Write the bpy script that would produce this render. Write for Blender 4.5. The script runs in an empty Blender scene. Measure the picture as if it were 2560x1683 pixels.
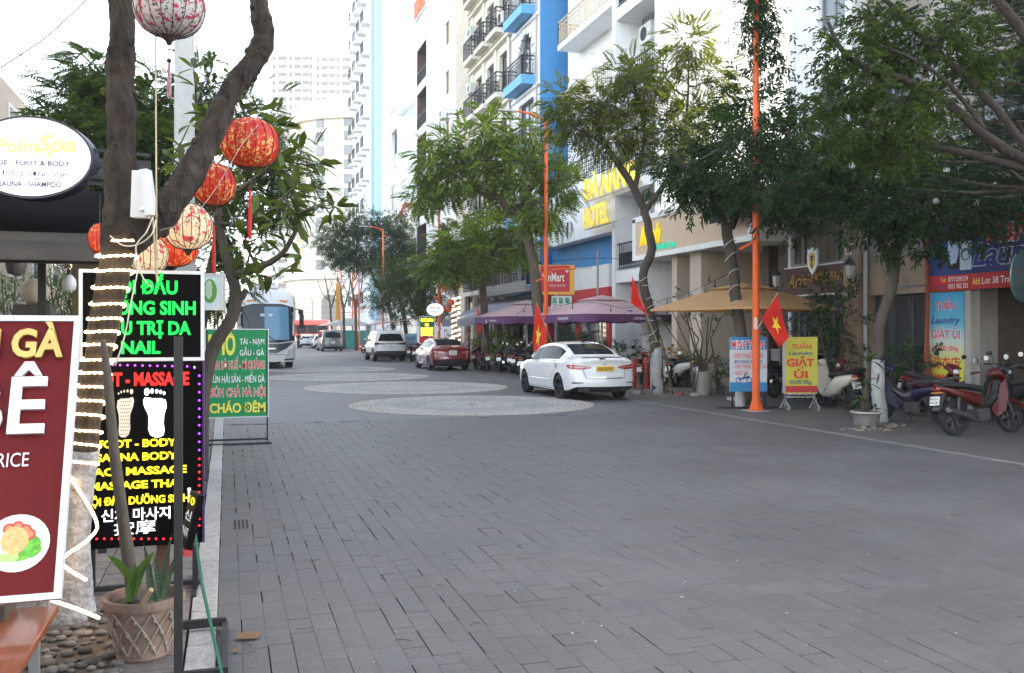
import bpy,bmesh,math,random
import numpy as np
from mathutils import Vector,Matrix,Quaternion
random.seed(11); rng = np.random.default_rng(11)
SC = bpy.context.scene
COL = SC.collection
PI = math.pi
R = math.radians
# ------------------------------------------------------------------ camera
TH = R(17.6); ST,CT = math.sin(TH),math.cos(TH)
FOC,HX,HY,CH = 900.0,512.0,332.5,1.68
cam_d = bpy.data.cameras.new('camera'); cam = bpy.data.objects.new('camera',cam_d); COL.objects.link(cam)
cam.location = (0,0,CH); cam.rotation_euler = (R(90),0,-TH)
cam_d.sensor_width = 36; cam_d.lens = 36 * FOC / 1024; cam_d.shift_y = -4 / 1024
cam_d.clip_start = 0.05; cam_d.clip_end = 3000
SC.camera = cam
# ------------------------------------------------------------------ sky, sun, exposure
SUN_EL,SUN_AZ = R(17),R(70)      # azimuth measured from +Y towards +X
world = bpy.data.worlds.new('World'); SC.world = world; world.use_nodes = True
wn,wl = world.node_tree.nodes,world.node_tree.links
wn.clear()
sky = wn.new('ShaderNodeTexSky'); sky.sky_type = 'NISHITA'; sky.sun_disc = False
sky.sun_elevation = SUN_EL; sky.sun_rotation = SUN_AZ
sky.air_density = 1.0; sky.dust_density = 1.6; sky.ozone_density = 1.0
bg = wn.new('ShaderNodeBackground'); bg.inputs['Strength'].default_value = 0.15
wo = wn.new('ShaderNodeOutputWorld')
hs = wn.new('ShaderNodeHueSaturation'); hs.inputs['Saturation'].default_value = .5; wl.new(sky.outputs[0],hs.inputs['Color']); wl.new(hs.outputs[0],bg.inputs[0]); wl.new(bg.outputs[0],wo.inputs[0])
sun_d = bpy.data.lights.new('sun','SUN'); sun = bpy.data.objects.new('sun',sun_d); COL.objects.link(sun)
sun_d.energy = 2.2; sun_d.angle = R(0.6); sun_d.color = (1,.85,.62)
sd = Vector((math.sin(SUN_AZ) * math.cos(SUN_EL),math.cos(SUN_AZ) * math.cos(SUN_EL),math.sin(SUN_EL)))
sun.rotation_euler = sd.to_track_quat('Z','Y').to_euler()
sun.location = (30,10,60)
SC.view_settings.view_transform = 'Standard'; SC.view_settings.look = 'None'
SC.view_settings.exposure = 2.9; SC.view_settings.gamma = 1; SC.view_settings.use_curve_mapping = False
SC.render.engine = 'CYCLES'
try:
 SC.cycles.use_denoising = True; SC.cycles.max_bounces = 7; SC.cycles.transparent_max_bounces = 12
 SC.cycles.caustics_reflective = False; SC.cycles.caustics_refractive = False
 SC.cycles.sample_clamp_indirect = 6
except Exception: pass
# ------------------------------------------------------------------ pixel -> place
def at(px,py,D):
 u = (px - HX) / FOC; v = (HY - py) / FOC
 return Vector((D * (ST + CT * u),D * (CT - ST * u),CH + D * v))
def gnd(px,py,z=0.0):
 return at(px,py,(CH - z) * FOC / (py - HY))
def onX(px,X):            # depth of the point seen at column px on the plane x = X
 u = (px - HX) / FOC
 return X / (ST + CT * u)
def Yx(px,X):
 u = (px - HX) / FOC
 return onX(px,X) * (CT - ST * u)
def onY(px,Y):
 u = (px - HX) / FOC
 return Y / (CT - ST * u)
def Xy(px,Y):
 u = (px - HX) / FOC
 return onY(px,Y) * (ST + CT * u)
def zat(py,D): return CH + (HY - py) / FOC * D
# ------------------------------------------------------------------ materials
MATS = {}
def M(name,col=(.5,.5,.5),rough=.7,metal=0.,em=None,es=1.,var=.0,vs=4.,bump=0.,bs=30.,isl=0.,spec=.4,
      trans=0.,alpha=1.,dirt=0.,coat=0.,ior=1.45,sub=0.,stretch=None,bd=.02):
 if name in MATS: return MATS[name]
 m = bpy.data.materials.new(name); m.use_nodes = True
 nt = m.node_tree; N,L = nt.nodes,nt.links
 p = N['Principled BSDF']
 p.inputs['Base Color'].default_value = (*col,1)
 p.inputs['Roughness'].default_value = rough; p.inputs['Metallic'].default_value = metal
 p.inputs['Specular IOR Level'].default_value = spec; p.inputs['IOR'].default_value = ior
 if coat: p.inputs['Coat Weight'].default_value = coat; p.inputs['Coat Roughness'].default_value = .06
 if trans: p.inputs['Transmission Weight'].default_value = trans
 if alpha < 1: p.inputs['Alpha'].default_value = alpha
 if em is not None:
  p.inputs['Emission Color'].default_value = (*em,1); p.inputs['Emission Strength'].default_value = es
 cur = None
 tc = N.new('ShaderNodeTexCoord')
 if stretch:
  mp = N.new('ShaderNodeMapping'); mp.inputs['Scale'].default_value = stretch
  L.new(tc.outputs['Object'],mp.inputs['Vector']); vec = mp.outputs[0]
 else: vec = tc.outputs['Object']
 if var or dirt or isl:
  rgb = N.new('ShaderNodeRGB'); rgb.outputs[0].default_value = (*col,1); cur = rgb.outputs[0]
 if var:
  n = N.new('ShaderNodeTexNoise'); n.inputs['Scale'].default_value = vs; n.inputs['Detail'].default_value = 6
  n.inputs['Roughness'].default_value = .65
  L.new(vec,n.inputs['Vector'])
  mr = N.new('ShaderNodeMapRange'); mr.inputs[1].default_value = .28; mr.inputs[2].default_value = .72
  mr.inputs[3].default_value = 1 - var; mr.inputs[4].default_value = 1 + var
  L.new(n.outputs[0],mr.inputs[0])
  mx = N.new('ShaderNodeVectorMath'); mx.operation = 'SCALE'
  L.new(cur,mx.inputs[0]); L.new(mr.outputs[0],mx.inputs['Scale']); cur = mx.outputs[0]
 if isl:
  g = N.new('ShaderNodeNewGeometry'); oi = N.new('ShaderNodeObjectInfo')
  ad = N.new('ShaderNodeMath'); ad.operation = 'ADD'; L.new(g.outputs['Random Per Island'],ad.inputs[0]); L.new(oi.outputs['Random'],ad.inputs[1])
  fr = N.new('ShaderNodeMath'); fr.operation = 'FRACT'; L.new(ad.outputs[0],fr.inputs[0])
  mr = N.new('ShaderNodeMapRange'); mr.inputs[3].default_value = 1 - isl; mr.inputs[4].default_value = 1 + isl
  L.new(fr.outputs[0],mr.inputs[0])
  mx = N.new('ShaderNodeVectorMath'); mx.operation = 'SCALE'
  L.new(cur,mx.inputs[0]); L.new(mr.outputs[0],mx.inputs['Scale']); cur = mx.outputs[0]
 if dirt:
  n = N.new('ShaderNodeTexNoise'); n.inputs['Scale'].default_value = .9; n.inputs['Detail'].default_value = 8
  n.inputs['Roughness'].default_value = .7
  mp = N.new('ShaderNodeMapping'); mp.inputs['Scale'].default_value = (2.2,2.2,.35)
  L.new(tc.outputs['Object'],mp.inputs['Vector']); L.new(mp.outputs[0],n.inputs['Vector'])
  mr = N.new('ShaderNodeMapRange'); mr.inputs[1].default_value = .5; mr.inputs[2].default_value = .8
  mr.inputs[3].default_value = 0; mr.inputs[4].default_value = dirt
  L.new(n.outputs[0],mr.inputs[0])
  mx = N.new('ShaderNodeMix'); mx.data_type = 'RGBA'; L.new(mr.outputs[0],mx.inputs[0])
  L.new(cur,mx.inputs[6]); mx.inputs[7].default_value = (.16,.14,.12,1); cur = mx.outputs[2]
 if cur is not None: L.new(cur,p.inputs['Base Color'])
 if bump:
  n = N.new('ShaderNodeTexNoise'); n.inputs['Scale'].default_value = bs; n.inputs['Detail'].default_value = 5
  L.new(vec,n.inputs['Vector'])
  b = N.new('ShaderNodeBump'); b.inputs['Strength'].default_value = bump; b.inputs['Distance'].default_value = bd
  L.new(n.outputs[0],b.inputs['Height']); L.new(b.outputs[0],p.inputs['Normal'])
 if sub:   # thin leaf: light comes through
  t = N.new('ShaderNodeBsdfTranslucent'); mxs = N.new('ShaderNodeMixShader'); mxs.inputs[0].default_value = sub
  tcol = N.new('ShaderNodeMix'); tcol.data_type = 'RGBA'; tcol.blend_type = 'MULTIPLY'; tcol.inputs[0].default_value = 1
  if cur is not None: L.new(cur,tcol.inputs[6])
  else: tcol.inputs[6].default_value = (*col,1)
  tcol.inputs[7].default_value = (2.2,2.0,.7,1)
  L.new(tcol.outputs[2],t.inputs['Color'])
  L.new(p.outputs[0],mxs.inputs[1]); L.new(t.outputs[0],mxs.inputs[2])
  L.new(mxs.outputs[0],N['Material Output'].inputs[0])
 MATS[name] = m
 return m
# ------------------------------------------------------------------ objects
ORG = {}
def root(name,loc=(0,0,0),label=None,cat=None,group=None,rz=0.):
 o = bpy.data.objects.new(name,None); COL.objects.link(o); o.location = loc; o.rotation_euler = (0,0,rz)
 o.empty_display_size = .2
 tag(o,label,cat,group); ORG[o.name] = Vector(loc)
 return o
def tag(o,label=None,cat=None,group=None,kind=None):
 if label: o['label'] = label
 if cat: o['category'] = cat
 if group: o['group'] = group
 if kind: o['kind'] = kind
 return o
def kids(o): return [c for c in bpy.data.objects if c.parent == o]
def copy_tree(o,loc=None,rz=None,label=None,group=None,parent=None,tint=None):
 c = o.copy(); COL.objects.link(c); c.parent = parent
 if tint:
  for k,sl in enumerate(c.material_slots):
   if sl.material and sl.material.name in tint:
    sl.link = 'OBJECT'; sl.material = tint[sl.material.name]
 if loc is not None: c.location = loc
 if rz is not None: c.rotation_euler = (0,0,rz)
 if label: c['label'] = label
 if group: c['group'] = group
 for ch in CH_OF.get(o.name,[]): copy_tree(ch,parent=c,tint=tint)
 return c
CH_OF = {}
def link_mesh(name,me,parent=None,kind=None,label=None):
 o = bpy.data.objects.new(name,me); COL.objects.link(o)
 if parent is not None:
  o.parent = parent; CH_OF.setdefault(parent.name,[]).append(o); ORG[o.name] = ORG.get(parent.name,Vector())
 else: ORG[o.name] = Vector()
 if kind: o['kind'] = kind
 if label: o['label'] = label
 return o
def rot2(ax):     # frame with Z along ax
 ax = Vector(ax).normalized()
 h = Vector((0,0,1)) if abs(ax.z) < .95 else Vector((1,0,0))
 x = h.cross(ax).normalized(); y = ax.cross(x)
 return x,y,ax
class MB:
 def __init__(s): s.v = []; s.f = []; s.m = []; s.mi = 0; s.uv = None
 def add(s,vs,fs,mi=None):
  b = len(s.v); s.v += [tuple(v) for v in vs]; mi = s.mi if mi is None else mi
  for f in fs: s.f.append(tuple(b + i for i in f)); s.m.append(mi)
  return s
 def box(s,a,b,mi=None,M4=None):
  x0,y0,z0 = a; x1,y1,z1 = b
  vs = [(x0,y0,z0),(x1,y0,z0),(x1,y1,z0),(x0,y1,z0),(x0,y0,z1),(x1,y0,z1),(x1,y1,z1),(x0,y1,z1)]
  if M4 is not None: vs = [M4 @ Vector(v) for v in vs]
  return s.add(vs,[(0,3,2,1),(4,5,6,7),(0,1,5,4),(1,2,6,5),(2,3,7,6),(3,0,4,7)],mi)
 def cbox(s,c,sz,mi=None,M4=None):
  return s.box([c[i] - sz[i] / 2 for i in range(3)],[c[i] + sz[i] / 2 for i in range(3)],mi,M4)
 def bar(s,p,q,w,h=None,mi=None):   # rectangular bar between two points
  h = w if h is None else h
  p,q = Vector(p),Vector(q); x,y,z = rot2(q - p)
  vs = []
  for c in (p,q):
   for a,b in ((-1,-1),(1,-1),(1,1),(-1,1)): vs.append(c + x * a * w / 2 + y * b * h / 2)
  return s.add(vs,[(0,3,2,1),(4,5,6,7),(0,1,5,4),(1,2,6,5),(2,3,7,6),(3,0,4,7)],mi)
 def tube(s,pts,rad,n=8,mi=None,caps=True,rough=0.):
  pts = [Vector(p) for p in pts]; k = len(pts)
  if not hasattr(rad,'__len__'): rad = [rad] * k
  vs = []; x = None
  for i,p in enumerate(pts):
   d = (pts[min(i + 1,k - 1)] - pts[max(i - 1,0)])
   if d.length < 1e-9: d = Vector((0,0,1))
   d.normalize()
   if x is None: x = rot2(d)[0]
   else:
    x = x - d * x.dot(d)
    x = x.normalized() if x.length > 1e-6 else rot2(d)[0]
   y = d.cross(x)
   for j in range(n):
    a = 2 * PI * j / n; r = rad[i] * (1 + (random.uniform(-rough,rough) if rough else 0))
    vs.append(p + x * math.cos(a) * r + y * math.sin(a) * r)
  fs = [(i * n + j,i * n + (j + 1) % n,(i + 1) * n + (j + 1) % n,(i + 1) * n + j) for i in range(k - 1) for j in range(n)]
  if caps: fs += [tuple(range(n))[::-1],tuple((k - 1) * n + j for j in range(n))]
  return s.add(vs,fs,mi)
 def lathe(s,prof,n=24,c=(0,0,0),mi=None,axis=(0,0,1),caps=True):
  x,y,z = rot2(axis); c = Vector(c)
  if Vector(axis).normalized() == Vector((0,0,1)): x,y,z = Vector((1,0,0)),Vector((0,1,0)),Vector((0,0,1))
  vs = []
  for r,h in prof:
   for j in range(n):
    a = 2 * PI * j / n; vs.append(c + x * math.cos(a) * r + y * math.sin(a) * r + z * h)
  k = len(prof)
  fs = [(i * n + j,i * n + (j + 1) % n,(i + 1) * n + (j + 1) % n,(i + 1) * n + j) for i in range(k - 1) for j in range(n)]
  if caps: fs += [tuple(range(n))[::-1],tuple((k - 1) * n + j for j in range(n))]
  return s.add(vs,fs,mi)
 def sph(s,c,r,n=12,mi=None):
  rr = r if hasattr(r,'__len__') else (r,r,r)
  vs = [(c[0],c[1],c[2] - rr[2])]; m = max(4,n // 2)
  for i in range(1,m):
   t = PI * i / m
   for j in range(n):
    a = 2 * PI * j / n
    vs.append((c[0] + rr[0] * math.sin(t) * math.cos(a),c[1] + rr[1] * math.sin(t) * math.sin(a),c[2] - rr[2] * math.cos(t)))
  vs.append((c[0],c[1],c[2] + rr[2])); e = len(vs) - 1
  fs = [(0,1 + (j + 1) % n,1 + j) for j in range(n)]
  for i in range(m - 2):
   for j in range(n):
    a,b = 1 + i * n + j,1 + i * n + (j + 1) % n
    fs.append((a,b,b + n,a + n))
  fs += [(1 + (m - 2) * n + j,1 + (m - 2) * n + (j + 1) % n,e) for j in range(n)]
  return s.add(vs,fs,mi)
 def prism(s,poly,ext,mi=None):     # polygon of 3-D points, extruded by the vector ext
  n = len(poly); e = Vector(ext); vs = [Vector(p) for p in poly]; vs += [v + e for v in vs]
  return s.add(vs,[tuple(range(n))[::-1],tuple(range(n,2 * n))] + [(i,(i + 1) % n,n + (i + 1) % n,n + i) for i in range(n)],mi)
 def quad(s,a,b,c,d,mi=None): return s.add([a,b,c,d],[(0,1,2,3)],mi)
 def torus(s,c,R_,r,axis=(0,0,1),n=24,k=8,mi=None,a0=0,a1=2 * PI):
  x,y,z = rot2(axis); c = Vector(c); full = abs(a1 - a0 - 2 * PI) < 1e-6; vs = []; N = n if full else n + 1
  for i in range(N):
   a = a0 + (a1 - a0) * i / n; d = x * math.cos(a) + y * math.sin(a)
   for j in range(k):
    b = 2 * PI * j / k; vs.append(c + d * (R_ + r * math.cos(b)) + z * r * math.sin(b))
  fs = [(i * k + j,((i + 1) % N) * k + j,((i + 1) % N) * k + (j + 1) % k,i * k + (j + 1) % k) for i in range(n) for j in range(k)]
  return s.add(vs,fs,mi)
 def build(s,name,mats,parent=None,smooth=False,kind=None,label=None,bevel=0.,world=True,fix=True):
  if not isinstance(mats,(list,tuple)): mats = [mats]
  me = bpy.data.meshes.new(name)
  o_ = ORG.get(parent.name,Vector()) if (parent is not None and world) else Vector()
  me.from_pydata([(v[0] - o_[0],v[1] - o_[1],v[2] - o_[2]) for v in s.v],[],s.f)
  for m in mats: me.materials.append(m)
  if len(mats) > 1: me.polygons.foreach_set('material_index',s.m)
  if fix or bevel:
   bm = bmesh.new(); bm.from_mesh(me)
   if fix: bmesh.ops.recalc_face_normals(bm,faces=bm.faces)
   if bevel:
    es = [e for e in bm.edges if len(e.link_faces) == 2 and e.calc_face_angle(0) > .6]
    try: bmesh.ops.bevel(bm,geom=es,offset=bevel,segments=2,affect='EDGES',profile=.6)
    except Exception: pass
   bm.to_mesh(me); bm.free()
  if smooth:
   me.polygons.foreach_set('use_smooth',[True] * len(me.polygons))
   if smooth != 'full':
    try: me.set_sharp_from_angle(angle=R(38))
    except Exception: pass
  me.update()
  return link_mesh(name,me,parent,kind,label)
def np_mesh(name,V,F,mat,parent=None,kind=None,smooth=False,world=True,label=None):
 V = np.asarray(V,dtype=np.float32).reshape(-1,3); F = np.asarray(F,dtype=np.int32)
 if parent is not None and world: V = V - np.array(ORG.get(parent.name,Vector())[:],dtype=np.float32)
 me = bpy.data.meshes.new(name); k = F.shape[1]
 me.vertices.add(len(V)); me.vertices.foreach_set('co',V.ravel())
 me.loops.add(F.size); me.loops.foreach_set('vertex_index',F.ravel())
 me.polygons.add(len(F)); me.polygons.foreach_set('loop_start',np.arange(0,F.size,k,dtype=np.int32))
 me.polygons.foreach_set('loop_total',np.full(len(F),k,dtype=np.int32))
 me.polygons.foreach_set('use_smooth',np.full(len(F),bool(smooth)))
 me.update(calc_edges=True); me.validate()
 me.materials.append(mat)
 return link_mesh(name,me,parent,kind,label)
# ------------------------------------------------------------------ writing
def text(s_,mat,parent,P,A,U,h,w=None,depth=.004,bold=0.,shear=0.,align='L',name='lettering',out=None,outw=.0,space=1.,label=None):
 """writing on the plane through P with reading direction A and up U; h = cap height, w = full width (squeezed to fit)"""
 A = Vector(A).normalized(); U = Vector(U).normalized(); Nn = A.cross(U)
 def mk(b,dep):
  cu = bpy.data.curves.new('t','FONT'); cu.body = s_; cu.size = 1.; cu.offset = b; cu.shear = shear
  cu.extrude = 0; cu.resolution_u = 3; cu.space_character = space
  ob = bpy.data.objects.new('t',cu); COL.objects.link(ob)
  dg = bpy.context.evaluated_depsgraph_get(); dg.update()
  me = bpy.data.meshes.new_from_object(ob.evaluated_get(dg)); bpy.data.objects.remove(ob); bpy.data.curves.remove(cu)
  return me
 me = mk(bold,0)
 co = np.empty(len(me.vertices) * 3,dtype=np.float32); me.vertices.foreach_get('co',co); co = co.reshape(-1,3)
 if len(co) == 0: return None
 sc = h / .70
 x0,x1 = co[:,0].min(),co[:,0].max()
 sx = sc if w is None else w / max(1e-6,x1 - x0)
 W = (x1 - x0) * sx
 off = {'L': 0,'C': -W / 2,'R': -W}[align]
 org = ORG.get(parent.name,Vector())
 def place(me,co,d0):
  X = (co[:,0] - x0) * sx + off; Yv = co[:,1] * sc
  V = np.array(P,dtype=np.float32)[None] + X[:,None] * np.array(A)[None] + Yv[:,None] * np.array(U)[None] + d0 * np.array(Nn)[None] - np.array(org)[None]
  me.vertices.foreach_set('co',V.astype(np.float32).ravel()); me.update()
 if out is not None:
  me2 = mk(bold + outw,0); c2 = np.empty(len(me2.vertices) * 3,dtype=np.float32); me2.vertices.foreach_get('co',c2)
  place(me2,c2.reshape(-1,3),depth * .5); me2.materials.clear(); me2.materials.append(out); link_mesh(name + '_outline',me2,parent)
 place(me,co,depth); me.materials.clear(); me.materials.append(mat); me.polygons.foreach_set('use_smooth',[False] * len(me.polygons))
 if depth > .012:   # raised letters get sides
  bm = bmesh.new(); bm.from_mesh(me)
  r = bmesh.ops.extrude_face_region(bm,geom=bm.faces[:])
  bmesh.ops.translate(bm,vec=-Nn * depth * .9,verts=[e for e in r['geom'] if isinstance(e,bmesh.types.BMVert)])
  bmesh.ops.recalc_face_normals(bm,faces=bm.faces); bm.to_mesh(me); bm.free()
 return link_mesh(name,me,parent,label=label)
# common colours
white_p = M('white_paint',(.78,.78,.76),.6,var=.04,dirt=.18)
black_m = M('black_metal',(.016,.016,.018),.45,var=.2,vs=20)
black_r = M('black_rubber',(.018,.018,.019),.85,var=.15,vs=30)
black_pl = M('black_plastic',(.022,.022,.024),.5)
chrome = M('chrome',(.75,.76,.78),.15,1.)
steel = M('steel',(.42,.43,.45),.4,.85,var=.1)
glass_d = M('dark_glass',(.02,.025,.03),.04,spec=.9)
concrete = M('concrete',(.36,.35,.33),.85,var=.15,dirt=.3,bump=.3)
wht_sign = M('sign_white',(.8,.8,.8),.5)
red_l = M('letter_red',(.62,.03,.035),.5)
yel_l = M('letter_yellow',(.8,.62,.06),.5)
blk_l = M('letter_black',(.03,.03,.035),.5)
blu_l = M('letter_blue',(.03,.05,.28),.5)
# ================================================================== ground and paving
def brick_mat(name,c1,c2,cj,sw,sh,jw=.03):
 m = bpy.data.materials.new(name); m.use_nodes = True; N,L = m.node_tree.nodes,m.node_tree.links
 p = N['Principled BSDF']; p.inputs['Roughness'].default_value = .62
 tc = N.new('ShaderNodeTexCoord'); mp = N.new('ShaderNodeMapping'); mp.inputs['Rotation'].default_value = (0,0,R(90))
 L.new(tc.outputs['Object'],mp.inputs[0])
 b = N.new('ShaderNodeTexBrick'); b.inputs['Scale'].default_value = 1; b.inputs['Brick Width'].default_value = sw; b.inputs['Row Height'].default_value = sh
 b.inputs['Mortar Size'].default_value = jw * .12; b.inputs['Mortar Smooth'].default_value = .3; b.offset = .37
 b.inputs['Color1'].default_value = (*c1,1); b.inputs['Color2'].default_value = (*c2,1); b.inputs['Mortar'].default_value = (*cj,1)
 L.new(mp.outputs[0],b.inputs['Vector'])
 n = N.new('ShaderNodeTexNoise'); n.inputs['Scale'].default_value = .5; n.inputs['Detail'].default_value = 9; n.inputs['Roughness'].default_value = .7
 L.new(tc.outputs['Object'],n.inputs['Vector'])
 mr = N.new('ShaderNodeMapRange'); mr.inputs[1].default_value = .3; mr.inputs[2].default_value = .7; mr.inputs[3].default_value = .8; mr.inputs[4].default_value = 1.2
 L.new(n.outputs[0],mr.inputs[0]); vm = N.new('ShaderNodeVectorMath'); vm.operation = 'SCALE'
 L.new(b.outputs[0],vm.inputs[0]); L.new(mr.outputs[0],vm.inputs['Scale']); L.new(vm.outputs[0],p.inputs['Base Color'])
 n2 = N.new('ShaderNodeTexNoise'); n2.inputs['Scale'].default_value = 40; n2.inputs['Detail'].default_value = 4
 L.new(tc.outputs['Object'],n2.inputs['Vector']); bp = N.new('ShaderNodeBump'); bp.inputs['Strength'].default_value = .25; bp.inputs['Distance'].default_value = .01
 L.new(n2.outputs[0],bp.inputs['Height']); L.new(bp.outputs[0],p.inputs['Normal'])
 return m
road_far = brick_mat('road_setts',(.086,.084,.089),(.095,.093,.098),(.06,.058,.06),.26,.13)
walk_m = brick_mat('walk_tiles',(.078,.074,.07),(.086,.082,.077),(.058,.055,.051),.4,.4)
earth = M('ground_earth',(.12,.11,.1),.9,var=.2)
joint_m = M('joint_sand',(.012,.011,.011),.95,var=.3,vs=30)
g = MB().quad((-1500,-200,-.12),(1500,-200,-.12),(1500,2500,-.12),(-1500,2500,-.12)).build('ground',earth,kind='structure',fix=False)
g = MB().box((-8,-6,-.11),(30,17.2,-.022)).build('paving_bed',joint_m,kind='structure')
YP = 17.2
rd = root('road',(0,0,0)); rd['kind'] = 'structure'
far = MB().box((-.05,YP,-.1),(9.6,125,0)); far.box((-60,125,-.1),(60,148,0)); far.box((-.05,148.01,-.1),(9.6,300,0))
far.build('road_surface',road_far,rd,kind='structure')
# individually laid setts
def paver_geo(x0,x1,y0,y1,z,tx,ty,g,ch=.004):
 gs = g if isinstance(g,tuple) else (g,g,g,g)
 x0 += gs[0]; x1 -= gs[1]; y0 += gs[2]; y1 -= gs[3]
 def zz(x,y): return z + tx * (x - (x0 + x1) / 2) + ty * (y - (y0 + y1) / 2)
 o = [(x0,y0),(x1,y0),(x1,y1),(x0,y1)]; i = [(x0 + ch,y0 + ch),(x1 - ch,y0 + ch),(x1 - ch,y1 - ch),(x0 + ch,y1 - ch)]
 V = [(x,y,-.045) for x,y in o] + [(x,y,zz(x,y) - .001) for x,y in o] + [(x,y,zz(x,y)) for x,y in i]
 return V
PF = [(0,1,5,4),(1,2,6,5),(2,3,7,6),(3,0,4,7),(4,5,9,8),(5,6,10,9),(6,7,11,10),(7,4,8,11),(8,9,10,11)]
PF = [f[::1] for f in PF]
def sett_mat(name,col):
 m = M(name,col,.58,var=.08,vs=9,isl=.055,bump=.35,bs=55)
 N,L = m.node_tree.nodes,m.node_tree.links; p = N['Principled BSDF']
 # broad stains and scuffs, in place on the street
 src = p.inputs['Base Color'].links[0].from_socket
 g_ = N.new('ShaderNodeNewGeometry'); n = N.new('ShaderNodeTexNoise'); n.inputs['Scale'].default_value = .55; n.inputs['Detail'].default_value = 10; n.inputs['Roughness'].default_value = .72
 L.new(g_.outputs['Position'],n.inputs['Vector'])
 mr = N.new('ShaderNodeMapRange'); mr.inputs[1].default_value = .3; mr.inputs[2].default_value = .7; mr.inputs[3].default_value = .74; mr.inputs[4].default_value = 1.22
 L.new(n.outputs[0],mr.inputs[0]); v = N.new('ShaderNodeVectorMath'); v.operation = 'SCALE'; L.new(src,v.inputs[0]); L.new(mr.outputs[0],v.inputs['Scale'])
 n3 = N.new('ShaderNodeTexNoise'); n3.inputs['Scale'].default_value = 1.7; n3.inputs['Detail'].default_value = 3
 L.new(g_.outputs['Position'],n3.inputs['Vector'])
 cr = N.new('ShaderNodeMapRange'); cr.inputs[1].default_value = .35; cr.inputs[2].default_value = .7; cr.inputs[3].default_value = 0; cr.inputs[4].default_value = .55; L.new(n3.outputs[0],cr.inputs[0])
 mx = N.new('ShaderNodeMix'); mx.data_type = 'RGBA'; mx.blend_type = 'MULTIPLY'; L.new(cr.outputs[0],mx.inputs[0]); L.new(v.outputs[0],mx.inputs[6]); mx.inputs[7].default_value = (1.08,.98,.93,1)
 L.new(mx.outputs[2],p.inputs['Base Color'])
 r_ = N.new('ShaderNodeMapRange'); r_.inputs[3].default_value = .42; r_.inputs[4].default_value = .72; L.new(n.outputs[0],r_.inputs[0]); L.new(r_.outputs[0],p.inputs['Roughness'])
 return m
sett = sett_mat('sett_stone',(.088,.086,.087))
CIRC = [(5.45,20.3,2.85),(5.25,27.2,3.1),(4.4,34.4,3.1),(4.4,41.6,3.1)]
pav = []
x = -.05; rnd = random.Random(3)
while x < 9.55:
 wv = rnd.choice([.13,.14,.15,.16,.17]) if x > .55 else .13
 y = 3.2 - rnd.random() * .2
 while y < YP - .1:
  l = rnd.choice([.1,.14,.18,.22,.27,.33]) if x > .55 else rnd.choice([.25,.28])
  cx,cy = x + wv / 2,y + l / 2
  D = ST * cx + CT * cy; u = (CT * cx - ST * cy) / D
  if D > 3.4 and -.62 < u < .64 and math.hypot(cx - CIRC[0][0],cy - CIRC[0][1]) > CIRC[0][2] + .1 and l < YP - y + .1:
   gp = tuple((rnd.choice([.003,.004,.006,.008]) * (1 + max(0,cy - 6) * .07) if rnd.random() < pr_ else .0006) for pr_ in (.27,.0,.24,.05))
   pav.append((D,paver_geo(x,x + wv,y,min(y + l,YP),rnd.gauss(0,.0003),rnd.gauss(0,.0008),rnd.gauss(0,.0008),gp,.0006)))
  y += l
 x += wv
pav.sort(key=lambda t: t[0])
for D,V in pav[:300]:
 c = np.array(V).mean(0); me = bpy.data.meshes.new('paver'); me.from_pydata([tuple(np.array(v) - c) for v in V],[],PF); me.materials.append(sett)
 o = link_mesh('paver',me,rd); o.location = c
Vn = np.array([V for D,V in pav[300:]],dtype=np.float32); n = len(Vn)
Fn = (np.array(PF,dtype=np.int32)[None] + (np.arange(n) * 12)[:,None,None]).reshape(-1,4)
np_mesh('sett_paving',Vn,Fn,sett,rd,kind='stuff')
# cobble roundels, each laid in rings
pink = M('cobble_pink',(.32,.275,.24),.7,var=.2,isl=.15,vs=8); grey1 = M('cobble_grey',(.285,.275,.26),.7,var=.2,isl=.14,vs=8); grey2 = M('cobble_blue',(.24,.235,.226),.7,var=.2,isl=.14,vs=8)
bedm = M('cobble_bed',(.1,.095,.09),.9,var=.2)
for ci,(cx,cy,rr) in enumerate(CIRC):
 cr_ = root('cobble_roundel',(cx,cy,0)); cr_['kind'] = 'structure'
 MB().lathe([(rr + .01,-.05),(rr + .01,.0035),(.01,.0035)],64,(cx,cy,0)).build('mortar_bed',bedm,cr_)
 rad = rr; ring = 0; st = .105 if ci < 2 else .16
 sets = {0: [],1: [],2: []}
 while rad > .15:
  d = rr - rad; k = 0 if d < .3 else (1 if d < .9 else (2 if d < 1.7 else (0 if d < 2.0 and ci == 1 else 1)))
  nn = max(6,int(2 * PI * (rad - st / 2) / st)); ph = rnd.random()
  for j in range(nn):
   a0 = 2 * PI * (j + ph + .05) / nn; a1 = 2 * PI * (j + ph + .95) / nn; z = .008 + rnd.random() * .006
   q = [(cx + math.cos(a) * r_,cy + math.sin(a) * r_) for a,r_ in ((a0,rad - st + .006),(a0,rad - .006),(a1,rad - .006),(a1,rad - st + .006))]
   mxx,myy = sum(p[0] for p in q) / 4,sum(p[1] for p in q) / 4
   kk = k if rnd.random() > .12 else rnd.choice([0,1,2])
   sets[kk].append([(p[0],p[1],.001) for p in q] + [(p[0] * .8 + mxx * .2,p[1] * .8 + myy * .2,z) for p in q])
  rad -= st; ring += 1
 for k,mt in ((0,pink),(1,grey1),(2,grey2)):
  if not sets[k]: continue
  Va = np.array(sets[k],dtype=np.float32); n = len(Va)
  Fa = (np.array([(0,1,5,4),(1,2,6,5),(2,3,7,6),(3,0,4,7),(4,5,6,7)],dtype=np.int32)[None] + (np.arange(n) * 8)[:,None,None]).reshape(-1,4)
  np_mesh('cobbles',Va,Fa[:,::-1],mt,cr_,kind='stuff')
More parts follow.
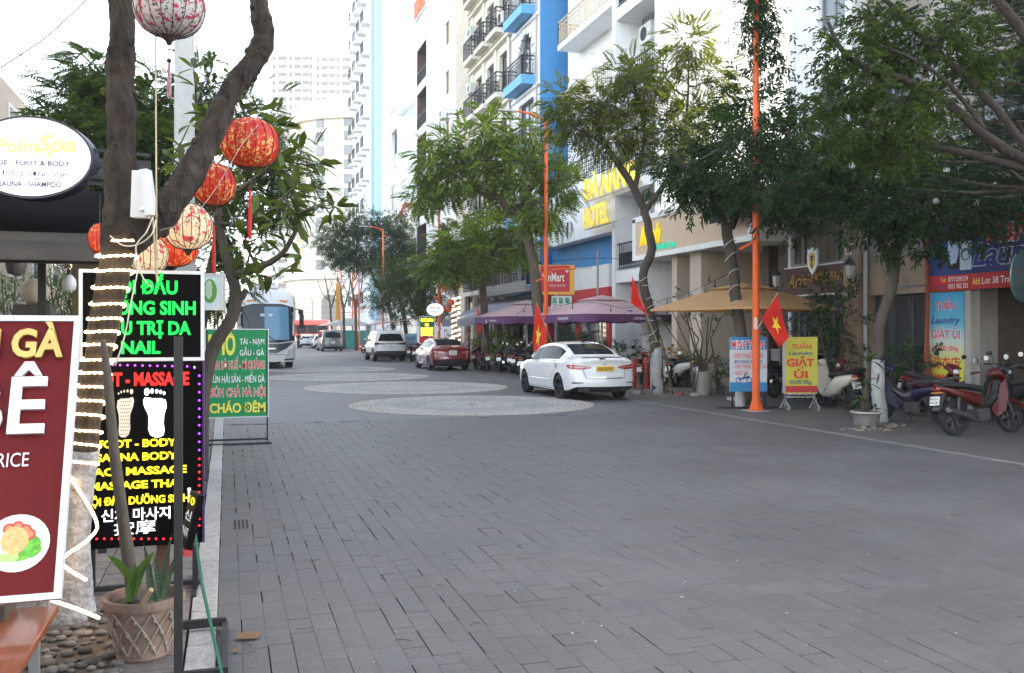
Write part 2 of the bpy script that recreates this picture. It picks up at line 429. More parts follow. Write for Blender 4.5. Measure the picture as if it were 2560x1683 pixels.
# flush white edge stones on the right and the pavement beyond
edge_m = M('edge_paint',(.16,.155,.148),.8,var=.35,vs=5,dirt=.7,bump=.2)
pv = root('pavement',(0,0,0)); pv['kind'] = 'structure'
MB().box((9.72,-5,-.1),(60,124,0)).build('pavement_slabs',walk_m,pv,kind='structure')
MB().box((9.6,-5,-.1),(9.72,124,.006)).build('edge_line',edge_m,pv,kind='structure')
MB().box((9.6,148,-.1),(60,400,0)).build('pavement_slabs',walk_m,pv,kind='structure')
# left kerb stones and left pavement
kerb_m = M('kerb_granite',(.3,.29,.275),.8,var=.28,vs=22,bump=.6,bs=60,isl=.08)
lp = root('left_pavement',(0,0,0)); lp['kind'] = 'structure'
y = 2.6; k = 0
while y < 40:
 l = .62 if y < 7 else .8
 if not (7.6 < y < 8.15 and False):
  MB().box((-.2 + rnd.uniform(-.004,.004),y + .004,-.08),(-.053,y + l - .004,.008 + rnd.uniform(0,.006))).build('kerb_stone',kerb_m,lp,bevel=.006 if y < 12 else 0)
 y += l
slab_m = M('pavement_slab',(.145,.125,.115),.75,var=.2,vs=12,isl=.16,bump=.4,bs=50)
cnt = 0; y = 3.0; V2 = []
while y < 16:
 x = -.21; dy = .2
 while x > -3.4:
  w_ = .3; q = paver_geo(x - w_,x,y,y + dy,rnd.gauss(0,.002),rnd.gauss(0,.005),rnd.gauss(0,.005),.003)
  cx,cy = x - w_ / 2,y + dy / 2
  if not (-1.62 < cx < -.42 and 4.7 < cy < 6.1):
   if cnt < 260: 
    c = np.array(q).mean(0); me = bpy.data.meshes.new('paving_slab'); me.from_pydata([tuple(np.array(v) - c) for v in q],[],PF); me.materials.append(slab_m)
    link_mesh('paving_slab',me,lp).location = c
   else: V2.append(q)
   cnt += 1
  x -= w_
 y += dy
V2 = np.array(V2,dtype=np.float32); n = len(V2)
np_mesh('paving_slabs',V2,(np.array(PF,dtype=np.int32)[None] + (np.arange(n) * 12)[:,None,None]).reshape(-1,4),slab_m,lp,kind='stuff')
MB().box((-60,16,-.1),(-.201,120,0)).build('pavement_surface',walk_m,lp,kind='structure')
# tree pit with pebbles
pitm = M('pit_soil',(.07,.055,.045),.95,var=.3,vs=20,bump=.6)
MB().box((-1.62,4.7,-.06),(-.4,6.1,-.012)).build('tree_pit_soil',pitm,kind='structure')
peb = M('pebble',(.1,.09,.083),.7,var=.25,vs=30,isl=.45)
pb = MB()
for i in range(330):
 x_,y_ = rnd.uniform(-1.5,-.42),rnd.uniform(4.4,6.0)
 if y_ < 4.72 and x_ > -.75: continue
 r_ = rnd.uniform(.014,.042); pb.sph((x_,y_,(-.01 if y_ > 4.7 else .004) + r_ * .3),(r_,r_ * rnd.uniform(.6,1),r_ * .55),8)
pb.build('pebbles',peb,smooth='full',kind='stuff',fix=False)
# drain grate
dg_ = root('drain_grate',(.12,8.15,0),'small black iron drain grate set into the grey setts by the kerb','drain')
fr = MB(); fr.box((.05,8.0,-.03),(.2,8.42,.004)); fr.build('grate_plate',M('grate_stone',(.12,.115,.11),.8,var=.2),dg_)
for i in range(4): MB().box((.062 + i * .033,8.03,.004),(.08 + i * .033,8.39,.0075)).build('slot',black_r,dg_)
# ================================================================== buildings
class Face:
 """a wall plane: a runs along it, z up, d into the building (negative = out over the street)"""
 def __init__(s,O,A,N,par): s.O,s.A,s.N,s.par = Vector(O),Vector(A).normalized(),Vector(N).normalized(),par
 def P(s,a,z,d=0.): return s.O + s.A * a + s.N * d + Vector((0,0,z))
 def wall(s,a0,a1,z0,z1,holes,mat,reveal=.18,name='wall',arch_seg=8):
  mb = MB(); A_ = sorted({a0,a1,*[h[0] for h in holes],*[h[1] for h in holes]}); Z_ = sorted({z0,z1,*[h[2] for h in holes],*[h[3] for h in holes]})
  for i in range(len(A_) - 1):
   run = None
   for j in range(len(Z_) - 1):
    ca,cz = (A_[i] + A_[i + 1]) / 2,(Z_[j] + Z_[j + 1]) / 2
    hole = any(h[0] < ca < h[1] and h[2] < cz < h[3] for h in holes)
    if not hole:
     if run is None: run = Z_[j]
    if hole or j == len(Z_) - 2:
     top = Z_[j] if hole else Z_[j + 1]
     if run is not None and top > run: mb.quad(s.P(A_[i],run),s.P(A_[i + 1],run),s.P(A_[i + 1],top),s.P(A_[i],top))
     run = None
  for h in holes:
   b0,b1,y0,y1 = h[:4]
   for q in ((b0,y0,b1,y0),(b1,y0,b1,y1),(b1,y1,b0,y1),(b0,y1,b0,y0)):
    mb.quad(s.P(q[0],q[1]),s.P(q[2],q[3]),s.P(q[2],q[3],reveal + .06),s.P(q[0],q[1],reveal + .06))
   if len(h) > 4 and h[4]:      # arched head
    r = (b1 - b0) / 2; c = (b0 + b1) / 2; zc = y1 - r
    for sg in (-1,1):
     pts = [s.P(c + sg * r,y1,.001)] + [s.P(c + sg * r * math.cos(t),zc + r * math.sin(t),.001) for t in [PI / 2 * k / arch_seg for k in range(arch_seg + 1)]][::-1]
     mb.prism(pts if sg > 0 else pts[::-1],s.N * reveal)
  return mb.build(name,mat,s.par,fix=False)
 def box(s,mb,a0,a1,z0,z1,d0,d1,mi=None):
  vs = [s.P(a,z,d) for z in (z0,z1) for a,d in ((a0,d0),(a1,d0),(a1,d1),(a0,d1))]
  mb.add(vs,[(0,3,2,1),(4,5,6,7),(0,1,5,4),(1,2,6,5),(2,3,7,6),(3,0,4,7)],mi)
 def window(s,a0,a1,z0,z1,fm,pm,d=.14,nv=1,nh=0,t=.06,arch=False,curtain=None):
  mb = MB(); s.box(mb,a0,a0 + t,z0,z1,d - .03,d + .04); s.box(mb,a1 - t,a1,z0,z1,d - .03,d + .04)
  s.box(mb,a0 + t,a1 - t,z0,z0 + t,d - .03,d + .04); s.box(mb,a0 + t,a1 - t,z1 - t,z1,d - .03,d + .04)
  for i in range(nv): c = a0 + (a1 - a0) * (i + 1) / (nv + 1); s.box(mb,c - t / 2,c + t / 2,z0 + t,z1 - t,d - .025,d + .035)
  for i in range(nh): c = z0 + (z1 - z0) * (i + 1) / (nh + 1) + (.15 if nh == 1 else 0); s.box(mb,a0 + t,a1 - t,c - t / 2,c + t / 2,d - .022,d + .03)
  w = mb.build('window',fm,s.par,fix=False)
  MB().quad(s.P(a0 + t,z0 + t,d),s.P(a1 - t,z0 + t,d),s.P(a1 - t,z1 - t,d),s.P(a0 + t,z1 - t,d)).build('pane',pm,w,fix=False)
  return w
 def railing(s,mb,a0,a1,z,d,h=1.,step=.14,t=.022,sides=0.,fancy=False):
  def run(p,q):
   p,q = Vector(p),Vector(q); L_ = (q - p).length; n = max(1,int(L_ / step)); up = Vector((0,0,1))
   mb.bar(p + up * h,q + up * h,t * 2.2,t * 2); mb.bar(p + up * .1,q + up * .1,t * 1.5,t * 1.5)
   if fancy: mb.bar(p + up * h * .8,q + up * h * .8,t * 1.4,t * 1.4)
   for i in range(n + 1):
    c = p.lerp(q,i / n); mb.bar(c + up * (.0 if i in (0,n) else .1),c + up * h,t * (1.6 if i in (0,n) else 1))
    if fancy and i < n:
     e = p.lerp(q,(i + .5) / n)
     for zz_ in (.28,.55): mb.torus(e + up * zz_ * h,step * .42,t * .45,axis=tuple(s.N),n=8,k=4)
  run(s.P(a0,z,d),s.P(a1,z,d))
  if sides: run(s.P(a0,z,d),s.P(a0,z,d + sides)); run(s.P(a1,z,d),s.P(a1,z,d + sides))
pane_m = M('window_pane',(.03,.035,.04),.06,spec=.9)
pane_b = M('window_pane_pale',(.12,.14,.16),.1,spec=.9)
wframe = M('window_frame_grey',(.18,.19,.2),.5)
wframe_w = M('window_frame_white',(.7,.7,.68),.5)
cream = M('cream_plaster',(.72,.68,.58),.75,var=.05,dirt=.15)
white_b = M('white_plaster',(.78,.785,.79),.75,var=.05,dirt=.26)
pale_b = M('pale_blue_plaster',(.6,.67,.74),.75,var=.04,dirt=.12)
grey_b = M('grey_render',(.5,.5,.5),.85,var=.12,dirt=.35)
blue_b = M('blue_paint_wall',(.05,.23,.5),.6,var=.09,vs=2,dirt=.16)
stone_b = M('brown_stone',(.24,.175,.125),.45,var=.35,vs=2.2,dirt=.2)
stone_d = M('dark_stone',(.085,.062,.048),.35,var=.35,vs=2.5)
beige_b = M('beige_plaster',(.5,.42,.34),.75,var=.06,dirt=.15)
iron = M('wrought_iron',(.02,.021,.024),.5)
def body(par,x0,x1,y0,y1,z0,z1,mat,name='wall'):
 return MB().box((x0,y0,z0),(x1,y1,z1)).build(name,mat,par,fix=False)
XF = 14.5
def side_building(name,label,y0,y1,H,mat,xf=XF,depth=14.,group=None,side=None):
 r = root(name,(xf,y0,0),label,'building',group)
 f = Face((xf,y1,0),(0,-1,0),(1,0,0),r)     # a runs from the far end towards the camera
 mb = MB()      # body shell without front
 mb.quad((xf,y0,-.1),(xf + depth,y0,-.1),(xf + depth,y0,H),(xf,y0,H)); mb.quad((xf,y1,-.1),(xf,y1,H),(xf + depth,y1,H),(xf + depth,y1,-.1))
 mb.quad((xf + depth,y0,-.1),(xf + depth,y1,-.1),(xf + depth,y1,H),(xf + depth,y0,H)); mb.quad((xf,y0,H),(xf + depth,y0,H),(xf + depth,y1,H),(xf,y1,H))
 mb.build('side_wall',side or mat,r,fix=False)
 return r,f,y1 - y0
# ---- laundry shop (right edge of the picture)
yl0,yl1 = 8.5,Yx(930,XF)
r,f,W = side_building('laundry_shop','dark open laundry shop under a big blue and red sign board at the right edge',yl0,yl1,13,M('shop_plaster',(.3,.28,.26),.8,var=.1,dirt=.3))
f.wall(0,W,-.1,13,[(.35 + 1.0,W - .3,0,3.05),(1.2,2.4,5.3,7.2),(3.4,4.6,5.3,7.2),(1.2,2.4,8.8,10.8),(3.4,4.6,8.8,10.8)],M('shop_plaster'),reveal=.4)
for a in (1.2,3.4):
 for z in (5.3,8.8): f.window(a,a + 1.2,z,z + 1.9,wframe,pane_m)
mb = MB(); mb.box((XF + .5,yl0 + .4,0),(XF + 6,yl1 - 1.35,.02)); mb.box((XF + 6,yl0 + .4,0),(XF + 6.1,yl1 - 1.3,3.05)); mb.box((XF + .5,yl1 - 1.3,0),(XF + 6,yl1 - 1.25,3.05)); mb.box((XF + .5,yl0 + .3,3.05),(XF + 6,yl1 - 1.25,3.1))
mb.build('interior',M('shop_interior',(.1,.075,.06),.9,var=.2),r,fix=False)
# blue sign board
zb0,zb1 = zat(215.5,onX(932,XF)),zat(230,onX(932,XF))
sg = root('laundry_sign',(XF - .12,yl1 - .05,3.9),'wide blue sign with washing machine and red strip above the open laundry','sign')
fs = Face((XF - .14,yl1 - .05,0),(0,-1,0),(1,0,0),sg)
zt = zat(230.5,onX(932,XF)); zm = zat(277,onX(932,XF)); zbm = zat(288 + 4,onX(932,XF))
mb = MB(); fs.box(mb,0,6.5,zm,zt,0,.1); mb.build('sign_panel',M('sign_blue',(.022,.05,.2),.5,var=.05),sg,fix=False)
mb = MB(); fs.box(mb,0,6.5,zbm,zm - .002,-.002,.1); mb.build('sign_strip',M('sign_red',(.5,.025,.03),.5,var=.05),sg,fix=False)
Hs = zt - zm
mb = MB(); fs.box(mb,.62,.92,zm + .12 * Hs,zm + .86 * Hs,-.004,0); mb.build('washing_machine_print',M('print_dark',(.008,.01,.015),.5),sg,fix=False)
mb = MB(); fs.box(mb,.93,1.23,zm + .08 * Hs,zm + .66 * Hs,-.004,0); mb.build('washing_machine_print',M('print_pale',(.55,.62,.7),.5),sg,fix=False)
mb = MB(); mb.lathe([(.0,0),(.13,0),(.13,.004),(0,.004)],24,fs.P(1.08,zm + .4 * Hs,-.004),axis=(-1,0,0)); mb.build('drum_print',M('print_drum',(.05,.09,.13),.3),sg,fix=False)
mb = MB(); mb.lathe([(.0,0),(.09,0),(.09,.004),(0,.004)],12,fs.P(1.09,zm + .38 * Hs,-.009),axis=(-1,0,0)); mb.build('drum_print',M('print_drum2',(.4,.6,.7),.3),sg,fix=False)
rr_ = random.Random(5); mb = MB()
poly = [fs.P(.74 + math.cos(t) * (.13 + .05 * rr_.random()),zm + .5 * Hs + math.sin(t) * (.25 + .07 * rr_.random()),-.005) for t in [2 * PI * i / 18 for i in range(18)]]
mb.prism(poly,(-.003,0,0)); mb.build('towel_print',M('print_towel',(.45,.55,.75),.5),sg,fix=True)
A_ = (0,-1,0); U_ = (0,0,1)
text('TUẤN',red_l,sg,fs.P(1.53,zm + .58 * Hs),A_,U_,.34,1.5,.02,.03,out=wht_sign,outw=.05)
text('Laundry',blu_l,sg,fs.P(1.28,zm + .16 * Hs),A_,U_,.42,2.2,.02,.025,shear=.25,out=wht_sign,outw=.03)
hs_ = zm - zbm
text('0777.539.579',wht_sign,sg,fs.P(.62,zbm + hs_ * .56),A_,U_,hs_ * .3,.52,.006,.01); text('Tel:',yel_l,sg,fs.P(.4,zbm + hs_ * .56),A_,U_,hs_ * .3,.17,.006,.01)
text('0931 902 333',wht_sign,sg,fs.P(.62,zbm + hs_ * .12),A_,U_,hs_ * .3,.52,.006,.01); text('Hotline:',blu_l,sg,fs.P(.28,zbm + hs_ * .12),A_,U_,hs_ * .25,.3,.006,.005)
text('Add:',yel_l,sg,fs.P(1.26,zbm + hs_ * .3),A_,U_,hs_ * .42,.2,.006,.02); text('Lot 38 Tran Bach Dang Street',wht_sign,sg,fs.P(1.5,zbm + hs_ * .3),A_,U_,hs_ * .42,1.9,.006,.01)
# vertical gradient banner
def grad_mat(name,stops,z0,z1):
 m = bpy.data.materials.new(name); m.use_nodes = True; N,L = m.node_tree.nodes,m.node_tree.links; p = N['Principled BSDF']; p.inputs['Roughness'].default_value = .5
 tc = N.new('ShaderNodeTexCoord'); sp = N.new('ShaderNodeSeparateXYZ'); L.new(tc.outputs['Generated'],sp.inputs[0])
 cr = N.new('ShaderNodeValToRGB'); el = cr.color_ramp.elements
 el[0].position = stops[0][0]; el[0].color = (*stops[0][1],1); el[1].position = stops[-1][0]; el[1].color = (*stops[-1][1],1)
 for q,c in stops[1:-1]: e = el.new(q); e.color = (*c,1)
 L.new(sp.outputs[2],cr.inputs[0]); L.new(cr.outputs[0],p.inputs['Base Color']); return m
bn = root('price_banner',(XF - .1,yl1 - .6,2),'tall blue to yellow price banner on the pillar beside the open laundry','banner')
fb = Face((XF - .1,yl1 - .06,0),(0,-1,0),(1,0,0),bn)
Dn = onX(940,XF); b0 = .35; b1 = zbm - .03; bw = .98
mb = MB(); fb.box(mb,0,bw,b0,b1,0,.03); mb.build('banner_cloth',grad_mat('banner_gradient',[(0,(.62,.55,.03)),(.32,(.6,.58,.08)),(.52,(.5,.58,.55)),(.7,(.12,.42,.58)),(1,(.04,.33,.6))],0,1),bn,fix=False)
hb = b1 - b0
for t_,m_,fy,hh,w_,sh,ou in (('TUẤN',red_l,.835,.15,.56,0,True),('Laundry',blu_l,.70,.14,.8,.3,False),('GIẶT ỦI',red_l,.555,.17,.78,0,True),('18.000 đ/kg',red_l,.435,.11,.72,0,True),('洗衣店',red_l,.27,.2,.78,0,False),('빨래',red_l,.1,.2,.6,0,False)):
 text(t_,m_,bn,fb.P(bw / 2,b0 + fy * hb),A_,U_,hh,w_,.005,.015,shear=sh,align='C',out=wht_sign if ou else None,outw=.03)
body(root('shop_pillar',(XF,yl1 - 1.2,0),'narrow grey stone pillar between price banner and dark shop opening','pillar'),XF - .1,XF + .3,yl1 - 1.22,yl1 - 1.06,-.05,zbm - .01,concrete,'shaft')
# ---- narrow dark stone house beside the laundry
ya0,ya1 = yl1 + .02,Yx(866,XF)
r,f,W = side_building('stone_house','narrow house clad in brown stone with dark glass doors beside the laundry',ya0,ya1,14.5,stone_b,side=grey_b)
f.wall(0,W,-.1,3.4,[(.1,W - .12,0,2.55)],stone_b,.25)
f.wall(0,W,3.4,14.5,[(.3,W - .3,3.75,5.3),(.3,W - .3,6.9,8.9),(.3,W - .3,10.3,12.3)],M('mid_plaster',(.2,.175,.155),.8,var=.1,dirt=.3),.25)
for i in range(3):
 a = .1 + i * (W - .22) / 3; f.window(a + .01,a + (W - .22) / 3 - .01,0.02,2.53,M('door_frame_dark',(.05,.055,.06),.4),pane_m,d=.2,nv=0,nh=0,t=.07)
for z in (3.75,6.9,10.3): f.window(.32,W - .32,z + .02,z + (1.53 if z < 4 else 1.98),wframe,pane_m,nv=2,nh=0)
mb = MB(); f.box(mb,.45,W - .4,3.85,4.7,.12,.13); mb.build('notice_panel',M('notice_pale',(.34,.4,.38),.6,var=.15),r,fix=False)
# stone column with the plot number
c1 = Yx(866,XF); c2 = Yx(852,XF)
r = root('stone_column',(XF - .1,c1,0),'polished brown stone column with plot number between apartment door and stone house','column')
fc = Face((XF - .25,c2,0),(0,-1,0),(1,0,0),r); wc = c2 - c1
for z0_,z1_ in ((-.05,1.1),(1.115,2.6),(2.615,4.1),(4.115,5.4)):
 mb = MB(); fc.box(mb,0,wc,z0_,z1_,0,.5); mb.build('stone_panel',stone_b,r,fix=False)
gold_l = M('gold_metal',(.42,.25,.07),.35,.6)
text('LÔ',M('letter_steel',(.6,.6,.58),.4,.3),r,fc.P(.08,3.55,-.0),A_,U_,.22,.36,.02,.01); text('39',M('letter_steel'),r,fc.P(.1,3.1,-.0),A_,U_,.22,.32,.02,.01)
text('41b',gold_l,r,fc.P(.1,2.72,-.0),A_,U_,.16,.32,.02,.01)
# ---- apartment house
yc0,yc1 = c2,Yx(788,XF)
r,f,W = side_building('apartment_house','tall white ribbed apartment house above the brown name board and curtained window',yc0 + .01,yc1,24,white_b)
Dm = onX(820,XF); zs0 = zat(318 - 9 + 9,Dm); zdoor = 2.55
f.wall(0,W,-.1,5.6,[(.12,W - .1,0,2.62),(.12,W - .1,3.42,5.2)],M('apartment_frame',(.62,.61,.6),.6),.3)
nf = 6; fh = 3.05; holes = [(W * .5,W - .25,6.2 + fh * i,8.2 + fh * i) for i in range(nf)]
f.wall(0,W,5.6,24,holes,white_b,.2)
for h in holes: f.window(h[0] + .01,h[1] - .01,h[2] + .01,h[3] - .01,wframe,pane_b,nv=1)
for i in range(7):
 mb = MB(); a = .1 + i * .17; f.box(mb,a,a + .07,5.7,23.8,-.06,0); mb.build('facade_rib',white_b,r,fix=False)
curt = M('beige_curtain',(.3,.25,.2),.9,var=.35,vs=3,stretch=(6,6,.3))
w_ = f.window(.14,W - .12,3.44,5.18,M('alu_frame',(.22,.23,.24),.4,.4),M('clear_pane',(.02,.02,.02),.05,spec=.9,trans=.9,alpha=.25),d=.1,nv=0,t=.06)
mb = MB(); 
for a in (W * .22,W * .75): f.box(mb,a - .035,a + .035,3.5,5.12,.08,.15)
for a0_,a1_ in ((.2,W * .22 - .04),(W * .75 + .04,W - .18)): f.box(mb,a0_,a1_,4.25,4.32,.082,.14)
mb.build('mullion',M('alu_frame'),r,fix=False)
mb = MB(); n = 60; vs = []; fcs = []
for i in range(n + 1):
 a = .2 + (W - .4) * i / n; d = .26 + .035 * math.sin(i * 1.9) + .02 * math.sin(i * .83)
 vs += [f.P(a,3.46,d),f.P(a,5.16,d)]
for i in range(n): fcs.append((2 * i,2 * i + 2,2 * i + 3,2 * i + 1))
mb.add(vs,fcs); mb.build('curtain',curt,r,fix=False,smooth='full')
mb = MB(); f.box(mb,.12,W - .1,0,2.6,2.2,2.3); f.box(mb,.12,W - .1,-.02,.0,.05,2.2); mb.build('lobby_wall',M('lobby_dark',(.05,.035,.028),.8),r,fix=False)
df = M('door_frame_grey',(.12,.13,.14),.4,.3)
for a0_,a1_ in ((.14,W * .3),(W * .72,W - .12)): f.window(a0_,a1_,.02,2.5,df,pane_m,d=.05,nv=1,nh=0,t=.07)
nb = root('name_board',(XF - .1,yc0,3),'brown name board with gold letters and crest over the glass entrance','sign')
fn = Face((XF - .16,yc1,0),(0,-1,0),(1,0,0),nb)
mb = MB(); fn.box(mb,.1,W - .06,2.66,3.38,0,.14); mb.build('board',M('board_brown',(.075,.035,.03),.5,var=.1),nb,fix=False)
mb = MB(); fn.box(mb,.08,W - .04,3.38,3.41,-.015,.14); fn.box(mb,.08,W - .04,2.63,2.66,-.015,.14); mb.build('board_trim',wframe_w,nb,fix=False)
text('Aris',gold_l,nb,fn.P(.24,2.86),A_,U_,.36,.85,.04,.006,shear=.45); text('APARTMENT',gold_l,nb,fn.P(1.08,2.96),A_,U_,.24,1.45,.03,-.004)
cp = [(-.2,.34),(-.13,.3),(0,.38),(.13,.3),(.2,.34),(.22,.1),(.19,-.12),(.1,-.26),(0,-.36),(-.1,-.26),(-.19,-.12),(-.22,.1)]
cx_,cz_ = W * .53,3.5
mb = MB(); mb.prism([fn.P(cx_ + a * .95,cz_ + z * .95,-.03) for a,z in cp],(-.05,0,0)); mb.build('crest',wht_sign,nb)
mb = MB(); mb.prism([fn.P(cx_ + a * .62,cz_ + z * .62,-.081) for a,z in cp],(-.004,0,0)); mb.build('crest_field',M('crest_gold',(.6,.42,.08),.5),nb)
mb = MB(); pts = [(-.07,.12),(.03,.16),(.1,.1),(.02,.08),(.06,.02),(0,0),(.03,-.12),(-.01,-.2),(-.04,-.1),(-.03,.02)]
mb.prism([fn.P(cx_ + a,cz_ + z,-.086) for a,z in pts],(-.003,0,0)); mb.build('crest_emblem',blk_l,nb)
# dark green canopy with white truss
cn = root('canopy',(XF - 1,yc0,5.4),'dark green fabric canopy on a white steel truss over the curtained window','canopy')
mb = MB(); ya_,yb_ = yc0 - .3,yc1 + 1.4
mb.prism([(XF,ya_,5.55),(XF - 1.6,ya_,5.0),(XF - 1.6,ya_,4.72),(XF - 1.56,ya_,4.72),(XF - 1.56,ya_,4.95),(XF,ya_,5.5)],(0,yb_ - ya_,0)); mb.build('canopy_cloth',M('canopy_green',(.012,.03,.03),.8,var=.1),cn)
mb = MB(); y_ = ya_
tw = M('truss_white',(.7,.7,.7),.5)
for z_,x_ in ((5.35,XF - 1.5),(5.02,XF - 1.62)): mb.bar((x_,ya_,z_),(x_,yb_,z_),.04)
while y_ < yb_ - .7: mb.bar((XF - 1.5,y_,5.35),(XF - 1.62,y_ + .35,5.02),.025); mb.bar((XF - 1.62,y_ + .35,5.02),(XF - 1.5,y_ + .7,5.35),.025); y_ += .7
for y_ in (ya_,(ya_ + yb_) / 2,yb_): mb.bar((XF,y_,5.9),(XF - 1.5,y_,5.35),.03)
mb.build('truss',tw,cn,fix=False)
# ---- hotel with beige sign band and recessed ground floor
yd0,yd1 = Yx(787,XF),Yx(661,XF)
r,f,W = side_building('beige_hotel','beige hotel with overhanging first floor and yellow handwritten sign',yd0,yd1,5.85,white_b,xf=XF + 1.6)
pj = 1.6 + 1.1       # the overhang
zu = 4.15; zs = 5.45
mb = MB(); f.box(mb,0,W,zu,zu + .16,-pj,.4); f.box(mb,0,.22,zu + .16,zs + .12,-pj,.4); f.box(mb,0,W,zs,zs + .18,-pj,.4); f.box(mb,W - .2,W,zu + .16,zs,-pj,.4)
mb.build('canopy_frame',white_p,r,fix=False)
mb = MB(); f.box(mb,.22,W - .2,zu + .16,zs,-pj + .04,-pj + .2); mb.build('sign_band',M('sign_band_beige',(.62,.47,.34),.6,var=.04),r,fix=False)
glow_y = M('lit_letter_yellow',(.8,.6,.02),.4,em=(1,.72,.02),es=.06); glow_g = M('lit_letter_green',(.02,.6,.4),.4,em=(.02,.9,.55),es=.05)
text('Minh',glow_y,r,f.P(.62,zu + .48,-pj + .03),A_,U_,.62,1.5,.06,.02,shear=.35); text('Hotel & Spa',glow_g,r,f.P(1.75,zu + .24,-pj + .03),A_,U_,.2,1.35,.03,.01)
hol = [(W * .12,W * .42,.1,2.7),(W * .58,W * .9,.1,2.7)]
f.wall(0,W,-.1,zu,hol,beige_b,.3)
for h in hol: f.window(h[0] + .02,h[1] - .02,.1,2.68,df,pane_m,d=.2,nv=2,t=.07)
for a0_,a1_,m_ in ((.02,.32,white_b),(W * .3,W * .3 + .35,beige_b),(W * .46,W * .46 + .7,beige_b),(W * .8,W * .8 + .32,stone_d),(W - .7,W - .25,stone_d)):
 mb = MB(); f.box(mb,a0_,a1_,-.05,zu - .003,-pj + .35 if m_ != stone_d else -1.4,.3); mb.build('column',m_,r,fix=False)
mb = MB(); f.box(mb,-.02,W + .02,5.85,6.05,-.3,13.5); mb.build('parapet',white_b,r,fix=False)
mb = MB(); f.box(mb,W * .35,W * .75,6.05,6.9,3,7); mb.build('roof_tank_room',grey_b,r,fix=False)
xw = XF + 1.75
r,f,W = side_building('white_corner_house','tall white house with black railed balconies rising behind the beige hotel roof',Yx(699,xw),Yx(661,xw),25,white_b,xf=xw)
holes = [(a,a + 1.1,z,z + 2.2) for z in [6.6 + 3.3 * i for i in range(5)] for a in (.3,1.7)]
f.wall(0,W,-.1,25,holes,white_b,.2)
for h in holes: f.window(h[0] + .01,h[1] - .01,h[2] + .01,h[3] - .01,wframe,pane_b,nv=1)
for k in range(5):
 z = 6.6 + 3.3 * k; mb = MB(); f.box(mb,.1,W - .1,z - .3,z - .05,-.9,.0); bl = mb.build('balcony',white_b,r,fix=False)
 mb = MB(); f.railing(mb,.15,W - .15,z - .05,-.85,1,.16,.022,sides=.8); mb.build('railing',iron,bl,fix=False)
# wall lanterns
lg = M('lantern_glass',(.5,.5,.48),.2,alpha=.8)
def wall_lantern(P,label):
 r = root('wall_lantern',P,label,'lantern','wall lanterns'); P = Vector(P)
 MB().lathe([(.03,-.2),(.09,-.12),(.11,.1),(.09,.12)],6,P).build('glass',lg,r)
 MB().lathe([(.15,.12),(.13,.16),(.05,.26),(.015,.32)],8,P).build('cap',iron,r); MB().lathe([(.01,-.3),(.04,-.24),(.06,-.2)],8,P).build('finial',iron,r)
 mb = MB(); mb.tube([P + Vector((0,0,-.24)),P + Vector((.12,0,-.3)),P + Vector((.22,0,-.1)),P + Vector((.25,0,-.1))],.015,6); mb.build('bracket',iron,r)
wall_lantern(at(776,280,onX(776,XF - .35)),'black wall lantern on the cream column beside the orange pole')
wall_lantern(at(849.5,270,onX(849.5,XF - .5)),'black wall lantern at the end of the brown name board')
# ---- hotel with black and white balconies
ye0,ye1 = Yx(660.5,XF),Yx(568,XF + 1.2)
r,f,W = side_building('balcony_hotel','white hotel with black balcony railings and yellow rooftop style letters',ye0,ye1,26,white_b,xf=XF + 1.2)
sl = [3.95,7.35,10.75,14.15,17.5,20.9]
aw = W * .93; a00 = (ye1 - Yx(617,XF))
for k,z in enumerate(sl):
 mb = MB(); f.box(mb,a00 - .2,W - .05,z - .35,z + .1,-1.25,.2); bl = mb.build('balcony',white_b,r,fix=False)
 mb = MB(); f.railing(mb,a00,W - .15,z + .1,-1.18,1.05,.17,.026,sides=1.1); mb.build('railing',iron,bl,fix=False)
 mb = MB(); f.box(mb,a00 + .05,W - .2,z + .35,z + .8,-1.13,-1.1); mb.build('balcony_panel',black_m,bl,fix=False)
 if k < 5:
  mb = MB(); c = f.P(a00 + 1.2,z + 2.4,-.3); f.box(mb,a00 + .5,a00 + 1.5,z + 2.0,z + 2.7,-.5,-.05); ac = mb.build('air_conditioner',M('ac_white',(.6,.6,.58),.5),r)
  mb = MB(); mb.lathe([(.0,0),(.26,0),(.26,.02),(.2,.02)],16,f.P(a00 + .9,z + 2.35,-.5),axis=(-1,0,0)); mb.build('fan_grille',black_m,ac)
holes = [(a,a + 1.35,z + .12,z + 2.4) for z in sl[:-1] for a in (a00 + .35 + 1.4,W - 1.65)]
f.wall(0,W,3.6,26,holes,white_b,.2)
for h in holes: f.window(h[0] + .01,h[1] - .01,h[2] + .01,h[3] - .01,wframe,pane_m,nv=1)
f.wall(0,W,-.1,3.6,[(a00 + .2,W - .3,0,3.1)],grey_b,.3); f.window(a00 + .22,W - .32,.02,3.08,df,M('shop_pane',(.06,.08,.085),.08,spec=.9),d=.2,nv=3,t=.06)
mb = MB(); f.box(mb,a00 - .25,a00 + .05,-.05,26,-1.3,.1); f.box(mb,W - .25,W,-.05,26,-1.3,.1); mb.build('pier',white_b,r,fix=False)
mb = MB(); f.box(mb,-.0,a00 - .3,5.7,8.0,-1.15,.2); mb.build('sign_wall',white_b,r,fix=False)
for z in (7.9,11.3,14.7,18.1):
 mb = MB(); f.box(mb,1.5,a00 - .32,z,z + .25,-1.1,.2); bl = mb.build('balcony',white_b,r,fix=False)
 mb = MB(); f.railing(mb,1.6,a00 - .35,z + .25,-1.1,1.,.2,.022,fancy=True,sides=1.); mb.build('railing',M('gilt_iron',(.5,.38,.2),.5) if z > 10 else iron,bl,fix=False)
hs = root('hotel_sign',f.P(1,7,-1.3),'yellow raised hotel letters on white fascia below the ironwork balcony','sign')
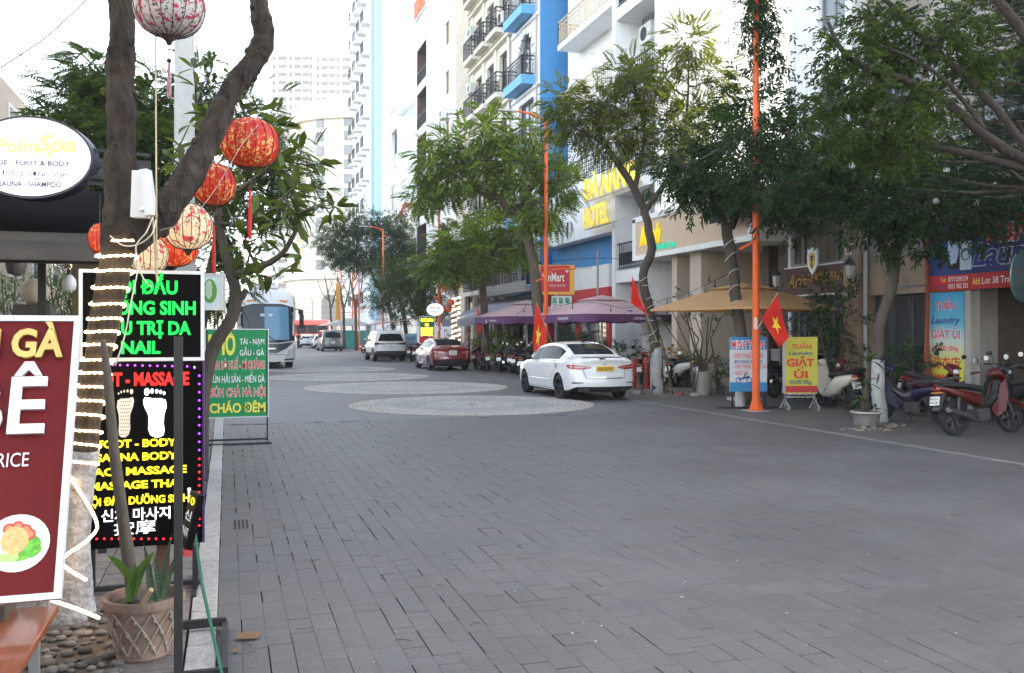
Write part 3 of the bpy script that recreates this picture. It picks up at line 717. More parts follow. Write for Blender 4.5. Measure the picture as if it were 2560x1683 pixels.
D1 = onX(590,XF)
aT = ye1 - Yx(583,XF - .4); text('ĐÀ NẴNG',glow_y,hs,f.P(aT,7.15,-1.55),A_,U_,.8,Yx(583,XF - .4) - Yx(634,XF - .4),.05,.03); text('HOTEL',glow_y,hs,f.P(aT,6.0,-1.55),A_,U_,.8,Yx(583,XF - .4) - Yx(608,XF - .4),.05,.03)
mb = MB(); f.box(mb,aT - .1,aT + 5.2,7.08,7.12,-1.5,-1.4); f.box(mb,aT - .1,aT + 3,5.93,5.97,-1.5,-1.4); mb.build('letter_rail',steel,hs,fix=False)
# ---- blue hotel: blue party wall, white front with arched windows
yf0,yf1 = Yx(540,XF),Yx(513,XF)
r,f,W = side_building('blue_hotel','tall hotel with bright blue party wall and white arched front trimmed in blue',yf0,yf1,34,white_b,side=blue_b,depth=12)
trim_b = M('trim_blue',(.12,.36,.66),.6)
zl = [3.6 + 3.45 * i for i in range(9)]
hol = [(W * .22,W * .78,z + .5,z + 2.9,k % 2 == 1) for k,z in enumerate(zl[:-1])]
f.wall(0,W,3.6,34,hol,white_b,.25)
for k,h in enumerate(hol):
 f.window(h[0] + .02,h[1] - .02,h[2] + .02,h[3] - .02,iron,pane_m,d=.2,nv=1,nh=1,t=.08)
 mb = MB(); f.box(mb,h[0] - .3,h[1] + .3,h[2] - .55,h[2] - .1,-.75,0); bl = mb.build('balcony',trim_b,r,fix=False)
 mb = MB(); f.railing(mb,h[0] - .25,h[1] + .25,h[2] - .1,-.7,.95,.2,.025,fancy=True,sides=.7); mb.build('railing',iron,bl,fix=False)
 mb = MB(); f.box(mb,0,W,h[2] - .75,h[2] - .6,-.12,0); mb.build('cornice',white_b,r,fix=False)
 mb = MB()
 for t in range(9):
  a_ = PI * t / 8; c = (h[0] + h[1]) / 2; rr2 = (h[1] - h[0]) / 2 + .12
  if h[4]:
   q = f.P(c + math.cos(a_) * rr2,h[3] - rr2 + .1 + math.sin(a_) * rr2,-.04); mb.cbox(q,(.1,.32,.32))
 if h[4]: mb.build('arch_trim',white_b,r,fix=False,kind='stuff')
f.wall(0,W,-.1,3.6,[(.3,W - .3,0,3.1)],stone_b,.3)
mb = MB(); f.box(mb,.32,W - .32,0,3.08,.25,.3); mb.build('shopfront',pane_m,r,fix=False)
# lower blue wall, white and red shop beside it (stands forward of the blue hotel)
ys0,ys1 = Yx(601,XF) + .05,yf0 - .06
r,f,W = side_building('mini_market','low red shop with blue wall behind and a supermarket sign in front',ys0,ys1,5.66,blue_b,xf=XF + .6,side=blue_b,depth=.55)
f.wall(0,W,-.1,5.66,[(.3,W - .3,0,2.7)],blue_b,.3)
redm = M('shop_red',(.5,.03,.04),.5,var=.06)
mb = MB(); f.box(mb,0,W,2.75,3.55,-.25,0); f.box(mb,0,.35,0,2.75,-.2,0); f.box(mb,W - .35,W,0,2.75,-.2,0); f.box(mb,W * .48,W * .48 + .35,0,2.75,-.2,0); mb.build('red_cladding',redm,r,fix=False)
mb = MB(); f.box(mb,0,W,3.56,4.5,-.22,0); mb.build('fascia',white_p,r,fix=False)
mb = MB(); f.box(mb,.3,W - .3,0,2.7,.2,.25); mb.build('shopfront',M('shop_pane'),r,fix=False)
mb = MB(); f.box(mb,W * .6,W - .6,2.2,2.26,-.1,-.04); mb.build('tube_lamp',M('tube_lit',(.8,.8,.8),.4,em=(.9,.95,1),es=3),r,fix=False)
vs_ = root('market_sign',at(562,267,33),'red square supermarket sign with yellow border on the tree and pole side','sign')
Pm = at(557,294.5,34); Am = (CT * 1.,-ST,0)
q = Vector(Pm); Am = Vector((.93,-.36,0)).normalized(); Nm = Vector((-.36,-.93,0)).normalized()
def plate(mb,P,A,a0,a1,z0,z1,d0,d1):
 Nn_ = Vector(A).cross(Vector((0,0,1))); P = Vector(P); A = Vector(A)
 vs = [P + A * a + Vector((0,0,z)) + Nn_ * d for z in (z0,z1) for a,d in ((a0,d0),(a1,d0),(a1,d1),(a0,d1))]
 mb.add(vs,[(0,3,2,1),(4,5,6,7),(0,1,5,4),(1,2,6,5),(2,3,7,6),(3,0,4,7)])
mb = MB(); plate(mb,q,Am,-.66,.66,0,1.12,-.1,0); mb.build('sign_border',M('sign_ochre',(.72,.42,.07),.5),vs_)
mb = MB(); plate(mb,q,Am,-.62,.48,.1,1.08,0,.012); mb.build('sign_face',M('sign_crimson',(.55,.04,.06),.5),vs_)
text('VinMart',wht_sign,vs_,q + Am * -.56 + Vector((0,0,.5)) + Nm * .014,Am,U_,.32,.84,.01,.02); text('+',wht_sign,vs_,q + Am * .31 + Vector((0,0,.8)) + Nm * .014,Am,U_,.16,.13,.01,.03)
text('TIỆN NGAY TRƯỚC NHÀ',wht_sign,vs_,q + Am * -.3 + Vector((0,0,.3)) + Nm * .014,Am,U_,.07,.62,.01,.01)
mb = MB(); mb.bar(q + Vector((0,.1,-3.6 - 0)),q + Vector((0,.1,0)),.08); mb.build('post',steel,vs_)
ps = root('price_poster',at(556,287,33),'white poster with small product prints under the red supermarket sign','poster')
q2 = q + Vector((.1,0,-.6)); mb = MB(); plate(mb,q2,Am,-.3,.46,0,.55,-.03,0); mb.build('sheet',M('poster_white',(.62,.65,.66),.6),ps)
for i in range(3):
 mb = MB(); plate(mb,q2,Am,-.26 + i * .24,-.1 + i * .24,.26,.48,0,.006); mb.build('product_print',M('print_green',(.12,.3,.2),.6,var=.8,vs=8),ps)
 text(['12','29','52'][i],red_l,ps,q2 + Am * (-.26 + i * .24) + Vector((0,0,.08)) + Nm * .006,Am,U_,.11,.16,.006,.02)
# ---- classical white hotel with ironwork balconies
yh0,yh1 = yf1 + .02,Yx(472,XF)
r,f,W = side_building('classical_hotel','white classical hotel with rows of black ironwork balconies and arched windows',yh0,yh1,33,cream)
zl = [3.8 + 3.5 * i for i in range(9)]; hol = []
for k,z in enumerate(zl[:-1]):
 for j in range(3): a = W * (.1 + .3 * j); hol.append((a,a + W * .18,z + .35,z + 2.75,k in (2,5)))
f.wall(0,W,-.1,33,hol + [(.4,W * .45,0,3.2),(W * .5,W - .4,0,3.2)],cream,.3)
for h in hol:
 f.window(h[0] + .02,h[1] - .02,h[2] + .02,h[3] - .02,iron,pane_m,d=.22,nv=1,nh=0,t=.09)
 mb = MB(); f.box(mb,h[0] - .22,h[1] + .22,h[2] - .3,h[2] - .05,-.75,0); bl = mb.build('balcony',cream,r,fix=False)
 mb = MB(); f.railing(mb,h[0] - .18,h[1] + .18,h[2] - .05,-.7,1.1,.24,.03,fancy=True,sides=.7); mb.build('railing',iron,bl,fix=False)
for k,z in enumerate(zl): 
 mb = MB(); f.box(mb,-.05,W + .0,z - .25,z - .05,-.25,0); f.box(mb,-.05,W,z - .05,z + .02,-.34,0); mb.build('cornice',cream,r,fix=False)
for j in range(4):
 a = W * (.02 + .3 * j); mb = MB(); f.box(mb,a,a + W * .045,3.8,33,-.12,0); mb.build('pilaster',cream,r,fix=False)
for a0_,a1_ in ((.42,W * .45 - .02),(W * .5 + .02,W - .42)): f.window(a0_,a1_,.02,3.18,stone_d,pane_m,d=.3,nv=2,t=.1)
# stone piers at street level in front (brown pointed arches)
mb = MB()
for j in range(5):
 a = W * (.0 + .245 * j); f.box(mb,a,a + .9,-.05,7.0,-.5,-.34); 
 f.box(mb,a + .3,a + .6,1.6,4.4,-.56,-.5)
mb.build('stone_pier',stone_b,r,fix=False)
# ---- grey narrow block and white block with small brown windows
yi0,yi1 = 58.0,Yx(441,XF)
r,f,W = side_building('grey_block','plain pale block with small brown windows and a roof pergola behind the classical hotel',yi0,yi1,27.5,white_b,side=grey_b)
hol = [(W * .3,W * .55,z + 1.0,z + 2.6) for z in [3.5 + 3.4 * i for i in range(7)]]
f.wall(0,W,-.1,27.5,hol,white_b,.2)
for h in hol: f.window(h[0] + .02,h[1] - .02,h[2] + .02,h[3] - .02,M('brown_frame',(.25,.13,.05),.6),M('brown_shutter',(.3,.16,.06),.6),nv=1)
mb = MB(); f.box(mb,-.1,W + .3,27.5,27.8,-.35,6); mb.build('cornice',white_b,r,fix=False)
mb = MB()
for i in range(7): mb.bar((13.0,yi0 + .4 * i,30.2 + .1),(19,yi0 + .4 * i,31.0),.12)
for x_ in (13.2,15.5,18.5): mb.bar((x_,yi0 - .6,30.1),(x_,yi1 + .4,30.1),.14)
for x_ in (15.5,18.5): mb.bar((x_,yi0 + .3,27.8),(x_,yi0 + .3,30.1),.14)
mb.build('pergola',M('pergola_grey',(.12,.12,.13),.6),r,fix=False)
# ---- narrow building with deep dark balconies
yj0,yj1 = 67.0,Yx(416,XF)
r,f,W = side_building('dark_balcony_block','narrow pale building with a stack of deep dark brown balconies',yj0,yj1,26.5,white_b,side=M('cool_plaster',(.62,.66,.7),.75,var=.05,dirt=.2))
zz_ = [3.4 + 3.5 * i for i in range(7)]; hol = [(.25,W - .25,z + .35,z + 3.2) for z in zz_[:-1]]
f.wall(0,W,-.1,26.5,hol,white_b,1.6)
brn = M('loggia_brown',(.12,.075,.065),.8)
for h in hol:
 mb = MB(); f.box(mb,h[0],h[1],h[2],h[3],1.5,1.55); f.box(mb,h[0],h[0] + .02,h[2],h[3],.05,1.5); f.box(mb,h[1] - .02,h[1],h[2],h[3],.05,1.5); f.box(mb,h[0] + .02,h[1] - .02,h[3] - .03,h[3],.05,1.5)
 lo = mb.build('loggia',brn,r,fix=False); mb = MB(); f.railing(mb,h[0],h[1],h[2],.05,1.0,.2,.03); mb.build('railing',iron,lo,fix=False)
rs = root('rooftop_letters',f.P(W / 2,27,0),'red letters on a frame on top of the dark balcony block','sign')
text('HOTEL',M('letter_orange',(.62,.12,.03),.5),rs,f.P(.2,26.7,-.1),A_,U_,1.3,W - .4,.1,.03)
mb = MB(); f.box(mb,.1,W - .1,26.5,26.6,-.08,0); [f.box(mb,a,a + .06,26.6,28.4,0,.05) for a in (.2,W / 2,W - .3)]; mb.build('letter_frame',steel,rs,fix=False)
mb = MB(); f.box(mb,0,W,26.5,26.55,0,3.9); mb.build('roof_edge',white_b,r,fix=False)
# ---- pale tall house with terrace, vertical hotel sign in front
yk0,yk1 = Yx(397,XF),Yx(388,XF)
r,f,W = side_building('terrace_house','pale blue white house with recessed corner terrace and tall multi-pane windows',yk0,yk1,21,white_b,side=pale_b)
hol = [(W * .3,W * .85,z,z + 2.3) for z in (5,9,12.8)] + [(W * .35,W - .02,16.6,20.0)]
f.wall(0,W,-.1,21,hol,white_b,.3)
for h in hol[:3]: f.window(h[0] + .03,h[1] - .03,h[2] + .03,h[3] - .03,wframe_w,pane_b,nv=2,nh=1,t=.1)
h = hol[3]; mb = MB(); f.box(mb,h[0],h[1],h[2],h[3],1.5,1.55); lo = mb.build('loggia',cream,r,fix=False); mb = MB(); f.railing(mb,h[0],h[1],h[2],-.02,1.0,.25,.04); mb.build('railing',white_p,lo,fix=False)
mb = MB(); f.railing(mb,0,W,21,.1,1.1,.5,.05); mb.build('roof_railing',white_p,r,fix=False)
mb = MB(); mb.prism([(XF,yk0,21),(XF + 2.5,yk0,23.6),(XF + 2.6,yk0,23.4),(XF + .2,yk0,21)],(0,yk1 - yk0,0)); mb.build('terrace_roof',M('roof_metal',(.35,.37,.38),.5,.3),r)
r2 = root('vertical_hotel_sign',(XF - .6,78,8),'tall white vertical sign with dark letters reading downward under a red gable','sign')
mb = MB(); ysg = 73.0; xs0,xs1 = Xy(395,ysg),Xy(415.5,ysg); zt_ = zat(207,onY(405,ysg)); mb.box((xs0 + .5,ysg,.5),(xs1,ysg + .6,zt_)); mb.build('sign_panel',M('sign_pale',(.6,.62,.64),.6,dirt=.2),r2)
mb = MB(); mb.prism([(xs0 + .1,ysg - .3,zt_ - 1.1),(xs0 + .75,ysg - .3,zt_ + .35),(xs1 + .1,ysg - .3,zt_ + .35),(xs1 + .1,ysg - .3,zt_ + .12),(xs0 + .85,ysg - .3,zt_ + .12),(xs0 + .25,ysg - .3,zt_ - 1.1)],(0,1.2,0)); mb.build('gable',M('roof_red',(.3,.05,.04),.7),r2)
for i,ch in enumerate('SISTINA'):
 zc_ = zat(213.5 + i * 11.6,onY(405,ysg)); q = Vector((Xy(406,ysg),ysg - .02,zc_))
 mb = MB(); mb.box((q.x - .38,ysg - .03,zc_ - .42),(q.x + .38,ysg - .001,zc_ + .42)); mb.build('letter_tile',wht_sign,r2)
 text(ch,M('letter_maroon',(.22,.03,.03),.5),r2,(q.x,ysg - .035,zc_ - .26),(1,0,0),U_,.55,None,.02,.02,align='C')
# ---- tall pale building, blue and white stripes
def tall(name,label,px1,px0,H,mat,side,xf=XF,cols=None,win=None,n=10,fh=3.3,rail=False,wz=1.5):
 y0,y1 = Yx(px0,xf),Yx(px1,xf)
 r,f,W = side_building(name,label,y0,y1,H,mat,side=side,xf=xf)
 hol = []
 for k in range(n):
  for a0,a1 in win: hol.append((W * a0,W * a1,4 + k * fh + .9,4 + k * fh + .9 + wz))
 f.wall(0,W,-.1,H,hol,mat,.25)
 for h in hol:
  f.window(h[0] + .03,h[1] - .03,h[2] + .03,h[3] - .03,wframe,pane_m,nv=0,t=.08)
  if rail:
   mb = MB(); f.box(mb,h[0] - .2,h[1] + .2,h[2] - .35,h[2] - .15,-.9,0); bl = mb.build('balcony',mat,r,fix=False)
   mb = MB(); f.railing(mb,h[0] - .1,h[1] + .1,h[2] - .15,-.85,1.1,.5,.05); mb.build('railing',iron,bl,fix=False)
 for a0,a1,m_,d in cols or []:
  mb = MB(); f.box(mb,W * a0,W * a1,3,H,-d,0); mb.build('facade_strip',m_,r,fix=False)
 return r,f,W
lblue = M('light_blue_strip',(.42,.6,.7),.6); dblue = M('mid_blue_strip',(.2,.4,.55),.6)
tall('pale_slab_tower','very tall pale tower rising out of the picture behind the terrace house',387.6,385,62,white_b,pale_b,win=[(.3,.7)],n=17)
r_ = tall('blue_striped_tower','very tall white tower with light blue vertical strips and slit windows',384.8,374,70,white_b,pale_b,win=[(.1,.22)],n=18,cols=[(.3,.48,lblue,.5),(.5,.56,dblue,.3),(.68,.86,lblue,.6)])
tall('balcony_tower','very tall white tower with many small dark railed balconies',373.8,354,75,white_b,white_b,win=[(.12,.24),(.34,.46),(.56,.68),(.78,.9)],n=19,rail=True)
tall('far_row_house','low white building at the far end of the right side',353.6,341,18,cream,cream,win=[(.1,.3),(.4,.6),(.7,.9)],n=4)
acm = M('ac_white',(.6,.6,.58),.5)
for (px_,zs_) in ((508,(8,11.4,18.3)),(476,(9.2,16.2,19.6,26.6)),(447,(6.2,13,16.4)),(392,(7.2,11.4))):
 for zi,z in enumerate(zs_):
  y_ = Yx(px_,XF); a_ = root('air_conditioner',(XF - .3,y_,z),'%s from below of the white air conditioner boxes on the %s' % (('first','second','third','fourth')[zi],{508: 'blue trimmed hotel',476: 'classical hotel',447: 'pale block',392: 'terrace house'}[px_]),'air conditioner','air conditioners on the fronts')
  MB().box((XF - .48,y_ - .4,z),(XF - .16,y_ + .4,z + .6)).build('case',acm,a_); MB().lathe([(.001,0),(.22,0),(.22,.012)],14,(XF - .485,y_,z + .3),axis=(-1,0,0)).build('fan_grille',black_m,a_)
  mb = MB(); mb.bar((XF - .0,y_ - .3,z - .03),(XF - .45,y_ - .3,z - .03),.04); mb.bar((XF - .0,y_ + .3,z - .03),(XF - .45,y_ + .3,z - .03),.04); mb.build('bracket',steel,a_)
for px_,zt2 in ((539,33),(512,32),(471,32),(600,5),(661,5.4),(869,14)):
 y_ = Yx(px_,XF) + (.12 if px_ < 600 else 0); p_ = root('drain_pipe',(XF - .08,y_,0),'grey drain pipe down the facade joint %s' % {539: 'beside the blue wall',512: 'left of the blue trimmed hotel',471: 'at the far edge of the classical hotel',600: 'beside the red mini market',661: 'at the left end of the beige hotel',869: 'right of the plot number column'}[px_],'pipe'); MB().tube([(XF - .1,y_,0),(XF - .1,y_,zt2)],.05,8).build('pipe',M('pipe_grey',(.35,.35,.34),.6),p_)
# ---- building with rounded corner closing the street
Rc = root('round_corner_hotel',at(330,332,170),'cream hotel with a rounded corner and ornate ground floor closing the street','building')
Dc = 168.; cc = at(364,332.5,Dc + 16); Rr = 15.5; zt_ = zat(96,Dc)
mb = MB(); a0_,a1_ = R(150),R(330); n = 30; zs_ = [-.1,12,12.3,zt_]
ring = lambda z,r_: [Vector((cc.x + r_ * math.cos(a0_ + (a1_ - a0_) * i / n),cc.y + r_ * math.sin(a0_ + (a1_ - a0_) * i / n),z)) for i in range(n + 1)]
for (z0_,r0_),(z1_,r1_) in zip([(-.1,Rr),(11.6,Rr),(11.8,Rr + .8),(12.4,Rr + .8),(12.4,Rr),(zt_ - 4,Rr),(zt_ - 4,Rr + .9),(zt_ - 3.6,Rr + .9),(zt_ - 3.6,Rr - 1),(zt_,Rr - 1)],[(11.6,Rr),(11.8,Rr + .8),(12.4,Rr + .8),(12.4,Rr),(zt_ - 4,Rr),(zt_ - 4,Rr + .9),(zt_ - 3.6,Rr + .9),(zt_ - 3.6,Rr - 1),(zt_,Rr - 1),(zt_,.1)]):
 A0,A1 = ring(z0_,r0_),ring(z1_,r1_)
 for i in range(n): mb.quad(A0[i],A0[i + 1],A1[i + 1],A1[i])
mb.build('wall',cream,Rc,fix=True)
ochre = M('ochre_panel',(.62,.4,.1),.6)
for k in range(11):
 z = 13.5 + k * (zt_ - 19) / 10.
 for i in range(7):
  a = R(188 + i * 21); c = Vector((cc.x + (Rr + .02) * math.cos(a),cc.y + (Rr + .02) * math.sin(a),z)); t = Vector((-math.sin(a),math.cos(a),0)); nn_ = Vector((math.cos(a),math.sin(a),0))
  mb = MB(); mb.prism([c - t * .8,c + t * .8,c + t * .8 + Vector((0,0,2)),c - t * .8 + Vector((0,0,2))],nn_ * .08)
  w_ = mb.build('window',ochre if i == 1 else wframe,Rc); mb = MB(); mb.prism([c - t * .6 + Vector((0,0,.2)) + nn_ * .08,c + t * .6 + Vector((0,0,.2)) + nn_ * .08,c + t * .6 + Vector((0,0,1.8)) + nn_ * .08,c - t * .6 + Vector((0,0,1.8)) + nn_ * .08],nn_ * .03); mb.build('pane',pane_b,w_)
 mb = MB(); A0,A1 = ring(z - .9,Rr + .25),ring(z - .6,Rr + .25); B0,B1 = ring(z - .9,Rr - .1),ring(z - .6,Rr - .1)
 for i in range(n): mb.quad(A0[i],A0[i + 1],A1[i + 1],A1[i]); mb.quad(B1[i],A1[i],A1[i + 1],B1[i + 1]); mb.quad(B0[i + 1],A0[i + 1],A0[i],B0[i])
 mb.build('string_course',cream,Rc,fix=True)
for i in range(8):
 a = R(180 + i * 19); c = Vector((cc.x + (Rr + .03) * math.cos(a),cc.y + (Rr + .03) * math.sin(a),1.2)); t = Vector((-math.sin(a),math.cos(a),0)); nn_ = Vector((math.cos(a),math.sin(a),0))
 pts = [c - t * 1.5,c + t * 1.5] + [c + t * 1.5 * math.cos(q) + Vector((0,0,6.2 + 1.5 * math.sin(q))) for q in [PI * j / 8 for j in range(9)]]
 mb = MB(); mb.prism(pts,nn_ * .12); mb.build('arched_window',M('arch_dark',(.22,.2,.18),.5) if i % 2 else M('arch_pale',(.6,.52,.45),.6),Rc)
# ---- far apartment tower
At = root('apartment_tower',at(312,332,360),'pale high rise apartment tower far beyond the bus','building')
D_ = 360.; xa,xb = at(270,0,D_),at(352,0,D_); hT = zat(46,D_)
A = Vector((xb.x - xa.x,xb.y - xa.y,0)); Wt = A.length; A.normalize(); Nin = Vector((-A.y,A.x,0))
ft = Face((xa.x,xa.y,0),A,Nin,At)
mb = MB(); ft.box(mb,0,Wt * .52,0,hT,0,22); ft.box(mb,Wt * .525,Wt,0,hT - 2.5,1.5,20); ft.box(mb,Wt * .05,Wt * .45,hT,hT + 1.2,2,18); mb.build('wall',M('tower_white',(.64,.64,.64),.8),At,fix=False)
nfl = 34; fhh = (hT - 6) / nfl; wm = M('tower_window',(.03,.035,.04),.4); sm = M('tower_slab',(.5,.5,.5),.7); cnt = 0
wme = None
for k in range(nfl):
 z = 3 + k * fhh
 for a_,w2,deep in ((.03,.035,0),(.10,.1,1),(.235,.035,0),(.3,.08,1),(.395,.08,1),(.485,.03,0),(.56,.035,0),(.62,.075,1),(.71,.075,1),(.8,.035,0),(.87,.1,1)):
  if cnt >= 374: break
  if z < 12: continue
  base_d = 0 if a_ < .52 else 1.5
  a0_ = Wt * a_; a1_ = Wt * (a_ + w2)
  if wme is None or True:
   mb = MB(); ft.box(mb,a0_,a1_,z + .35,z + .35 + fhh * .55,base_d - .1,base_d - .01)
   if deep: ft.box(mb,a0_ - .2,a1_ + .2,z - .05,z + .3,base_d - 1.1,base_d - .02,1)
   mb.build('window',[wm,sm],At,fix=False); cnt += 1
# low far buildings behind the bus and on the left
def simple_block(name,label,x0,x1,y0,y1,H,mat,face='-y',nw=6,nfl=4,pm=pane_m,par_h=1.0):
 r = root(name,(x0,y0,0),label,'building'); body(r,x0,x1,y0,y1,-.1,H,mat)
 f = Face((x0,y0,0),(1,0,0),(0,1,0),r) if face == '-y' else Face((x1,y0,0),(0,1,0),(-1,0,0),r)
 Wf = (x1 - x0) if face == '-y' else (y1 - y0)
 for k in range(nfl):
  for i in range(nw):
   a = Wf * (i + .5) / nw; z = H * (k + .3) / nfl; mb = MB(); ww = Wf / nw * .25
   f.box(mb,a - ww,a + ww,z,z + H / nfl * .45,-.06,0); w = mb.build('window',wframe_w,r,fix=False)
   mb = MB(); f.box(mb,a - ww * .8,a + ww * .8,z + .15,z + H / nfl * .45 - .15,-.08,-.061); mb.build('pane',pm,w,fix=False)
 return r
simple_block('far_low_block','low pale block far behind the white coach',-50,-22,190,205,11,white_b,nw=8,nfl=3)
simple_block('left_white_building','tall white building with dark shutters behind the left trees',-22,-9.5,27,33,17,white_b,face='x',nw=2,nfl=5)
simple_block('left_brick_building','low brick building at the far left behind the oval sign',-30,-14.5,24,30,9.2,M('old_brick',(.3,.2,.16),.85,var=.3,vs=12),nw=5,nfl=2)
simple_block('left_far_building','beige block up the left side, raised to darken window reflections',-30,-9.5,34,98,13,beige_b,face='x',nw=12,nfl=4)  # raised and lengthened so the saloon's windows reflect it instead of sky
# ================================================================== trees
def leaf_mat(name,col,isl=.35,sub=.35): return M(name,col,.65,isl=isl,sub=sub,spec=.12)
bark = M('bark',(.1,.075,.055),.9,var=.35,vs=7,bump=1.,bs=22,stretch=(1,1,.4))
bark_g = M('bark_grey',(.07,.058,.047),.9,var=.3,vs=6,bump=.9,bs=20,stretch=(1,1,.4))
lime = M('lime_wash',(.36,.36,.36),.9,var=.25,vs=6,dirt=.3,bump=.6,bs=25)
def tmpl_frond(n=9,w=.13,ll=.26,droop=.35):
 V,F = [],[]
 for i in range(n):
  x = .12 + .86 * i / (n - 1); l = ll * (1 - abs(x - .45) * .8)
  for s in (-1,1):
   b = len(V); z = -droop * x * x
   V += [(x - w * .12,0,z),(x + .3 * l + w * .1,s * l * .5,z + .01),(x + .45 * l,s * l,z - .04 * l),(x + .12 * l - w * .12,s * l * .45,z - .005)]
   F.append((b,b + 1,b + 2,b + 3))
 return np.array(V,np.float32),np.array(F,np.int32)
def tmpl_spray(n=7,seed=1,ll=.42,w=.15):
 r_ = random.Random(seed); V,F = [],[]
 for i in range(n):
  x = .15 + .7 * i / n; a = (1 if i % 2 else -1) * r_.uniform(.4,1.1) if i < n - 1 else 0; e = r_.uniform(-.5,.5)
  d = Vector((math.cos(a) * math.cos(e),math.sin(a) * math.cos(e),math.sin(e))); sd_ = d.cross(Vector((r_.uniform(-.3,.3),0,1))).normalized()
  p = Vector((x,0,-.2 * x * x)); l = ll * r_.uniform(.8,1.15); b = len(V); up = sd_.cross(d) * .12 * l
  V += [p,p + d * l * .45 + sd_ * w * l / .42 * .5 + up,p + d * l - Vector((0,0,.1 * l)),p + d * l * .45 - sd_ * w * l / .42 * .5 + up]
  F.append((b,b + 1,b + 2,b + 3))
 return np.array([tuple(v) for v in V],np.float32),np.array(F,np.int32)
def tmpl_leaf():
 V = [(0,0,0),(.3,.13,.03),(.68,.15,.0),(1,0,-.14),(.68,-.15,.0),(.3,-.13,.03),(.35,0,-.02),(.7,0,-.05)]
 F = [(0,6,1,0),(6,7,2,1),(7,3,2,7),(0,5,6,0),(5,4,7,6),(4,3,7,4)]
 return V,[(0,6,1),(6,7,2,1),(7,3,2),(0,5,6),(5,4,7,6),(4,3,7)]
def scatter(tm,P,D,S,up=None,rg=None):
 rg = rg or rng; V,F = tm; n = len(P); D = D / np.linalg.norm(D,axis=1,keepdims=True)
 U = np.tile(np.array([0,0,1.]),(n,1)) + rg.normal(0,.35,(n,3)) if up is None else up
 Y = np.cross(U,D); Y /= np.linalg.norm(Y,axis=1,keepdims=True) + 1e-9; Z = np.cross(D,Y)
 W = (V[None,:,0,None] * D[:,None] + V[None,:,1,None] * Y[:,None] + V[None,:,2,None] * Z[:,None]) * S[:,None,None] + P[:,None]
 Fo = (F[None] + (np.arange(n) * len(V))[:,None,None]).reshape(-1,F.shape[1])
 return W.reshape(-1,3),Fo
def smooth_path(pts,rad,k=4):
 P,Rr = [],[]
 n = len(pts)
 for i in range(n - 1):
  p0,p1,p2,p3 = pts[max(i - 1,0)],pts[i],pts[i + 1],pts[min(i + 2,n - 1)]
  for j in range(k):
   t = j / k; P.append(.5 * ((2 * p1) + (p2 - p0) * t + (2 * p0 - 5 * p1 + 4 * p2 - p3) * t * t + (3 * p1 - p0 - 3 * p2 + p3) * t ** 3)); Rr.append(rad[i] * (1 - t) + rad[i + 1] * t)
 P.append(pts[-1]); Rr.append(rad[-1]); return P,Rr
def tree(name,label,limbs,blobs,D,tm,lm,size=(.3,.45),per=16,clump=.35,nclump=14,bk=None,droop=.3,group=None,seed=0,lime_h=0.,zsc=1.,seg=10,rough=.06,base=None,crown_name='crown'):
 """limbs / blobs given as seen from the street: (px, py, depth, radius) -> real positions"""
 bk = bk or bark; rg = np.random.default_rng(seed + 5); st_ = random.getstate(); random.seed(seed)
 L0 = [[at(*q[:3]) for q in l] for l in limbs]
 b0 = base or (Vector((L0[0][0].x,L0[0][0].y,0)))
 L0[0][0] = Vector((L0[0][0].x,L0[0][0].y,-.03))
 r = root(name,b0,label,'tree',group)
 ends = []
 for i,(l,q) in enumerate(zip(L0,limbs)):
  P,Rr = smooth_path(l,[t[3] for t in q]); 
  for k in range(1,len(P) - 1): P[k] = P[k] + Vector((random.gauss(0,1),random.gauss(0,1),0)) * Rr[k] * .12
  mb = MB(); mb.tube(P,Rr,seg,rough=rough)
  mb.build('trunk' if i == 0 else 'branch',bk,r,smooth='full',fix=False)
  ends += P[len(P) // 3:]
  if i == 0 and lime_h:
   Pc = [p for p in P if p.z < lime_h]; mb = MB(); Pn = Pc + [P[len(Pc)].lerp(P[len(Pc) - 1],.5)] if len(Pc) < len(P) else Pc
   if len(Pn) > 1: mb.tube(Pn,[Rr[j] + .006 for j in range(len(Pn))],seg,rough=rough * .5); mb.build('lime_coat',lime,r,smooth='full',fix=False)
 Ps,Ds,Ss = [],[],[]; tw = MB()
 for bl in blobs:
  px,py,rx,ry = bl[:4]; dd = bl[4] if len(bl) > 4 else 0; dens = bl[5] if len(bl) > 5 else 1.
  Db = D + dd; c = at(px,py,Db); s = Db / FOC; rad = np.array([rx * s,max(.7 * rx * s,.5),ry * s * zsc])
  nc = max(3,int(nclump * dens))
  d = rg.normal(size=(nc,3)); d /= np.linalg.norm(d,axis=1,keepdims=True)
  cc_ = np.array(c)[None] + d * rad[None] * (rg.random((nc,1)) ** (1 / 2.0)) * .92
  near = min(ends,key=lambda e: (e - c).length)
  mid = near.lerp(c,.6); tw.tube([near,near.lerp(c,.3) + Vector((0,0,-.05)),mid,c],[.035,.028,.022,.012],5,rough=.1)
  for q in cc_:
   qv = Vector(q); tw.tube([c.lerp(mid,random.random()),c.lerp(qv,.55) + Vector((0,0,.05)),qv],[.014,.01,.005],4,caps=False)
   k = rg.poisson(per) + 2
   off = rg.normal(size=(k,3)) * clump * .5; off[:,2] *= .6
   out = off / (np.linalg.norm(off,axis=1,keepdims=True) + 1e-6) + (q - np.array(c)) / (np.linalg.norm(q - np.array(c)) + .1) * .8 + rg.normal(0,.35,(k,3)); out[:,2] -= droop
   Ps.append(q + off); Ds.append(out); Ss.append(rg.uniform(size[0],size[1],k))
 V,F = scatter(tm,np.concatenate(Ps),np.concatenate(Ds),np.concatenate(Ss),rg=rg)
 if blobs: tw.build('twigs',bk,r,fix=False); np_mesh(crown_name,V,F,lm,r)
 random.setstate(st_)
 return r
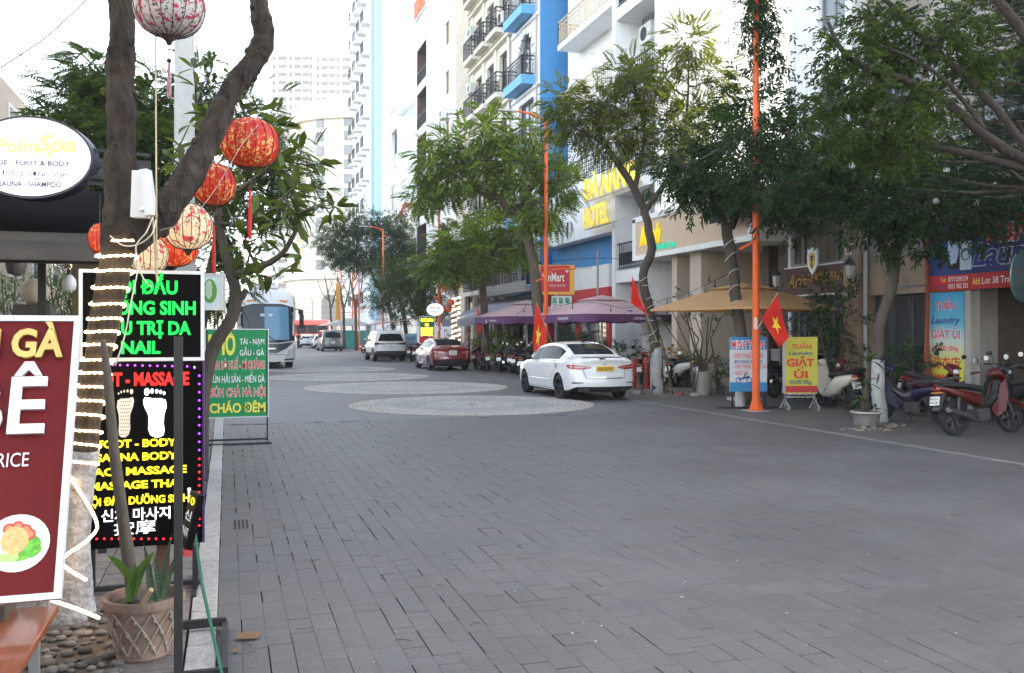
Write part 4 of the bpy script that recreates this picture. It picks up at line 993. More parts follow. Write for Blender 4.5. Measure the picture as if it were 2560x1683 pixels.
frond = tmpl_frond(9,.3,.34,.35); frond_f = tmpl_frond(8,.4,.38,.3); spray = tmpl_spray(); spray2 = tmpl_spray(9,3,.34,.13)
lf_bright = leaf_mat('leaf_bright',(.1,.155,.028),.6); lf_feather = leaf_mat('leaf_feather',(.075,.1,.018),.6); lf_dark = M('leaf_dark',(.022,.048,.017),.6,isl=.55,sub=.25,spec=.12)
lf_mid = leaf_mat('leaf_mid',(.04,.075,.035)); lf_olive = leaf_mat('leaf_olive',(.04,.062,.018)); lf_gloss = M('leaf_gloss',(.06,.09,.022),.4,isl=.45,sub=.35,spec=.3)
k_ = .4303
def dp(x,y,D,r): return (x * k_,y * k_,D,r)
def db(x,y,rx,ry,dd=0,dens=1.): return (x * k_,y * k_,rx * k_,ry * k_,dd,dens)
# right side, near to far
tree('street_tree','street tree with limed foot behind the planted grey bowl, crown over the name board',[
 [dp(2048,985,16.9,.13),dp(2040,880,16.9,.115),dp(2046,760,16.9,.1),dp(2075,650,16.9,.105),dp(2068,570,16.9,.12)],
 [dp(2070,590,16.9,.1),dp(2120,530,16.8,.09),dp(2165,460,16.6,.07),dp(2200,400,16.5,.04)],
 [dp(2066,600,16.9,.09),dp(2030,530,17.1,.075),dp(1985,470,17.4,.05),dp(1960,400,17.6,.03)],
 [dp(2140,500,16.7,.06),dp(2180,560,16.4,.05),dp(2230,500,16.2,.035),dp(2240,440,16.2,.02)]],
 [db(1960,400,90,60),db(2040,480,90,60,-.5),db(2110,400,90,70,.4),db(2200,420,90,70),db(2270,500,80,60,-.6),db(2010,330,80,50),db(2120,480,80,50,-1),db(1910,450,60,40,.5,.7),db(2330,440,70,70),db(2180,330,90,50,.4,.6),db(2130,545,60,20,-.6,.4),db(1830,440,60,40,1.2,.6)],
 16.9,spray,lf_dark,(.28,.42),per=9,clump=.5,nclump=20,bk=bark_g,lime_h=1.12,seed=1)
tree('street_tree','forked street tree wound with pale cable behind the orange pole and rental sign',[
 [dp(1738,930,21,.15),dp(1722,780,21,.14),dp(1706,650,21,.125),dp(1695,560,21,.13),dp(1688,520,21,.13)],
 [dp(1688,530,21,.09),dp(1655,460,21,.08),dp(1600,400,20.8,.06),dp(1560,340,20.7,.03)],
 [dp(1698,530,21,.1),dp(1730,460,21,.085),dp(1760,380,21.2,.06),dp(1850,300,21.5,.03)]],
 [db(1620,400,75,60),db(1680,340,80,70,.6),db(1765,400,60,60,-2.4,.8),db(1750,310,50,50,-2.3,.6),db(1830,330,80,70),db(1740,250,80,60,.8,.7),db(1880,250,60,50,.5,.7),db(1800,450,80,50,-.8),db(1880,400,60,50),db(1640,440,50,40,-.4,.6),db(1840,500,50,30,-.8,.5),db(1690,420,60,45,-.9,.8)],
 21,spray,lf_dark,(.3,.46),per=9,clump=.55,nclump=19,bk=bark_g,seed=2)
tree('street_tree','leaning street tree with feathery crown and wire coils beside the white saloon',[
 [dp(1530,918,24.6,.2),dp(1524,820,24.6,.16),dp(1510,720,24.6,.13),dp(1494,640,24.6,.12),dp(1515,575,24.6,.12),dp(1500,500,24.6,.11),dp(1470,430,24.5,.1),dp(1420,360,24.4,.085),dp(1385,300,24.3,.05)],
 [dp(1475,440,24.5,.08),dp(1490,370,24.7,.06),dp(1500,300,24.9,.035)],[dp(1500,490,24.6,.08),dp(1560,400,24.8,.07),dp(1590,320,25,.05),dp(1600,200,25.2,.03)],[dp(1400,330,24.4,.05),dp(1340,300,24.3,.03)]],
 [db(1340,290,70,45),db(1400,240,70,50,.4),db(1470,190,70,55,-.4),db(1550,200,80,70),db(1600,110,60,60,.5),db(1560,300,80,60,-.5),db(1480,300,80,50,.5),db(1650,190,60,80,.4),db(1410,330,60,40,-.5,.8),db(1310,235,50,25,.2,.6),db(1640,290,70,60,.6),db(1560,380,60,40,-.3,.6),db(1620,380,60,40,.3,.6)],
 24.6,frond,lf_feather,(.28,.46),per=9,clump=.6,nclump=19,bk=bark_g,lime_h=1.2,seed=3)
tree('street_tree','bright green flame tree beside the second orange pole and hanging flag',[
 [dp(1255,850,32.5,.24),dp(1252,760,32.5,.2),dp(1245,660,32.5,.19),dp(1230,570,32.5,.17),dp(1206,505,32.5,.17),dp(1160,465,32.4,.14),dp(1130,410,32.3,.1),dp(1120,350,32.2,.05)],
 [dp(1195,500,32.5,.1),dp(1235,440,32.6,.08),dp(1270,380,32.8,.05)],[dp(1150,460,32.4,.08),dp(1100,440,32.2,.06),dp(1050,400,32,.035)]],
 [db(1010,380,50,35),db(1060,340,60,45,.5),db(1130,310,70,40,-.5),db(1200,320,70,45),db(1260,370,60,50,.4),db(1110,380,80,45,-.8),db(1190,400,70,45,-.8),db(1290,430,40,55),db(1040,430,50,30),db(1270,480,50,40,-.6),db(990,440,35,30,.3,.7),db(1120,440,60,30,.6,.7),db(1215,460,50,30,.2,.7)],
 32.5,frond_f,lf_bright,(.42,.7),per=6,clump=.7,nclump=14,bk=bark,lime_h=.75,seed=4,droop=.45)
tree('street_tree','smaller bright green flame tree behind the maroon saloon and string lights',[
 [dp(1130,835,40,.2),dp(1125,740,40,.17),dp(1122,650,40,.16),dp(1124,600,40,.14)],[dp(1122,620,40,.1),dp(1080,590,40,.06)],[dp(1124,610,40,.1),dp(1170,570,40,.06)]],
 [db(1055,590,45,30),db(1110,560,60,35),db(1170,570,55,35,.5),db(1130,600,70,25,-.8),db(1210,560,35,45,.6),db(1040,620,35,25,-.3),db(1150,530,50,25,.5,.7)],
 40,frond_f,lf_bright,(.5,.8),per=7,clump=.8,nclump=13,seed=5,droop=.4)
t6 = tree('street_tree','slim tree with spiral light rope and red lanterns behind the maroon saloon',[
 [dp(1060,815,46,.17),dp(1058,740,46,.15),dp(1062,690,46,.12),dp(1040,640,46,.1),dp(1030,600,46,.06)]],
 [db(1030,590,45,30),db(1000,620,30,30,.4),db(1050,560,40,25,.5)],46,frond_f,lf_mid,(.4,.65),per=8,clump=.8,nclump=12,seed=6)
tree('street_tree','dull olive tree with two leaning stems beside the white off-road car',[
 [dp(995,815,52,.16),dp(985,760,52,.14),dp(960,710,52,.11),dp(940,650,52,.07)]],
 [db(960,650,50,35),db(990,690,40,30,-.5),db(920,640,40,30),db(980,640,45,30,.5),db(1010,720,30,20,-.4,.7)],52,spray2,lf_olive,(.4,.6),per=15,clump=.8,nclump=16,seed=7,lime_h=1.2)
tree('street_tree','olive tree with thin leaning stem left of the white off-road car',[
 [dp(950,790,58,.14),dp(938,730,58,.12),dp(925,690,58,.09),dp(900,650,58,.06)]],
 [db(900,640,40,35),db(925,680,45,30),db(880,680,30,30,.4),db(930,720,30,20,-.4)],58,spray2,lf_mid,(.4,.6),per=15,clump=.8,nclump=15,seed=8)
tree('street_tree','broad dark spreading tree over the parked vehicles beyond the fourth pole',[
 [dp(925,775,72,.2),dp(900,700,72,.17),dp(870,650,72,.14),dp(850,590,72,.08)],[dp(895,690,72,.1),dp(920,610,72.5,.06)]],
 [db(770,560,35,25),db(810,530,45,25),db(870,520,55,25),db(925,530,45,25),db(830,575,55,30,-1),db(890,570,55,30,-1),db(800,600,40,25),db(850,610,45,22,-1),db(945,570,30,30,1),db(905,610,35,20)],
 72,spray2,lf_dark,(.5,.75),per=17,clump=1.,nclump=20,seed=9)
for i,(x,D_,rr3,lb) in enumerate(((800,92,.17,'bare thin tree in front of the far red bus'),(828,84,.17,'bare forked tree right of the grey van'),(770,100,.14,'bare twiggy tree at the rear of the red bus'))):
 tree('bare_tree',lb,[[dp(x,770,D_,rr3),dp(x - 2,720,D_,rr3 * .8),dp(x - 8,680,D_,rr3 * .6),dp(x - 16,640,D_,.04)],[dp(x,715,D_,.1),dp(x + 12,670,D_,.06),dp(x + 14,630,D_,.03)],[dp(x - 4,700,D_,.07),dp(x - 22,680,D_,.04),dp(x - 32,650,D_,.02)],[dp(x + 6,690,D_,.06),dp(x + 30,660,D_,.02)],[dp(x - 8,680,D_,.05),dp(x + 4,650,D_,.02)],[dp(x + 2,700,D_,.05),dp(x + 26,690,D_,.02)]],
         [db(x - 4,690,18,12,0,.35)],D_,spray2,lf_olive,(.3,.5),per=5,clump=.8,nclump=10,seed=20 + i)
# big limbs reaching in from the right
tree('overhanging_tree','tree just outside the right edge with long bare limbs reaching over the pavement',[
 [(1165,480,10.6,0.170),(1150,330,10.6,0.153),(1100,220,10.6,0.145),(1045,170,10.7,0.087)],
 [(1045,170,10.7,0.068),(990,140,10.8,0.062),(950,105,10.9,0.053),(905,80,11,0.043),(865,68,11,0.037),(842,50,11,0.031),(828,22,11,0.022)],
 [(1060,180,10.7,0.062),(1010,165,10.8,0.053),(950,150,10.9,0.043),(905,142,11,0.034),(880,140,11,0.019)],
 [(1040,165,10.7,0.056),(985,95,11,0.046),(935,50,11.2,0.040),(900,15,11.4,0.034),(870,-15,11.5,0.031)],
 [(985,130,10.8,0.031),(950,85,10.8,0.025),(915,60,10.8,0.019),(880,45,10.8,0.012)],[(1100,220,10.6,0.085),(1040,60,10.5,0.068),(980,-20,10.5,0.051)]],
 [(850,95,26,16,0,.8),(885,55,34,22,.3,.9),(930,45,36,22,.2,.8),(870,20,34,18,.5,.7),(905,110,30,20,-.3,.7),(960,20,30,20,.5,.7),(845,60,24,18,0,.5),(940,90,30,18,.4,.6),(890,150,30,16,-.2,.7),(980,60,26,20,.4,.6),(860,130,26,14,-.2,.5)],
 11,spray,leaf_mat('leaf_near',(.034,.06,.016),.5),(.17,.27),per=8,clump=.32,nclump=21,bk=M('bark_dark',(.034,.027,.022),.9,var=.4,vs=9,bump=1.,bs=25),seed=12)
for i,(x_,y_,lb) in enumerate(((-4.2,43,'nearest of the round dark trees added at left to darken window reflections'),(-4.6,52,'second round dark tree added at left to darken window reflections'),(-4.2,62,'third round dark tree added at left to darken window reflections'),(-4.4,74,'farthest round dark tree added at left to darken window reflections'))):  # row added to block bright sky reflections in the saloon's side windows
 def W(x,y,z): cx = CT * x - ST * y; D = ST * x + CT * y; return (HX + FOC * cx / D,HY - (z - CH) * FOC / D,D)
 D_ = W(x_,y_,5)[2]; s_ = FOC / D_
 tree('round_tree',lb,[[(*W(x_,y_,0),.16),(*W(x_ + .1,y_,2),.13),(*W(x_,y_,4),.1),(*W(x_ + .2,y_,6),.04)]],[(*W(x_ + a,y_ + b,c)[:2],1.5 * s_,1.2 * s_,CT * b + ST * a) for a,b,c in ((0,0,6.2),(1.2,1.5,5),(-1.2,-1.5,5.2),(1.2,-1.8,5.4),(-1,1.8,6),(.2,0,7.5),(0,2.5,4.6),(0,-2.6,4.6))],D_,spray2,lf_dark,(.5,.75),per=12,clump=1.,nclump=14,seed=60 + i)
# norfolk pine
def norfolk(label,px,D,zt_,z0_,r0):
 b = at(px,400,D); b.z = 0; r = root('norfolk_pine',b,label,'tree'); st_ = random.getstate(); random.seed(4); rg = np.random.default_rng(4)
 mb = MB(); mb.tube([b,b + Vector((.05,0,zt_ * .5)),b + Vector((0,0,zt_))],[.16,.12,.05],8,rough=.05); mb.build('trunk',bark,r,smooth='full',fix=False)
 Ps,Ds,Ss = [],[],[]; tw = MB(); z = z0_
 while z < zt_:
  L_ = r0 * (1 - .45 * (z - z0_) / (zt_ - z0_)); n = 8; a0_ = random.random() * 6
  for i in range(n):
   a = a0_ + 2 * PI * i / n + random.uniform(-.15,.15); d = Vector((math.cos(a),math.sin(a),0)); o = b + Vector((0,0,z)); pts = [o,o + d * L_ * .5 + Vector((0,0,.03)),o + d * L_ + Vector((0,0,.28 - .1))]
   tw.tube(pts,[.03,.02,.008],5)
   for j in range(30):
    t = .12 + .88 * j / 29; p = o + d * L_ * t + Vector((0,0,.1 * t)); sidev = d.cross(Vector((0,0,1))) * (1 if j % 2 else -1)
    for q in range(5):
     s_ = .42 * (1.15 - t * .6) * (q + .6) / 5; Ps.append(p + sidev * s_ + Vector((0,0,random.uniform(-.02,.03)))); Ds.append(sidev * 1. + d * random.uniform(.4,.8) + Vector((0,0,random.uniform(-.1,.4)))); Ss.append(random.uniform(.13,.2))
  z += .48
 tw.build('branches',bark,r,fix=False)
 V = np.array([(0,0,0),(.5,.06,.02),(1,0,0),(.5,-.06,.02),(0,0,0),(.6,.2,.12),(.9,.32,.16),(.5,.26,.1),(0,0,0),(.6,-.2,.12),(.9,-.32,.16),(.5,-.26,.1)],np.float32); F = np.array([(0,1,2,3),(4,5,6,7),(8,9,10,11)],np.int32)
 V,F = scatter((V,F),np.array([tuple(v) for v in Ps]),np.array([tuple(v) for v in Ds]),np.array(Ss),rg=rg)
 np_mesh('crown',V,F,leaf_mat('leaf_pine',(.022,.042,.024),.3,.15),r); random.setstate(st_)
norfolk('tall dark norfolk pine with layered boughs at the upper right corner',1047,13.0,8.4,3.75,1.9)
# vine on the first pole
vp = at(756,30,19.4)
rv = root('climbing_vine',(10.9,16.9,8),'clump of dark climbing leaves hanging round the top of the nearest orange pole','vine'); rg = np.random.default_rng(8)
Pv = np.concatenate([np.array(at(756 + dx,y,19.3))[None] + rg.normal(0,1,(n,3)) * np.array([.2,.2,.28]) for y,dx,n in ((5,2,80),(22,4,90),(38,6,80),(55,9,50),(-12,0,60),(66,14,22))])
Dv = rg.normal(0,.6,Pv.shape); Dv[:,2] -= .7
V,F = scatter(spray,Pv,Dv,rg.uniform(.22,.36,len(Pv)),rg=rg); np_mesh('foliage',V,F,lf_dark,rv)
mb = MB(); mb.tube([(10.95,16.85,3.9),(11.0,16.8,5.5),(10.85,16.8,7),(11,16.95,8.5)],.02,5); mb.build('stem',bark,rv)
# left side: the near forked trunk
D0 = 5.35
def dq(x,y,D,r): return at(x * k_,y * k_,D),r
def limb(par,name,pts,seg=16,k=6,bk_=None,knots=0,rough=.035):
 P,Rr = smooth_path([p for p,_ in pts],[r_ for _,r_ in pts],k)
 mb = MB(); mb.tube(P,[r_ * (1 + .06 * math.sin(i * .37) + .03 * math.sin(i * .9)) for i,r_ in enumerate(Rr)],seg,rough=rough)
 for i in range(knots):
  j = random.randrange(2,len(P) - 2); a = random.uniform(0,6.28); x_,y_,z_ = rot2(P[j + 1] - P[j]); d = x_ * math.cos(a) + y_ * math.sin(a)
  rr4 = Rr[j]; mb.lathe([(rr4 * .34,rr4 * .8),(rr4 * .34,rr4 * 1.05),(rr4 * .22,rr4 * 1.16),(rr4 * .15,rr4 * 1.05)],8,P[j],axis=tuple(d))
 return mb.build(name,bk_ or bark_g,par,smooth='full',fix=False),P,Rr
random.seed(5)
mt = root('forked_tree',Vector((at(71,615,D0).x,at(71,615,D0).y,0)),'near forked tree with limed foot wrapped in a glowing light rope','tree')
bark_n = M('bark_near',(.03,.024,.02),.92,var=.75,vs=13,bump=1.,bs=26,stretch=(1,1,.4),bd=.05)
tr_pts = [dq(158,1455,5.35,.14),dq(166,1340,5.35,.105),dq(178,1180,5.35,.08),dq(200,1000,5.33,.075),dq(226,840,5.3,.076),dq(252,700,5.28,.083),dq(272,600,5.27,.098),dq(288,530,5.27,.125)]
tr_pts[0] = (Vector((tr_pts[0][0].x,tr_pts[0][0].y,-.05)),.15)
_,TP,TR = limb(mt,'trunk',tr_pts,24,8,bark_n,knots=0,rough=.02)
limb(mt,'branch',[dq(285,545,5.27,.108),dq(279,430,5.27,.088),dq(283,300,5.28,.079),dq(280,180,5.3,.079),dq(284,80,5.3,.072),dq(284,-60,5.3,.072)],30,16,bark_n,knots=8,rough=.06)
limb(mt,'branch',[dq(290,560,5.27,.1),dq(350,520,5.3,.098),dq(420,440,5.35,.084),dq(482,330,5.45,.074),dq(535,215,5.55,.068),dq(585,150,5.6,.068),dq(613,88,5.62,.068),dq(603,20,5.6,.058),dq(600,-60,5.6,.055)],28,16,bark_n,knots=9,rough=.06)
# lime wash on the lower trunk and wrapped light rope
low = [i for i,p in enumerate(TP) if p.z < 1.02]
mb = MB(); mb.tube([TP[i] for i in low],[TR[i] * (1 + .06 * math.sin(i * .37) + .03 * math.sin(i * .9)) + .006 for i in low],20,rough=.02); mb.build('lime_coat',M('lime_near',(.27,.27,.29),.95,var=.5,vs=14,dirt=.9,bump=1.,bs=22,bd=.04),mt,smooth='full',fix=False)
rope_m = M('rope_lit',(.9,.75,.5),.4,em=(1,.66,.32),es=2.2)
ropes = root('light_rope',mt.location + Vector((0,0,1.5)),'glowing warm white light rope wound round the near trunk','light rope')
def trunk_at(z):
 for i in range(len(TP) - 1):
  if TP[i].z <= z <= TP[i + 1].z:
   t = (z - TP[i].z) / (TP[i + 1].z - TP[i].z); return TP[i].lerp(TP[i + 1],t),TR[i] * (1 - t) + TR[i + 1] * t
 return (TP[-1],TR[-1]) if z > TP[-1].z else (TP[0],TR[0])
zt_list = [2.3 - .045,2.16]
pts = []
turns = [560,595,628,668,706,740,770,800,836,866,898,930,962,1000,1030,1072,1110]
zs_t = [CH + (HY - t * k_) / FOC * 5.3 for t in turns]
npt = 70
for i in range(len(zs_t) - 1):
 for j in range(npt):
  t = j / npt; z = zs_t[i] * (1 - t) + zs_t[i + 1] * t
  a = 2 * PI * t - PI / 2 - TH; c,r_ = trunk_at(z); r_ = r_ * 1.07 + .009
  til = (.024 - .0012 * i) * math.sin(a + 1.2 + i * .1)
  pts.append(Vector((c.x + r_ * math.cos(a),c.y + r_ * math.sin(a),z + til)))
mb = MB(); mb.tube(pts,[.0078 if (i // 2) % 2 else .0045 for i in range(len(pts))],6); mb.build('tube',rope_m,ropes,smooth='full',fix=False)
z_ = at(0,1190 * k_,5.2).z
mb = MB(); mb.tube(smooth_path([pts[-1],at(96,520,5.15),at(90,538,5.12),at(62,561,5.15),at(86,580,5.1)],[1] * 5,6)[0],.0085,6); mb.build('tube',rope_m,ropes,smooth='full',fix=False)
mb = MB(); mb.tube(smooth_path([at(42,597,4.4),at(60,603,4.6),at(80,610,5.0),at(99,618,5.0)],[1] * 4,6)[0],.0085,6); mb.build('tube',rope_m,ropes,smooth='full',fix=False)
# frangipani with large single leaves
tf = root('broadleaf_tree',Vector((at(200,420,10.2).x,at(200,420,10.2).y,0)),'crooked small tree with large glossy leaves leaning behind the green menu board','tree')
random.seed(9)
LB = [[dp(470,985,10.2,.07),dp(478,880,10.2,.075),dp(500,800,10.2,.075),dp(540,735,10.2,.07),dp(548,680,10.2,.065),dp(532,620,10.2,.06),dp(512,540,10.2,.05),dp(505,470,10.2,.04),dp(500,400,10.2,.025)],
 [dp(535,700,10.2,.06),dp(560,690,10.2,.05),dp(572,672,10.2,.025)],
 [dp(540,640,10.2,.05),dp(600,622,10.1,.042),dp(655,590,10,.03),dp(690,530,9.9,.022),dp(700,495,9.9,.015),dp(745,480,9.8,.01)],
 [dp(505,480,10.2,.035),dp(560,440,10,.025),dp(610,400,9.8,.018),dp(660,360,9.7,.01)],[dp(510,520,10.2,.03),dp(580,520,10,.02),dp(640,480,9.9,.012),dp(690,430,9.8,.008)],
 [dp(500,420,10.2,.03),dp(470,330,10.1,.02),dp(455,240,10,.012)],[dp(505,450,10.2,.025),dp(440,400,10.3,.018),dp(400,370,10.3,.01)],
 [dp(600,622,10.1,.02),dp(570,560,10,.012),dp(590,500,10,.008)],[dp(655,590,10,.015),dp(700,600,9.9,.01),dp(620,650,9.9,.006)],[dp(470,330,10.1,.015),dp(520,270,10,.008)]]
TIPS = []
for i,l in enumerate(LB):
 P,Rr = smooth_path([at(*q[:3]) for q in l],[q[3] for q in l],5)
 if i == 0: P[0].z = -.03
 MB().tube(P,Rr,9,rough=.08).build('trunk' if i == 0 else 'branch',bark_g,tf,smooth='full',fix=False)
 if i > 1: TIPS += [(P[j],(P[min(j + 1,len(P) - 1)] - P[j - 1]).normalized()) for j in range(len(P) // 3,len(P))]
 elif i == 0: TIPS += [(P[j],Vector((0,0,1))) for j in range(len(P) - 8,len(P))]
lv,lfc = tmpl_leaf(); lm_ = bpy.data.meshes.new('leaf'); lm_.from_pydata(lv,[],lfc); lm_.materials.append(lf_gloss)
# extra twig ends spread through the crown
CL = [(455,200),(500,230),(440,290),(520,300),(570,340),(480,360),(610,320),(650,350),(560,400),(640,400),(690,380),(520,420),(600,450),(680,440),(730,430),(750,470),(700,500),(640,520),(580,500),(540,520),(560,580),(610,560),(500,300),(430,350),(460,420),(660,300),(770,500),(600,640),(570,640),(540,350),(620,370),(485,270),(580,290),(720,400),(670,480),(760,440),(735,470),(780,480),(700,350),(740,380),(450,160),(640,290),(600,260)]
tw = MB()
for cx_,cy_ in CL:
 p = at(cx_ * k_,cy_ * k_,10 + random.uniform(-.55,.55)); n_ = min(TIPS,key=lambda t: (t[0] - p).length)
 tw.tube([n_[0],n_[0].lerp(p,.6) + Vector((0,0,-.02)),p],[.012,.009,.006],5,caps=False); TIPS.append((p,(p - n_[0]).normalized())); TIPS.append((p,(p - n_[0]).normalized())); TIPS.append((p,(p - n_[0]).normalized()))
tw.build('twigs',bark_g,tf,fix=False)
for i in range(300):
 p,d = TIPS[-1 - (i % len(TIPS))] if i < 260 else random.choice(TIPS)
 v = d * .5 + Vector((random.gauss(0,.75),random.gauss(0,.75),random.gauss(-.1,.5))); v.normalize()
 o = link_mesh('leaf',lm_,tf); q = v.to_track_quat('X','Z'); o.rotation_euler = (q @ Quaternion((1,0,0),random.uniform(-.8,.8))).to_euler()
 s_ = random.uniform(.17,.3); o.scale = (s_,s_,s_); o.location = p + v * .01 - ORG[tf.name]
# feathery trees behind on the left
tree('feathery_tree','dark feathery tree behind the forked trunk and the oval sign',[
 [dp(320,900,17,.16),dp(315,700,17,.15),dp(300,500,17,.12),dp(290,300,17,.06)],[dp(305,520,17,.08),dp(240,380,16.8,.05),dp(190,290,16.6,.02)],[dp(300,450,17,.07),dp(380,350,17.2,.04)]],
 [db(225,170,50,50),db(200,260,70,50),db(260,240,80,70,.5),db(180,310,50,30,-.4),db(270,330,90,60,-.5),db(350,250,80,70,.8),db(340,360,90,70),db(240,400,70,50),db(400,320,70,70,.5),db(420,430,70,60,.3),db(480,200,60,50,1.4,.7),db(560,280,60,60,1.6,.7),db(320,450,80,50)],
 17,frond,leaf_mat('leaf_feather_dark',(.045,.075,.026),.45,.3),(.3,.45),per=10,clump=.55,nclump=20,seed=31)
tree('feathery_tree','feathery tree behind the broadleaf crown to the left of the coach',[
 [dp(470,860,21,.13),dp(475,700,21,.12),dp(520,520,21,.08),dp(600,400,21,.04)]],
 [db(600,330,70,60),db(660,390,60,50),db(560,450,70,60),db(640,470,50,40),db(520,560,50,60),db(500,660,40,50),db(560,600,40,40,0,.6)],
 21,frond,MATS['leaf_feather_dark'],(.35,.5),per=8,clump=.6,nclump=14,seed=32)
# bamboo-like hedge seen under the awning
for i,(x,w_) in enumerate(((30,60),(140,45),(215,35))):
 r = root('bamboo_clump',at(x * k_,330,12.5),['thin bamboo clump under the awning at the left edge','thin bamboo clump between the globe post and hanging bulb','bamboo clump beside the brown awning post'][i],'bamboo'); r.location.z = 0; ORG[r.name] = r.location.copy()
 rg = np.random.default_rng(40 + i); n = 1300; P0 = np.array(at(x * k_,300,12.5)); P_ = P0[None] + rg.uniform(-1,1,(n,3)) * np.array([w_ * k_ * 12.5 / 900 * 1.2,.5,0]); P_[:,2] = rg.uniform(.9,2.5,n)
 Dd = rg.normal(0,.7,(n,3)); Dd[:,2] -= .35
 V,F = scatter((np.array([(0,0,0),(.4,.06,0),(1,0,-.1),(.4,-.06,0)],np.float32),np.array([(0,1,2,3)])),P_,Dd,rg.uniform(.1,.2,n),rg=rg); np_mesh('foliage',V,F,lf_mid,r)
 mb = MB()
 for j in range(9): q = P_[j * 7]; mb.tube([(q[0],q[1],0),(q[0] + rg.normal(0,.05),q[1],1.4),(q[0] + rg.normal(0,.15),q[1],2.5)],.012,5)
 mb.build('canes',M('bamboo_cane',(.12,.13,.05),.6),r,kind='stuff')
# ================================================================== vehicles
def lerpf(pr,y):
 ys = [p[0] for p in pr]; return float(np.interp(y,ys,[p[1] for p in pr]))
def smf(pr,y,k=.06): return (lerpf(pr,y - k) + lerpf(pr,y) * 2 + lerpf(pr,y + k)) / 4
tyre_m = M('tyre',(.02,.02,.021),.85,bump=.3,bs=60); lamp_red = M('tail_red',(.35,.012,.015),.15,spec=.8,coat=.6); lamp_clear = M('lamp_clear',(.5,.5,.52),.1,spec=.9,coat=.5)
lamp_dk = M('tail_dark_red',(.1,.008,.01),.15,coat=.6)
car_glass = M('car_glass',(.012,.014,.016),.04,spec=.2,ior=1.18); seam_m = M('panel_gap',(.02,.02,.02),.9)
plate_w = M('plate_white',(.72,.72,.7),.5); plate_y = M('plate_yellow',(.75,.42,.02),.5)
def wheel_parts(par,c,r,w,side,rim_m,spokes=5,double=True):
 """c = wheel centre; side = +1/-1 outward x"""
 mb = MB(); ri = r * .66
 prof = [(ri,-w / 2),(r * .9,-w / 2),(r * .975,-w * .42),(r,-w * .3),(r,w * .3),(r * .975,w * .42),(r * .9,w / 2),(ri,w / 2)]
 mb.lathe(prof + [prof[0]],28,c,axis=(side,0,0),caps=False); wh = mb.build('wheel',tyre_m,par,smooth=True)
 mb = MB(); o = Vector(c) + Vector((side * w * .3,0,0))
 mb.lathe([(ri,-w * .6),(ri,w * .16),(ri * .94,w * .16),(ri * .9,-.02),(ri * .9,-w * .6)],28,o,axis=(side,0,0),caps=False)
 mb.lathe([(ri * .2,-.05),(ri * .2,.012),(0.001,.02)],12,o,axis=(side,0,0),caps=False)
 for i in range(spokes):
  a = 2 * PI * i / spokes + .3
  for da in ((-.16,.16) if double else (0,)):
   d0 = Vector((0,math.cos(a + da * .3),math.sin(a + da * .3))); d1 = Vector((0,math.cos(a + da),math.sin(a + da)))
   mb.bar(o + d0 * ri * .15 + Vector((side * .0,0,0)),o + d1 * ri * .93 + Vector((side * .01,0,0)),ri * (.13 if double else .26),.03)
 mb.build('rim',rim_m,wh,smooth=True)
 MB().lathe([(0.001,0),(ri * .88,0)],20,o - Vector((side * w * .5,0,0)),axis=(side,0,0),caps=False).build('brake_disc',M('disc_dark',(.03,.03,.032),.5,.3),wh)
